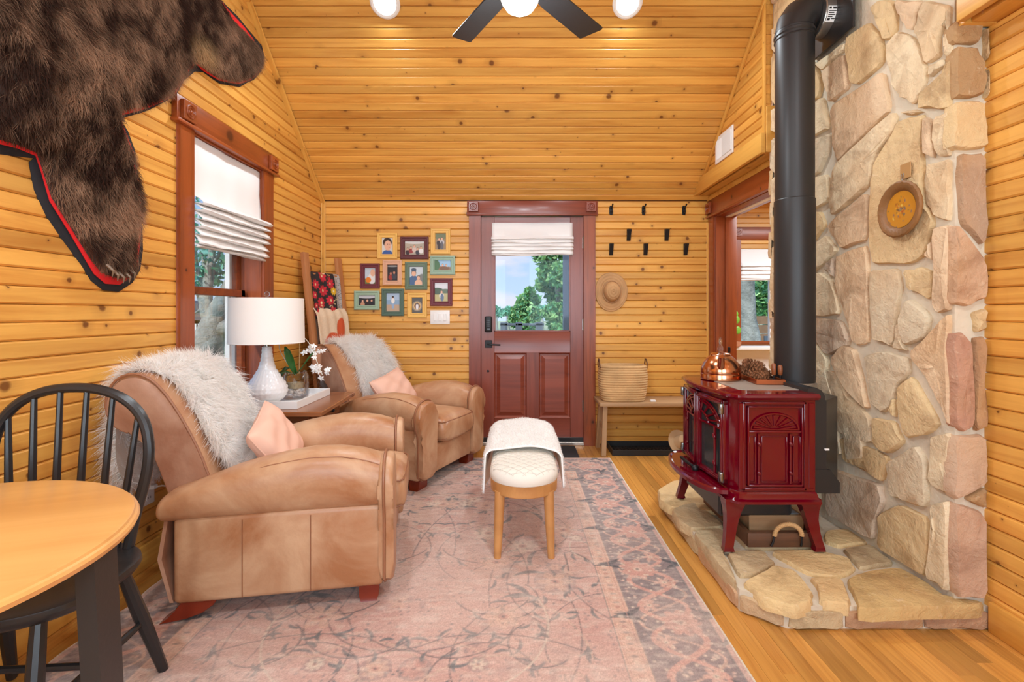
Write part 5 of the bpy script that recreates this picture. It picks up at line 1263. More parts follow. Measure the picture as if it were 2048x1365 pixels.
# ================================================================== WOOD STOVE
SX, SY = 1.17, 2.52
t = thing('wood_stove', 'glossy red enamel wood stove standing on the flagstone hearth', 'stove', (SX, SY, HZ))
EN = M['enamel']
plan = [(1.366,2.20),(1.06,2.20),(1.025,2.205),(.995,2.245),(.978,2.35),(.968,2.44),(.965,2.52),(.968,2.60),(.978,2.69),(.995,2.795),(1.025,2.835),(1.06,2.84),(1.366,2.84)]
def pl(off, z):
    out = []
    for x, y in plan:
        dx = x-1.17; dy = y-2.52
        out.append((dx*(1+off/.20) if x < 1.3 else dx+off*.3, dy*(1+off/.32), z-HZ))
    return out
body = MB().rings([pl(0, .372), pl(0, .80)]).build('body', EN, t, True, .5)
tp = MB().rings([pl(.0, .795), pl(.018, .800), pl(.028, .812), pl(.026, .822), pl(.018, .827)]).build('top_plate', EN, t, True, .5)
MB().box(-.105, .19, -.22, .24, .825-HZ, .8295-HZ, .001).build('stone_inset', M['soapstone'], tp)
MB().rings([pl(.004, .38), pl(.012, .370), pl(.020, .352), pl(.034, .346), pl(.034, .334), pl(.02, .330)]).build('base_skirt', EN, t, True, .5)
for (x, y, dx, dy) in ((.975, 2.215, -1, -1), (1.378, 2.215, 1, -1), (.975, 2.825, -1, 1), (1.378, 2.825, 1, 1)):
    # cabriole leg: flared at the skirt, slim, small foot
    rg = []
    for z, w, o in ((.345, .055, .0), (.325, .05, .0), (.29, .036, -.006), (.25, .026, -.008), (.20, .020, -.004), (.155, .017, .004), (.130, .0165, .010), (.118, .020, .012), (.112, .021, .012)):
        cx, cy = x+dx*o-SX, y+dy*o-SY; x0, x1 = (cx-dx*w*1.5, cx+dx*.016); y0, y1 = (cy-dy*w*.9, cy+dy*.016)
        rg.append([(x0, y0, z-HZ), (x1, y0, z-HZ), (x1, y1, z-HZ), (x0, y1, z-HZ)])
    lg = MB().rings(rg).build('leg', EN, t, True, .6)
    MB().lathe([(.014, .0005), (.014, .005), (.005, .008), (.005, .03)], 10, Matrix.Translation((x+dx*.012-dx*.012-SX, y-SY, 0))).build('levelling_foot', M['chrome'], lg)
MB().box(.97-SX, 1.32-SX, 2.30-SY, 2.74-SY, .225-HZ, .34-HZ, .01).build('ash_box', M['black_paint'], t)
# near and far side panels
def side_panel(sgn):
    MM = frame((0, sgn*.32, 0), (1, 0, 0), (0, 0, 1), (0, sgn, 0))
    def B(x0, x1, z0, z1, d, bev=.003): return (x0-SX, x1-SX, z0-HZ, z1-HZ, -.004, d, bev, 2)
    mb = MB()
    def fr(x0, x1, z0, z1, w, d):
        for q in ((x0, x1, z1-w, z1), (x0, x1, z0, z0+w), (x0, x0+w, z0, z1), (x1-w, x1, z0, z1)): mb.box(*B(*q, d), M=MM)
    fr(1.033, 1.322, .388, .790, .012, .010); fr(1.052, 1.305, .408, .772, .009, .016)
    mb.box(*B(1.06, 1.298, .648, .660, .012), M=MM)
    p = mb.build('side_panel', EN, t, True, .5)
    mb = MB()
    cx, cz = 1.178-SX, .664-HZ
    mb.tube([(cx+.108*math.cos(a), cz+.072*math.sin(a), .004) for a in np.linspace(0, PI, 24)], .0065, 6, M=MM)
    mb.tube([(cx-.112, cz, .004), (cx+.112, cz, .004)], .005, 6, M=MM)
    for k in range(9):
        a = PI*(k+.5)/9; c_, s_ = math.cos(a), math.sin(a)
        mb.tube([(cx+.022*c_, cz+.016*s_, .003), (cx+.06*c_, cz+.041*s_, .004), (cx+.098*c_, cz+.065*s_, .003)], [.002, .0048, .0065], 6, M=MM, flat=.7)
    mb.build('sunburst', EN, p, True, .8)
    mb = MB()
    for (x0, x1) in ((1.062, 1.092), (1.118, 1.236), (1.262, 1.296)):
        w = .005
        for q in ((x0, x1, .634-w, .634), (x0, x1, .424, .424+w), (x0, x0+w, .424, .634), (x1-w, x1, .424, .634)): mb.box(*B(*q, .008, .002), M=MM)
    mb.build('inner_moulding', EN, p, True, .5)
    for x in (1.105, 1.249):
        pts = [(x-SX, z-HZ, .007) for z in np.linspace(.420, .645, 9)]
        mb = MB().tube(pts, .0055, 8, M=MM)
        for z in (.60, .468): mb.sphere((0, 0, 0), .009, 8, 6, (1, 1.5, .8), MM @ Matrix.Translation((x-SX, z-HZ, .012)) @ Matrix.Rotation(.5, 4, 'Z'))
        mb.build('twig_bar', EN, p, True, .9)
side_panel(-1); side_panel(1)
# corner pilasters
for sy in (-1, 1):
    MB().box(1.335-SX, 1.362-SX, sy*.32-.004, sy*.32+.006*1, .392-HZ, .785-HZ, .003).build('pilaster', EN, t, True, .5)
    MB().box(1.030-SX-.012, 1.030-SX+.010, sy*.32-.006, sy*.32+.006, .392-HZ, .785-HZ, .003).build('pilaster', EN, t, True, .5)
# two glazed doors following the bowed front
for sy in (-1, 1):
    pa = Vector((.989, 2.52+sy*.262, 0)); pb = Vector((.962, 2.52+sy*.003, 0)); u = (pa-pb).normalized(); W = (pa-pb).length
    nn = Vector((-1, 0, 0)); nn = (nn-u*nn.dot(u)).normalized(); MM = frame(pb-Vector((SX, SY, HZ)), u, (0, 0, 1), nn)
    z0, z1 = .395, .785
    mb = MB()
    def FR(w, d, x0, x1, a, b2, top=True):
        for q in ((x0, x1, a, a+w), (x0, x0+w, a, b2), (x1-w, x1, a, b2)): mb.box(q[0], q[1], q[2], q[3], -.01, d, .004, 2, MM)
        mb.box(x0, x1, b2-w, b2, -.01, d, .004, 2, MM)
    FR(.026, .018, .002, W, z0, z1); FR(.012, .024, .010, W-.010, z0+.008, z1-.008)
    dr = mb.build('door', EN, t, True, .5)
    MB().box(.02, W-.02, z0+.02, z1-.02, -.006, .004, 0, 1, MM).build('door_glass', M['stove_glass'], dr, smooth=False)
    mb = MB(); zc = .645
    # arched sunrise lattice: arc centred on the meeting edge of the doors
    for r1, r2 in ((.215, .115), (.195, .100), (.10, .052)): mb.tube([(.012+r1*math.cos(a), zc+r2*math.sin(a), .012) for a in np.linspace(0.0, PI/2, 16)], .0055, 6, M=MM)
    mb.tube([(.012, zc, .012), (W-.012, zc, .012)], .006, 6, M=MM)
    for a in (.28, .62, 1.0, 1.35): mb.tube([(.012+.10*math.cos(a), zc+.052*math.sin(a), .012), (.012+.205*math.cos(a), zc+.108*math.sin(a), .012)], .0055, 6, M=MM)
    mb.tube([(W*.68, z0+.02, .014), (W*.70, .52, .016), (W*.68, zc, .014)], .007, 8, M=MM)
    for z in (.60, .47): mb.sphere((0, 0, 0), .010, 8, 6, (1, 1.6, .9), MM @ Matrix.Translation((W*.69, z, .018)) @ Matrix.Rotation(.5, 4, 'Z'))
    mb.build('lattice', EN, dr, True, .9)
    for z in (.745, .425): MB().box(W-.022, W+.006, z-.025, z+.025, .016, .034, .004, 2, MM).build('hinge', M['chrome'], dr)
MB().tube([(.945-SX, 2.50-SY, .400-HZ), (.915-SX, 2.50-SY, .405-HZ), (.905-SX, 2.54-SY, .41-HZ), (.900-SX, 2.62-SY, .412-HZ)], [.006, .007, .009, .008], 10).sphere((.925-SX, 2.485-SY, .395-HZ), .017).build('door_handle', M['black_metal'], t)
# ash lip
rg = []
for (inn, z) in ((0, .366), (0, .384), (.010, .390), (.020, .384)):
    r = []
    for k in range(21):
        a = PI*k/20; r.append((.972-SX-(.135-inn)*math.sin(a)**.8, SY*0+(.315-inn)*math.cos(a), z-HZ))
    rg.append(r)
mb = MB()
for k in range(3): mb.rings([rg[k], rg[k+1]], cap=False, closed_ring=False)
bot = [(p[0], p[1], .366-HZ) for p in rg[0]]; mb.add(bot, [tuple(range(21))]); mb.add(rg[3], [tuple(range(21))[::-1]])
mb.build('ash_lip', EN, t, True, .7)
# rear shroud
mb = MB()
mb.prism([(1.368-SX, 2.235-SY), (1.44-SX, 2.235-SY), (1.56-SX, 2.34-SY), (1.56-SX, 2.72-SY), (1.44-SX, 2.81-SY), (1.368-SX, 2.81-SY)], .38-HZ, .79-HZ)
mb.prism([(1.350, .79), (1.43, .79), (1.43, .81), (1.415, .835), (1.39, .848), (1.35, .845)], -.285, .29, frame((-SX, 0, -HZ), (1, 0, 0), (0, 0, 1), (0, -1, 0)))
mb.prism([(1.37, .36), (1.50, .36), (1.50, .41), (1.455, .47), (1.37, .47)], -.24, .288, frame((-SX, 0, -HZ), (1, 0, 0), (0, 0, 1), (0, -1, 0)))
mb.build('rear_shroud', M['black_paint'], t, True, .5)
mb = MB().box(1.428-SX, 1.448-SX, 2.225-SY, 2.237-SY, .56-HZ, .568-HZ, .001); mb.build('screw_strip', M['white'], t)
# ---- stove pipe
PX, PY, PR = 1.474, 2.55, .093
t = thing('stove_pipe', 'tall black stove pipe rising from the stove and turning into the chimney', 'stovepipe', (PX, PY, .80))
def pz(py): return CH-(py-VY)*PY/F-.80
MB().lathe([(PR+.010, -.02), (PR+.010, .028), (PR+.004, .034), (1e-5, .034)], 32).build('flue_collar', M['steel'], t, True, .5)
MB().lathe([(PR+.002, .03), (PR+.004, .05), (PR+.004, pz(402)), (PR, pz(400))], 40).build('lower_section', M['pipe'], t, True, .5)
zt = pz(75)
MB().lathe([(PR, pz(404)), (PR, zt-.02), (PR+.004, zt-.016), (PR, zt-.01), (PR, zt), (PR+.005, zt+.006), (PR+.005, zt+.016), (PR, zt+.02), (PR, zt+.03)], 40).build('upper_section', M['pipe'], t, True, .5)
# elbow: four mitred gores turning towards the wall (+X)
rg = []; RB = .13; ez0 = zt+.03; zc = 2.755-.80
RB = max(.10, zc-ez0)
for k in range(5):
    a = (PI/2)*k/4; c = Vector((RB-RB*math.cos(a), 0, ez0+RB*math.sin(a))); d = Vector((math.sin(a), 0, math.cos(a))); s = Vector((0, 1, 0)); u = d.cross(s)
    rg.append([tuple(c+(s*math.cos(q)+u*math.sin(q))*(PR+.001)) for q in np.linspace(0, 2*PI, 41)[:-1]])
MB().rings(rg, cap=False).build('elbow', M['pipe'], t, True, .25)
HX = frame((RB, 0, zc), (0, 1, 0), (0, 0, 1), (1, 0, 0))
x_w = XS-PX-RB
MB().lathe([(PR+.004, -.01), (PR+.004, .008), (PR, .01), (PR, x_w+.03)], 40, HX).build('horizontal_section', M['pipe'], t, True, .5)
cl_ = MB().lathe([(PR+.008, x_w*.05), (PR+.012, x_w*.08), (PR+.012, max(.02, x_w*.62)), (PR+.008, max(.02, x_w*.65))], 40, HX).build('steel_collar', M['steel'], t, True, .5)
MB().lathe([(PR+.012, max(.02, x_w*.6)), (PR+.03, max(.02, x_w*.64)), (PR+.034, max(.03, x_w*.8)), (PR+.034, x_w)], 40, HX).build('thimble_ring', M['pipe'], t, True, .5)
# sticker with dark print on the collar
mb = MB(); mk = MB()
def on_collar(a, x, r): return HX @ Vector((r*math.cos(a), r*math.sin(a), x))
a0, a1 = PI*1.02, PI*1.24
xs0, xs1 = x_w*.12, x_w*.58
pts = []
for i in range(9):
    a = a0+(a1-a0)*i/8; pts.append([tuple(on_collar(a, xs0, PR+.0128)), tuple(on_collar(a, xs1, PR+.0128))])
V = [p for q in pts for p in q]; mb.add(V, [(2*i, 2*i+1, 2*i+3, 2*i+2) for i in range(8)]); mb.build('sticker', M['white'], cl_, True, None)
for (f0, f1, g0, g1) in ((.05,.2,.1,.35),(.05,.2,.5,.9),(.28,.34,.1,.9),(.40,.46,.1,.7),(.52,.58,.1,.85),(.64,.70,.1,.6),(.76,.9,.1,.4),(.76,.82,.5,.9)):
    A = a0+(a1-a0)*f0; Bq = a0+(a1-a0)*f1; X0 = xs0+(xs1-xs0)*g0; X1 = xs0+(xs1-xs0)*g1
    mk.add([on_collar(A, X0, PR+.0134), on_collar(A, X1, PR+.0134), on_collar(Bq, X1, PR+.0134), on_collar(Bq, X0, PR+.0134)], [(0, 1, 2, 3)])
mk.build('sticker_print', M['black_paint'], cl_, False)
t2 = MB().box(XS-.046, XS-.034, 2.33, 2.70, 2.575, 2.94, .002).build('wall_plate', M['black_paint'], None)
t2.parent = t; t2.location = (-PX, -PY, -.80)
# ---- kettle
t = thing('copper_kettle', 'round copper kettle with glass handle on the stove top', 'kettle', (1.13, 2.66, .8275), math.radians(-111))
MB().lathe([(.098, 0), (.104, .004), (.105, .03), (.103, .036), (.105, .042), (.101, .068), (.090, .095), (.070, .120), (.052, .132), (.05, .134), (1e-5, .134)], 40).build('body', M['copper'], t, True, .6)
MB().lathe([(.052, .130), (.054, .138), (.046, .145), (.02, .150), (1e-5, .151)], 32).build('lid', M['copper'], t, True, .6)
MB().lathe([(.008, .15), (.012, .158), (.016, .168), (.013, .182), (.006, .19), (1e-5, .191)], 14).build('lid_knob', M['jar_glass'], t)
MB().tube([(.085, 0, .075), (.112, 0, .10), (.128, 0, .128), (.134, 0, .138)], [.020, .017, .015, .016], 14).build('spout', M['copper'], t)
MB().sphere((.134, 0, .150), .018, 12, 8).build('spout_whistle', M['jar_glass'], t)
MB().tube([(.035, 0, .145), (.04, 0, .175), (.028, 0, .198), (0, 0, .207), (-.028, 0, .198), (-.04, 0, .175), (-.035, 0, .145)], .006, 10).tube([(-.03, 0, .198), (0, 0, .225), (.03, 0, .198)], .009, 10).build('glass_handle', M['jar_glass'], t)
# ---- copper tray with pine cones and tool handles
TCx, TCy, TA = 1.315, 2.66, math.radians(10)
t = thing('copper_tray', 'long copper tray of pine cones beside the kettle', 'tray', (TCx, TCy, .8305), -TA*0.6)
mb = trayrim(MB(), .07, .222, .026, .004, .003)
mb.build('tray_body', M['copper_dull'], t)
def cone_mesh(seed):
    mb = MB(); mb.sphere((0, 0, 0), .017, 10, 7, (1, 1, 1.55)); n = 40; rr = random.Random(seed)
    for i in range(n):
        z = -.026+.052*i/(n-1); r = .021*math.sqrt(max(.03, 1-(z/.031)**2)); a = i*2.39996
        d = Vector((math.cos(a), math.sin(a), 0)); s = Vector((-d.y, d.x, 0)); p = d*r*.55+Vector((0, 0, z)); q = d*(r+.009)+Vector((0, 0, z+.007))
        mb.add([p-s*.005, p+s*.005, q+s*.0072, q-s*.0072, q+Vector((0, 0, -.006))], [(0, 1, 2, 3), (0, 4, 1), (1, 4, 2), (2, 4, 3), (3, 4, 0)])
    me = bpy.data.meshes.new('pine_cone'); me.from_pydata(mb.v, [], mb.f); me.materials.append(M['cone']); return me
cm = [cone_mesh(1), cone_mesh(2)]; rr = random.Random(12)
spots = [(-.032, -.17), (-.034, -.10), (.032, -.06), (-.032, -.03), (.032, .01), (-.034, .04), (.032, .08), (-.032, .11), (.032, .15), (-.03, .18), (.0, -.065), (0.0, .02), (0, .095)]
CONELAB = ['pine cone at the near end of the copper tray', 'pine cone at the near right corner of the copper tray']
for k, (x, y) in enumerate(spots):
    o = bpy.data.objects.new('pine_cone', cm[k % 2]); COL.objects.link(o); up_ = .070 if k >= 10 else .031
    ca, sa = math.cos(-TA*.6), math.sin(-TA*.6)
    o.location = (TCx+x*ca-y*sa, TCy+x*sa+y*ca, .833+up_); o.rotation_euler = (rr.uniform(1.0, 2.1), rr.uniform(-.4, .4), rr.uniform(0, 6.3)); q = rr.uniform(1.0, 1.2); o.scale = (q, q, q)
    tag(o, 'brown pine cone heaped in the copper tray on the stove', 'pine cone', 'pine cones in the copper tray')
for k, (px, yy) in enumerate(((1547.5, 2.53), (1560.5, 2.515))):
    x = (px-VX)*yy/F; z0 = CH-(751-VY)*yy/F; z1 = CH-((727 if k == 0 else 730)-VY)*yy/F
    t = thing('stove_tool', ('upright stove tool with wooden handle, nearer the pine cones', 'upright stove tool with wooden handle, nearer the stove pipe')[k], 'tool', (x, yy, .8337))
    MB().lathe([(.007, z0-.8337), (.011, z0-.8337+.006), (.0125, (z0+z1)/2-.8337), (.012, z1-.8337-.008), (.007, z1-.8337-.001), (1e-5, z1-.8337)], 14).build('grip', plain('turned_wood', rgb(140, 78, 42), .4), t)
    MB().lathe([(.010, 0), (.010, .006), (.0045, .01), (.0045, z0-.8337+.004)], 10).build('shank', M['black_metal'], t)
# ---- crate and box under the stove
t = thing('wooden_crate', 'dark barn wood crate with rope handle pushed under the stove', 'crate', (1.24, 2.50, HZ+.006))
mb = trayrim(MB(), .165, .2575, .066, .02, .012)
mb.build('crate_body', M['barnwood'], t)
board(t, 'front_board', (-.165, -.2585, 0), (1, 0, 0), (0, 0, 1), .33, .066, .012, M['barnwood'])
hp = [(-.045+.0, -.285, .032)]+[(.012-.062*math.cos(a), -.285, .062+.052*math.sin(a)) for a in np.linspace(0, PI, 14)]+[(.072, -.285, .032)]
hd = MB().tube(hp[1:-1], .0085, 10).build('rope_handle', M['rope'], t, True, .9)
mb = MB()
for k in range(30):
    a = PI*k/29; c = Vector((.012-.062*math.cos(a), -.285, .062+.052*math.sin(a))); d = Vector((math.sin(a), 0, math.cos(a))); s = Vector((0, 1, 0)); u = d.cross(s)
    mb.tube([c+(s*math.cos(q)+u*math.sin(q))*.0092 for q in np.linspace(0, 2*PI, 11)[:-1]], .0018, 4, True)
mb.build('rope_coil', M['rope'], hd, True, .9)
MB().tube([(-.050, -.285, .064), (-.058, -.284, .030), (-.066, -.282, .012)], .005, 6).tube([(.074, -.285, .064), (.074, -.284, .03), (.072, -.282, .012)], .005, 6).build('strap', M['black_metal'], hd)
t = thing('memory_box', 'low wooden box with glass top stacked in the crate under the stove', 'box', (1.245, 2.50, HZ+.019))
MB().box(-.13, .13, -.20, .20, 0, .105, .004).build('box_body', M['greywood'], t)
MB().box(-.115, .115, -.185, .185, .105, .108, .001).build('glass_top', plain('pale_glass', rgb(176, 184, 190), .08), t)
# ---- plate on the stone wall
py_, pz_ = onX(1803, 419, XS-.035)
t = thing('carved_plate', 'round carved wooden plate with painted centre hanging on the stone chimney', 'plate', (XS-.034, py_, pz_), rot=(0, math.radians(-90), 0))
MB().lathe([(1e-5, -.006), (.095, -.004), (.118, .008), (.119, .014), (.112, .019), (.092, .017), (.083, .009), (.078, .003), (1e-5, .002)], 56, None, rfun=lambda r, z, a: r+(.0016*math.sin(a*22) if r > .1 else 0)).build('rim', plain('carved_wood', rgb(138, 94, 50), .5, bump=.004, bscale=70, vary=.25), t, True, .7)
cv = Canvas(.156, .156, .003, lin((190, 128, 34))); rr = random.Random(6)
for k in range(70):
    a, q = rr.uniform(0, 6.3), abs(rr.gauss(0, .03)); cv.ell(.078+q*math.cos(a), .078+q*math.sin(a)*1.1, rr.uniform(.002, .007), rr.uniform(.002, .006), lin(rr.choice([(170, 60, 20), (220, 190, 90), (90, 100, 60), (120, 70, 30), (214, 150, 40), (80, 84, 100)])), 0, .7)
def disc(u, v):
    a = (u-.078)/.078; b = (v-.078)/.078; X = a*np.sqrt(1-b*b/2); Y = b*np.sqrt(1-a*a/2)
    return X*.077, Y*.077, np.zeros_like(u)+.0048
cv.mesh('painted_centre', disc, M['print'], t)
MB().tube([(.118, 0, .0), (.150, .006, -.004), (.152, -.006, -.004), (.118, -.002, 0)], .0012, 5).build('hanging_wire', M['chrome'], t)
t = tag(MB().box(-.03, -.027, -.028, .028, -.032, .032, .001).build('adhesive_hook', plain('clear_tan_hook', rgb(176, 134, 84), .35), None), 'small square adhesive hook on the stone above the carved plate', 'hook')
hy, hz = onX(1811, 342, XS-.028); t.location = (XS+.001, hy, hz)

# ================================================================== BACK WALL THINGS
# bench with basket
t = thing('entry_bench', 'narrow weathered wood bench under the coat hooks', 'bench', (0, 0, 0))
board(t, 'seat', (.702, 3.985, .418), (1, 0, 0), (0, 1, 0), .96, .325, .030, M['greywood'])
for (xx, sx) in ((.755, -1), (1.60, 1)):
    for (ya, yb) in ((4.06, 4.02), (4.25, 4.30)):
        a = Vector((xx, ya, .42)); b = Vector((xx+sx*.02, yb, 0)); d = (a-b); L = d.length; d.normalize(); ey = Vector((1, 0, 0)); ez = d.cross(ey).normalized(); ey = ez.cross(d)
        o = MB().box(0, L, -.019, .019, -.022, .022, .002).build('leg', M['greywood'], t); o.matrix_local = frame(b, d, ey, ez)
    MB().box(xx-.012, xx+.012, 4.05, 4.27, .20, .24, .002).build('stretcher', M['greywood'], t)
MB().box(bx(1290)*.97, bx(1300)*.97, 4.04, 4.07, .449, .462, .001).build('bench_tag', M['white'], t)
t = thing('seagrass_basket', 'woven seagrass basket with leather handles on the bench', 'basket', (.918, 4.135, .4485))
def sup(r, z, a):
    c, s = math.cos(a), math.sin(a); k = (abs(c)**3.2+abs(s)**3.2)**(-1/3.2)
    return r*k
nr = 15; prof = []
for i in range(nr*6+1):
    z = .30*i/(nr*6); f = z/.30; r = .172+.022*math.sin(PI*min(1, f*.9))**.7+.010*f; prof.append((r+.006*abs(math.sin(PI*i/6))*1.0, z))
prof = [(1e-5, .004), (.15, .002), (.166, 0)]+prof+[(prof[-1][0]-.012, .302), (prof[-1][0]-.016, .296), (prof[-1][0]-.018, .05), (1e-5, .03)]
def bask(r, z, a): return sup(r, z, a)+.0022*math.sin(a*46+z*420)*(1 if r > .14 else 0)
MB().lathe(prof, 92, None, 1.0, .66, bask).build('woven_body', M['seagrass'], t, True, .9)
for s in (-1, 1):
    MB().tube([(s*.196, -.045, .27), (s*.202, -.04, .31), (s*.20, -.02, .345), (s*.20, .02, .345), (s*.202, .04, .31), (s*.196, .045, .27)], .009, 8, flat=.6).build('handle', M['brown_leather'], t)
# boot tray
t = thing('boot_tray', 'black rubber boot tray on the floor under the bench', 'tray', (1.22, 4.165, .0012))
mb = trayrim(MB(), .41, .145, .048, .010, .006)
mb.build('tray_body', M['rubber'], t)
mb = MB()
for i in range(26):
    for j in range(7):
        x, y = -.36+i*.03, -.10+j*.033; a = .7 if (i+j) % 2 else -.7
        mb.box(-.011, .011, -.003, .003, 0, .004, M=Matrix.Translation((x, y, .006)) @ Matrix.Rotation(a, 4, 'Z'))
mb.build('tread_pattern', M['rubber'], t, False)
t = thing('felt_hat', 'tan felt hat resting on the edge of the boot tray behind the stove', 'hat', (1.395, 4.06, .0525), rot=(math.radians(62), 0, math.radians(20)))
MB().lathe([(.105, .0), (.107, .004), (.10, .006), (.062, .012), (.056, .04), (.048, .07), (.025, .078), (1e-5, .074)], 30, Matrix.Translation((0, .05, 0))).build('felt_body', plain('tan_felt', rgb(190, 160, 122), .9), t, True, .8)
# door mat
t = tag(MB().box(-.235, .53, 3.965, 4.30, .001, .010, .003).build('door_mat', M['mat'], None), 'flat black door mat in front of the entrance door', 'mat')
# coat hooks
UPL = ['black double coat hook nearest the door', 'black double coat hook in the middle of the top row', 'black double coat hook nearest the sunroom opening']
for k, px in enumerate((1222, 1287, 1367.5)):
    t = thing('coat_hook', UPL[k], 'hook', (bx(px), YB, bz(421)), group='cast coat hooks in the top row')
    MB().prism([(-.012, -.042), (.012, -.042), (.017, -.02), (.014, .0), (.017, .02), (.01, .040), (-.01, .040), (-.017, .02), (-.014, 0), (-.017, -.02)], 0, .007, frame((0, 0, 0), (1, 0, 0), (0, 0, 1), (0, -1, 0)), .002).build('back_plate', M['black_metal'], t)
    MB().tube([(0, -.004, .012), (0, -.03, .018), (.002, -.055, .030), (.004, -.064, .044)], [.007, .006, .006, .008], 8).build('prong', M['black_metal'], t)
    MB().tube([(0, -.004, -.012), (0, -.022, -.026), (0, -.038, -.026), (0, -.045, -.010)], [.006, .0055, .0055, .007], 8).build('prong', M['black_metal'], t)
FLL = ['flat black flip-down hook, upper left of the five', 'flat black flip-down hook, upper right of the five', 'flat black flip-down hook, lower row nearest the hat', 'flat black flip-down hook, middle of the lower row', 'flat black flip-down hook, lower row nearest the sunroom opening']
for k, (px, py) in enumerate(((1256.5, 470), (1332, 470), (1221.5, 499), (1290, 499), (1370, 499))):
    t = thing('wall_hook', FLL[k], 'hook', (bx(px), YB, bz(py)), group='flat black wall hooks')
    MB().box(-.014, .014, -.006, 0, -.05, .05, .001).build('back_plate', M['black_metal'], t)
    MB().box(-.017, .017, -.005, .005, 0, .105, .001, M=Matrix.Translation((0, -.010, -.052)) @ Matrix.Rotation(math.radians(24), 4, 'X')).build('flap', M['black_metal'], t)
# straw hat on the wall
t = thing('straw_hat', 'woven straw hat hanging on the wall right of the door', 'hat', (bx(1222), YB-.018, bz(584)), rot=(math.radians(90), 0, 0))
def oval(r, z, a): return r*(1+.012*math.sin(a*3+1)+.006*math.sin(a*46)*(1 if r > .05 else .5))
hp = [(.0, .098), (.02, .099), (.045, .094), (.062, .082), (.070, .062), (.076, .03), (.080, .012), (.088, .006), (.11, .006), (.135, .003), (.150, -.004), (.150, -.008), (.13, -.003), (.088, .0), (.078, .008), (.07, .05), (.0, .085)]
hp = [(max(r, 1e-5), z+.0024*math.sin(i*1.57)) for i, (r, z) in enumerate(cham(hp, False, 2))]
MB().lathe(hp, 72, None, .97, 1.17, oval).build('straw_body', M['straw'], t, True, .9)
MB().tube([(.082*math.cos(a)*.97, .082*math.sin(a)*1.17, .018) for a in np.linspace(0, 2*PI, 40)[:-1]], .006, 6, True, flat=1.6).build('hat_band', plain('straw_band', rgb(178, 138, 98), .8), t)

# ================================================================== CEILING FAN, LIGHTS, VENT
FXc, FYc = .02, 2.02; cz = ceil_z(FYc)-.02
t = thing('ceiling_fan', 'black five-blade ceiling fan with lit white globe', 'fan', (FXc, FYc, cz))
MB().lathe([(.016, -.05), (.07, -.04), (.075, .0), (.06, .05)], 24).build('canopy', M['black_metal'], t)
MB().tube([(0, 0, -.02), (0, 0, 2.74-cz)], .013, 10).build('downrod', M['black_metal'], t)
MB().lathe([(.02, 2.78-cz), (.06, 2.765-cz), (.105, 2.74-cz), (.115, 2.69-cz), (.11, 2.64-cz), (.09, 2.62-cz), (.085, 2.605-cz)], 32).build('motor', M['black_metal'], t)
for k in range(5):
    a = math.radians(49.2+72.5*k-.0)
    MM = Matrix.Rotation(a, 4, 'Z') @ Matrix.Translation((0, 0, 2.61-cz)) @ Matrix.Rotation(math.radians(-9), 4, 'X')
    bl = MB().prism([(.15, -.045), (.22, -.055), (.57, -.060), (.578, -.05), (.55, .058), (.54, .062), (.22, .055), (.15, .045)], -.004, .004, MM, .002).build('blade', M['black_paint'], t, True, .5)
    MB().box(.08, .20, -.02, .02, .004, .010, .002, M=MM).build('bracket', M['black_metal'], bl)
MB().lathe([(.088, 2.605-cz), (.088, 2.585-cz), (.086, 2.565-cz)], 32).build('light_ring', M['black_metal'], t)
MB().lathe([(1e-5, 2.447-cz), (.03, 2.45-cz), (.058, 2.468-cz), (.076, 2.495-cz), (.085, 2.53-cz), (.085, 2.565-cz), (1e-5, 2.57-cz)], 32).build('globe', M['bulb'], t, True, .9)
LBL = ['round recessed ceiling lamp left of the fan', 'round recessed ceiling lamp right of the fan']
for k, (x, y) in enumerate(CAN+ADDED_REAR_CAN):  # the rear pair is unseen, added to help light the room
    fr = frame((x, y, ceil_z(y)), (1, 0, 0), (0, -math.cos(TH), math.sin(TH)) if k < 2 else (0, math.cos(TH), math.sin(TH)), (0, 0, 1))
    nrm_ = Vector((0, -math.sin(TH), -math.cos(TH))) if k < 2 else Vector((0, math.sin(TH), -math.cos(TH)))
    ey = nrm_.cross(Vector((1, 0, 0)))
    t = thing('recessed_lamp', (LBL+['added unseen recessed lamp on the rear ceiling slope, left', 'added unseen recessed lamp on the rear ceiling slope, right'])[k], 'lamp', (x, y, ceil_z(y)), group='recessed ceiling lamps')
    FM = frame((0, 0, 0), (1, 0, 0), ey, nrm_)
    MB().lathe([(.098, 0), (.098, .004), (.088, .010), (.074, .008), (.072, .0)], 36, FM).build('trim_ring', M['white'], t)
    MB().lathe([(.073, .003), (.05, .006), (1e-5, .007)], 36, FM).build('diffuser', M['bulb'], t)
t = thing('vent_grille', 'white louvred air vent on the gable above the opening', 'vent', (XG, 3.745, 2.49))
MB().box(-.010, 0, -.157, .157, -.104, .104, .003).build('plate', M['white'], t)
mb = MB()
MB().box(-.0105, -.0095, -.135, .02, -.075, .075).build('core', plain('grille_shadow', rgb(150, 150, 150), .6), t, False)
for k in range(24): MB().box(-.016, -.009, -.135+k*.0065, -.132+k*.0065, -.075, .075).build('slat', M['white'], t, False)
for k in range(9): MB().box(-.0125, -.009, .035+k*.011, .039+k*.011, -.075, .075, .001).build('louvre', M['white'], t, False)

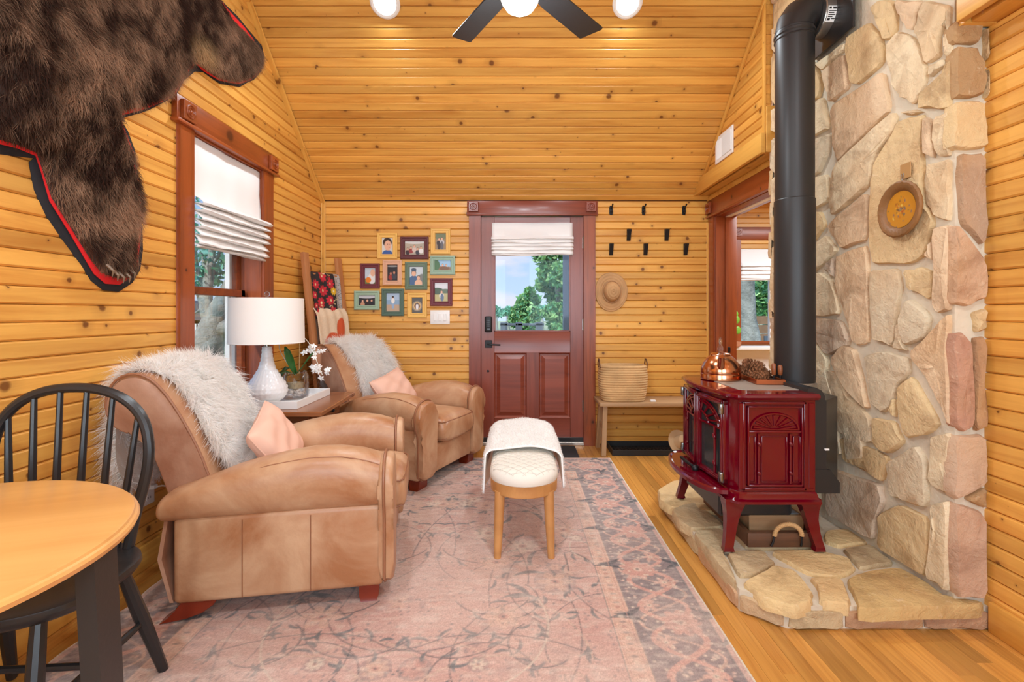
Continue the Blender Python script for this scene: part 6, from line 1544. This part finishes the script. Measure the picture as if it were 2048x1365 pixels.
# ================================================================== DINING TABLE, WINDSOR CHAIR, OUTLET
TX, TY, TR, TH_ = -1.19, .85, .42, .75
t = thing('round_table', 'round maple dining table with black legs at the lower left', 'table', (TX, TY, .0098), math.radians(20))
MB().lathe([(1e-5, TH_-.030), (TR-.02, TH_-.030), (TR-.004, TH_-.024), (TR, TH_-.014), (TR-.003, TH_-.008), (TR-.008, TH_-.006), (TR-.010, TH_-.001), (TR-.014, TH_), (1e-5, TH_)], 96).build('tabletop', M['tablewood'], t, True, .5)
MB().box(-.26, .26, -.26, .26, TH_-.07, TH_-.031, .004).build('underframe', M['black_paint'], t)
for k in range(3):
    a = math.radians(13+120*k-20); d = Vector((math.cos(a), math.sin(a), 0)); s = Vector((-d.y, d.x, 0)); rg = []
    for z, r, w in ((0, .425, .032), (.35, .405, .035), (TH_-.03, .388, .037)):
        c = d*r; rg.append([tuple(c+d*.016+s*w+Vector((0, 0, z))), tuple(c+d*.016-s*w+Vector((0, 0, z))), tuple(c-d*.016-s*w+Vector((0, 0, z))), tuple(c-d*.016+s*w+Vector((0, 0, z)))])
    MB().rings(rg).build('leg', M['black_paint'], t, False)
t = thing('windsor_chair', 'black spindle-back chair behind the round table', 'chair', (-1.385, 1.345, .0098), math.radians(-86))
out = []
for k in range(40):
    a = 2*PI*k/40; c, s = math.cos(a), math.sin(a); out.append((.205*math.copysign(abs(c)**.8, c)+(.02 if c > 0 else 0), (.285-.03*c*0)*math.copysign(abs(s)**.8, s)))
rg = [[(x*q, y*q, z) for x, y in out] for z, q in ((.412, .90), (.425, .97), (.440, 1.0), (.452, .99), (.456, .95), (.450, .75), (.445, .4))]
MB().rings(rg).build('seat', M['black_paint'], t, True, .7)
bow = [(-.15, -.19, .45), (-.158, -.205, .55), (-.17, -.232, .67), (-.178, -.236, .76), (-.185, -.215, .845), (-.188, -.165, .905), (-.19, -.09, .94), (-.19, 0, .95)]
bow = bow+[(x, -y, z) for x, y, z in bow[-2::-1]]
MB().tube(cham(bow, False, 2), .0155, 10).build('back_bow', M['black_paint'], t)
for y0, y1, zt in ((-.155, -.195, .868), (-.095, -.118, .928), (-.032, -.04, .948), (.032, .04, .948), (.095, .118, .928), (.155, .195, .868)):
    MB().tube([(-.152, y0, .45), (-.168, (y0+y1)/2, .65), (-.188, y1, zt)], [.009, .0105, .008], 8).build('spindle', M['black_paint'], t)
LEG = {}
for sx in (-1, 1):
    for sy in (-1, 1):
        a = Vector((sx*.13, sy*.17, .43)); b = Vector((sx*.245, sy*.235, 0)); LEG[sx, sy] = (a, b)
        MB().tube([a, a*.5+b*.5, b], [.016, .021, .015], 10).build('leg', M['black_paint'], t)
lp = lambda k, f: LEG[k][0]*(1-f)+LEG[k][1]*f
for sy in (-1, 1): MB().tube([lp((-1, sy), .55), lp((-1, sy), .55)*.5+lp((1, sy), .55)*.5, lp((1, sy), .55)], [.009, .013, .009], 8).build('stretcher', M['black_paint'], t)
p, q = lp((-1, -1), .55)*.5+lp((1, -1), .55)*.5, lp((-1, 1), .55)*.5+lp((1, 1), .55)*.5
MB().tube([p, q], .010, 8).build('stretcher', M['black_paint'], t)
oy, oz = onX(295, 985, XL)
t = thing('wall_outlet', 'white wall outlet with a plugged cord beside the recliner', 'outlet', (XL+.001, oy, oz))
MB().box(0, .006, -.036, .036, -.058, .058, .002).build('plate', M['white'], t)
for z in (-.026, .026):
    so = MB().lathe([(.017, .005), (.017, .008), (1e-5, .008)], 20, frame((0, 0, z), (0, 1, 0), (0, 0, 1), (1, 0, 0))).build('socket', M['white'], t)
    MB().box(.0082, .009, -.008, -.006, z-.004, z+.006).box(.0082, .009, .006, .008, z-.004, z+.006).build('slot', M['black_metal'], so, False)
t = thing('lamp_cord', 'white plug and cord hanging from the wall outlet', 'cord', (XL+.001, oy, oz))
MB().box(.009, .040, -.014, .014, .014, .038, .006, 2).build('plug', M['white'], t)
MB().tube(cham([(.036, 0, .026), (.07, .03, .024), (.085, .08, -.05), (.07, .12, -.16), (.04, .17, -.28), (.035, .3, -.335)], False, 2), .0035, 6).build('cable', M['white'], t)
# ================================================================== BEAR PELT
XBk = XL+.006
def bpt(px, py, X=XL+.03):
    return onX(px, py, X)
FURO = [(440,0),(466,38),(490,62),(505,80),(519,102),(523,120),(514,142),(500,156),(475,163),(440,156),(409,134),(387,121),(376,136),(365,158),(334,196),(281,214),(243,224),(246,258),(266,308),(280,374),(286,415),(277,475),(270,532),(258,552),(242,558),(224,552),(208,546),(190,523),(150,457),(110,396),(93,343),(80,306),(44,290),(0,277)]
BLKO = [(445,0),(475,32),(505,66),(524,92),(529,115),(524,142),(508,160),(480,174),(440,167),(410,145),(390,143),(372,160),(352,192),(325,208),(285,226),(240,238),(256,262),(270,300),(280,374),(286,440),(286,500),(283,540),(268,566),(238,584),(210,581),(186,562),(168,532),(128,478),(96,430),(73,380),(62,325),(70,317),(30,312),(0,308)]
REDO = [(443,0),(480,44),(508,76),(524,106),(527,122),(517,146),(503,161),(478,168),(440,161),(409,141),(392,126),(374,150),(352,186),(330,203),(283,221),(240,232),(250,260),(268,306),(282,374),(287,415),(281,475),(278,532),(262,556),(240,570),(214,568),(192,548),(146,470),(104,402),(86,345),(74,312),(40,297),(0,287)]
TOPW = [(1.56,1.80),(1.45,1.95),(1.25,2.02),(1.0,2.10),(.82,2.3),(.72,2.6),(.80,2.95),(1.1,3.15),(1.5,3.28),(1.95,3.30),(2.35,3.22),(2.62,3.10)]
def poly_world(o, grow, X):
    q = [bpt(x, y, X) for x, y in o]; c = np.array((1.6, 2.6))
    tw = [tuple(np.array(p)+(np.array(p)-c)/np.linalg.norm(np.array(p)-c)*grow) for p in TOPW]
    return q+tw
def inside(poly, X, Y):
    ins = np.zeros(X.shape, bool); n = len(poly)
    for i in range(n):
        x1, y1 = poly[i]; x2, y2 = poly[(i+1) % n]
        c = ((y1 > Y) != (y2 > Y)) & (X < (x2-x1)*(Y-y1)/(y2-y1+1e-12)+x1); ins ^= c
    return ins
def edist(poly, X, Y):
    d = np.full(X.shape, 9.0); n = len(poly)
    for i in range(n):
        a = np.array(poly[i]); b = np.array(poly[(i+1) % n]); ab = b-a; tt = np.clip(((X-a[0])*ab[0]+(Y-a[1])*ab[1])/(ab@ab+1e-12), 0, 1)
        d = np.minimum(d, np.hypot(X-a[0]-tt*ab[0], Y-a[1]-tt*ab[1]))
    return d
def sheet(poly, hfun, step):
    pts = []
    n = len(poly)
    for i in range(n):
        a = np.array(poly[i]); b = np.array(poly[(i+1) % n]); k = max(1, int(np.hypot(*(b-a))/step)); pts += [tuple(a+(b-a)*j/k) for j in range(k)]
    nb = len(pts); P_ = np.array(poly); gx, gy = np.meshgrid(np.arange(P_[:, 0].min(), P_[:, 0].max(), step), np.arange(P_[:, 1].min(), P_[:, 1].max(), step))
    gx, gy = gx.ravel(), gy.ravel(); ok = inside(poly, gx, gy) & (edist(poly, gx, gy) > step*.5)
    allp = [Vector(p) for p in pts]+[Vector((x, y)) for x, y in zip(gx[ok], gy[ok])]
    v, e, f, *_ = delaunay_2d_cdt(allp, [], [list(range(nb))], 1, 1e-5)
    V = np.array([(p.x, p.y) for p in v]); H = hfun(V[:, 0], V[:, 1]); return np.stack([H, V[:, 0], V[:, 1]], -1), np.array([list(q) for q in f if len(q) == 3])
bear = thing('bear_pelt', 'brown bear skin with head and paw mounted on the left wall', 'bear skin', (0, 0, 0))
fp, bp_, rp_ = poly_world(FURO, 0, XBk+.030), poly_world(BLKO, .05, XBk+.004), poly_world(REDO, .025, XBk+.016)
for nm, pol, x0, m in (('black_felt_backing', bp_, XBk, 'felt_black'), ('red_felt_border', rp_, XBk+.012, 'felt_red')):
    V, T = sheet(pol, lambda a, b, x0=x0: x0+.004*np.sin(a*23+b*17), .05)
    me = np_mesh(nm, V, T); o = link(nm, me, M[m], bear, True, None); sm = o.modifiers.new('thick', 'SOLIDIFY'); sm.thickness = .005
LEGL = np.array([bpt(*p) for p in ((-60, 40), (5, 120), (25, 200), (60, 240))])
def hump(a, b):
    d = edist(fp, a, b); h = .035*np.clip(d/.05, 0, 1)**.6+.03*np.clip((d-.05)/.12, 0, 1)
    l = np.full(a.shape, 9.0)
    for i in range(3):
        p, q = LEGL[i], LEGL[i+1]; ab = q-p; tt = np.clip(((a-p[0])*ab[0]+(b-p[1])*ab[1])/(ab@ab), 0, 1); l = np.minimum(l, np.hypot(a-p[0]-tt*ab[0], b-p[1]-tt*ab[1]))
    h = h+.05*np.sqrt(np.clip(1-(l/.085)**2, 0, 1))+.012*(vnoise(a+5, b, 7, 21)-.5)
    return XBk+.016+h
V, T = sheet(fp, hump, .03); me = np_mesh('hide', V, T)
link('hide', me, plain('bear_hide', rgb(66, 48, 40), .9), bear, True, None)
fpn = np.array(fp); n = 130000; lo, hi = fpn.min(0), fpn.max(0); a = RNG.uniform(lo[0], hi[0], n*2); b = RNG.uniform(lo[1], hi[1], n*2); ok = inside(fp, a, b) & (a > 1.15); a, b = a[ok], b[ok]
d = edist(fp, a, b); R = np.stack([hump(a, b), a, b], -1); e = .006
N = np.stack([np.ones_like(a), -(hump(a+e, b)-hump(a-e, b))/(2*e), -(hump(a, b+e)-hump(a, b-e))/(2*e)], -1); N /= np.linalg.norm(N, axis=1, keepdims=True)
# hair lies towards the rump and down the legs
fy = np.where(b > 2.25, .55, .12); fz = np.where(b > 2.25, -.75, -1.0)
ang = (vnoise(a, b, 6, 31)-.5)*1.5+(vnoise(a, b, 22, 32)-.5)*.9
Fl = np.stack([0*a, fy*np.cos(ang)-fz*np.sin(ang), fy*np.sin(ang)+fz*np.cos(ang)], -1)
# hair at the rim points outward over the felt
ex, ey = (edist(fp, a-e, b)-edist(fp, a+e, b)), (edist(fp, a, b-e)-edist(fp, a, b+e)); rim = np.clip(1-d/.03, 0, 1)
Fl[:, 1] += rim*.3*ex/(2*e); Fl[:, 2] += rim*.3*ey/(2*e); Fl /= np.linalg.norm(Fl, axis=1, keepdims=True)
q = np.clip((vnoise(a, b, 5.0, 41)-.5)*1.1+(vnoise(a*1.0, b, 16, 42)-.5)*.8+(vnoise(a*2.2-b, b*.6+a*.3, 26, 43)-.5)*.8+RNG.random(len(a))*.4+.24, 0, 1)[:, None]
C = lin((66, 47, 40))*(1-q)+lin((176, 140, 114))*q
c0 = np.array(bpt(392, 102)); pt = np.clip(1.3-np.hypot((a-c0[0])/.12, (b-c0[1])/.08), 0, 1)[:, None]; C = C*(1-pt*.75)+lin((206, 170, 126))*pt*.75
hd = np.clip((a-2.75)/.3, 0, 1)[:, None]; C = C*(1-.35*hd)
red = (np.clip(1-d/.018, 0, 1)[:, None])*.25; C = C*(1-red)+lin((190, 110, 70))*red
strands('fur', R, N, Fl, .050*np.clip(.35+d/.045, .35, 1), .00095, C, M['fur'], bear, .42, .25, .16, 1.25)
# paw claws
mb = MB()
for k, (px, py) in enumerate(((214, 540), (224, 549), (236, 554), (248, 553), (258, 546))):
    y, z = bpt(px, py, XL+.06); mb.tube([(XL+.06, y, z+.02), (XL+.085, y+.002, z-.004), (XL+.080, y+.003, z-.028)], [.007, .005, .001], 6)
mb.build('claws', plain('horn', rgb(120, 96, 74), .4), bear)

# ================================================================== SUNROOM SILL
pxc = P(1469, 690, 5.92); t = thing('potted_seedling', 'small green seedling in a shallow clay pot on the sunroom sill', 'plant', (pxc.x, 5.93, .7755))
MB().lathe([(.05, 0), (.075, .01), (.082, .06), (.078, .062), (.072, .05), (1e-5, .05)], 24).build('pot', M['terracotta'], t)
MB().tube([(.0, 0, .05), (.01, 0, .15), (.0, 0, .26), (.02, 0, .34)], .005, 6).build('stem', M['leaf_light'], t)
for p, r in (((.03, 0, .33), .05), ((-.035, 0, .25), .045), ((.045, 0, .20), .05), ((.02, 0, .40), .04)): MB().sphere(p, r, 10, 6, (.8, .25, 1.0)).build('leaf', M['leaf_light'], t)

# ================================================================== OUTDOORS
struct(MB().box(-60, 60, -30, 90, -.60, -.45).build('ground', M['ground'], None, False), 'pale dry lawn outside the cabin')
def leaves(name, blobs, n, size, cols, mat, parent, seed):
    r = np.random.default_rng(seed); k = r.integers(0, len(blobs), n); B = np.array([b[:4] for b in blobs]); d = r.normal(0, 1, (n, 3)); d /= np.linalg.norm(d, axis=1, keepdims=True)
    c = B[k, :3]+d*(B[k, 3:4]*(.35+.65*r.random((n, 1))**.6)); a = r.normal(0, 1, (n, 3)); a /= np.linalg.norm(a, axis=1, keepdims=True); b = np.cross(a, r.normal(0, 1, (n, 3))); b /= np.linalg.norm(b, axis=1, keepdims=True); s = size*(.6+.8*r.random((n, 1)))
    V = np.stack([c-a*s, c+b*s*.5, c+a*s, c-b*s*.5], 1).reshape(-1, 3); T = (np.arange(n)*4)[:, None]+np.arange(4)[None]
    me = np_mesh(name, V, T); cc = np.array([lin(x) for x in cols])[r.integers(0, len(cols), n)]; set_col(me, np.repeat(cc*(.7+.6*r.random((n, 1))), 4, 0)); o = link(name, me, mat, parent, False); o['kind'] = 'stuff'; return o
M['foliage'] = vcol('tree_leaves', .6)
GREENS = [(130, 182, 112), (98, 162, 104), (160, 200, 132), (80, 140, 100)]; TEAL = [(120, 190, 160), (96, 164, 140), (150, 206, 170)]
def trunk(name, parent, segs):
    mb = MB()
    for pts, rs in segs: mb.tube(pts, rs, 12)
    return mb.build(name, M['bark'], parent, True, .9)
def rel(p, o): return (p[0]-o[0], p[1]-o[1], p[2]-o[2])
# big tree outside the left window
Yt = 6.6; o = P(412, 690, Yt); o.z = -.45; t = thing('garden_tree', 'large forked grey tree outside the left window', 'tree', o)
def W(px, py, y=Yt): return rel(P(px, py, y), o)
trunk('trunk', t, [([(-.25, 0, -.05), W(408, 720), W(415, 688), W(428, 655), W(436, 628), W(452, 600), W(470, 560), W(480, 500)], [.30, .24, .205, .18, .155, .13, .11, .09]),
    ([W(432, 650), W(418, 625), W(411, 600), W(414, 575), W(420, 545), W(424, 505), W(430, 450)], [.14, .11, .085, .07, .06, .045, .03]),
    ([W(430, 660), W(450, 655), W(475, 655), W(500, 640)], [.14, .13, .12, .1]), ([W(414, 575), W(402, 560), W(394, 535), W(390, 500)], [.05, .035, .025, .015]), ([W(418, 625), W(400, 600), W(390, 570), W(380, 560)], [.04, .03, .02, .012]),
    ([W(422, 530), W(436, 515), W(446, 490)], [.03, .02, .012]), ([W(411, 605), W(398, 622), W(388, 628)], [.03, .018, .01]), ([W(420, 545), W(408, 530), W(403, 505)], [.03, .02, .012])])
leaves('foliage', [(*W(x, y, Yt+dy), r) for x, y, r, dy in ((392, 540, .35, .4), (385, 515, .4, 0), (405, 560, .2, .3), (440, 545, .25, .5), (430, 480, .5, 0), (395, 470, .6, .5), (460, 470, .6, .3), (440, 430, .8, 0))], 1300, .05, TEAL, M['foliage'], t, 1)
# playhouse
yP = 13.0; o = P(425, 700, yP); o.z = -.45; t = thing('playhouse', 'wooden playhouse on posts behind the forked tree', 'playhouse', o)
def W2(px, py): q = P(px, py, yP); return (q.x-o.x, q.z-o.z)
xa, zr = W2(388, 628); xb, _ = W2(450, 628); _, z1 = W2(420, 640); _, z0 = W2(420, 672)
for x in (xa+.05, xa+.42, xb-.42, xb-.05):
    for yy in (-.5, .5): MB().box(x-.045, x+.045, yy-.045, yy+.045, 0, z1).build('post', M['play_green'], t, False)
MB().box(xa-.05, xb+.05, -.6, .6, z0-.08, z0).build('deck', M['play_wood'], t, False)
for k in range(9): MB().box(xa+.02+k*(xb-xa)/9, xa+.07+k*(xb-xa)/9, -.58, -.54, z0, z0+.34).build('baluster', M['white_paint'], t, False)
MB().prism([(xa-.15, z1), (xb+.15, z1), ((xa+xb)/2, z1+.5)], -.65, .65, frame((0, 0, 0), (1, 0, 0), (0, 0, 1), (0, -1, 0))).build('roof', M['shingle'], t, False)
# porch outside the door: posts, rail, deck
struct(MB().box(-1.9, 1.85, 4.52, 6.4, -.30, -.04).build('floor_porch', M['gray_paint'], None, False), 'grey painted porch deck outside the door')
c = P(1134, 640, 5.6); t = tag(MB().box(c.x-.045, c.x+.045, 5.55, 5.65, -.04, 3.0, .004).build('porch_post', plain('blue_grey_post', rgb(86, 100, 120), .6), None), 'blue-grey porch post seen through the door glass', 'post')
t = thing('deck_rail', 'grey deck railing beyond the door glass', 'railing', (0, 6.3, 0)); k = 6.3/F
for (a, b_) in ((1000, 1035), (1035, 1088)):
    x0, x1 = (a-VX)*k, (b_-VX)*k; z = CH-(647-VY)*k
    MB().box(x0, x1, -.05, .05, z-.03, z, .003).build('top_rail', M['gray_paint'], t)
    MB().box(x0, x1, -.02, .02, z-.13, z-.09, .003).build('lower_rail', M['gray_paint'], t)
for px in (1008, 1038, 1078): MB().box((px-VX)*k-.045, (px-VX)*k+.045, -.05, .05, -.45, CH-(645-VY)*k, .003).build('rail_post', M['gray_paint'], t)
def tree(label, yc, tr, blobs, n, size, cols, seed, rad):
    o = P(*tr[0], yc); o.z = -.45; t = thing('leafy_tree', label, 'tree', o, group='trees beyond the house')
    pts = [(0, 0, -.05)]+[rel(P(x, y, yc), o) for x, y in tr]
    trunk('trunk', t, [(pts, [rad*(1-.75*i/(len(pts)-1)) for i in range(len(pts))])])
    leaves('foliage', [(*rel(P(x, y, yc+dy), o), r*yc/F) for x, y, r, dy in blobs], n, size, cols, M['foliage'], t, seed)
tree('tall leafy tree at the right of the door glass', 12, [(1122, 670), (1118, 600), (1112, 540), (1105, 480)], [(1100, 545, 26, 0), (1118, 590, 30, .5), (1112, 630, 26, 0), (1125, 550, 26, -.4), (1095, 500, 34, 0), (1130, 480, 40, 0), (1120, 655, 22, 0), (1085, 570, 14, .4), (1150, 600, 40, 0)], 6500, .075, GREENS, 2, .12)
tree('bushy tree in the middle of the door glass', 11, [(1047, 665), (1050, 640), (1056, 610), (1052, 585)], [(1050, 605, 18, 0), (1040, 625, 20, .3), (1062, 630, 22, 0), (1032, 640, 16, 0), (1055, 650, 24, 0), (1070, 600, 12, .3), (1060, 585, 10, 0)], 3200, .06, GREENS, 3, .10)
for k, (px, w_) in enumerate(((992, 22), (1016, 18), (1084, 24), (1102, 26), (970, 24), (1150, 30))):
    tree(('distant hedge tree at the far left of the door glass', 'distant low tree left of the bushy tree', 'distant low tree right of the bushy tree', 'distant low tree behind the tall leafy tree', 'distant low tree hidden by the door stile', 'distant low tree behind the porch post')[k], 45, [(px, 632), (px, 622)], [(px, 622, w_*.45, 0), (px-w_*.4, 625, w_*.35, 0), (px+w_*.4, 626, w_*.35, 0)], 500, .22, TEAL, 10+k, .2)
# sunroom view: trunk, foliage, planter
yT = 8.6; o = P(1494, 700, yT); o.z = -.45; t = thing('oak_trunk', 'thick grey tree trunk outside the sunroom window', 'tree', o)
trunk('trunk', t, [([(0.15, 0, -.05), rel(P(1504, 725, yT), o), rel(P(1500, 690, yT), o), rel(P(1494, 640, yT), o), rel(P(1493, 580, yT), o), rel(P(1493, 500, yT), o), rel(P(1492, 400, yT), o)], [.36, .30, .20, .155, .135, .13, .125])])
tree('dense green tree beyond the sunroom window', 14, [(1530, 660), (1530, 600)], [(1528, 590, 34, 0), (1545, 570, 36, 0), (1520, 620, 26, .4), (1550, 620, 34, 0), (1510, 560, 30, 1.), (1535, 540, 40, 0)], 5000, .11, GREENS, 30, .12)
yB = 9.5; o = P(1532, 660, yB); o.z = -.45; t = thing('garden_shed', 'low weathered wooden shed wall outside the sunroom', 'shed', o)
zt = P(1532, 632, yB).z-o.z
for k in range(9): MB().box(-.35, 1.6, -.03, .03, k*zt/9+.01, (k+1)*zt/9-.006).build('plank', M['play_wood'], t, False)
MB().box(-.06, .20, -.06, -.03, zt*.45, zt*.75).build('hatch', M['gray_paint'], t, False)
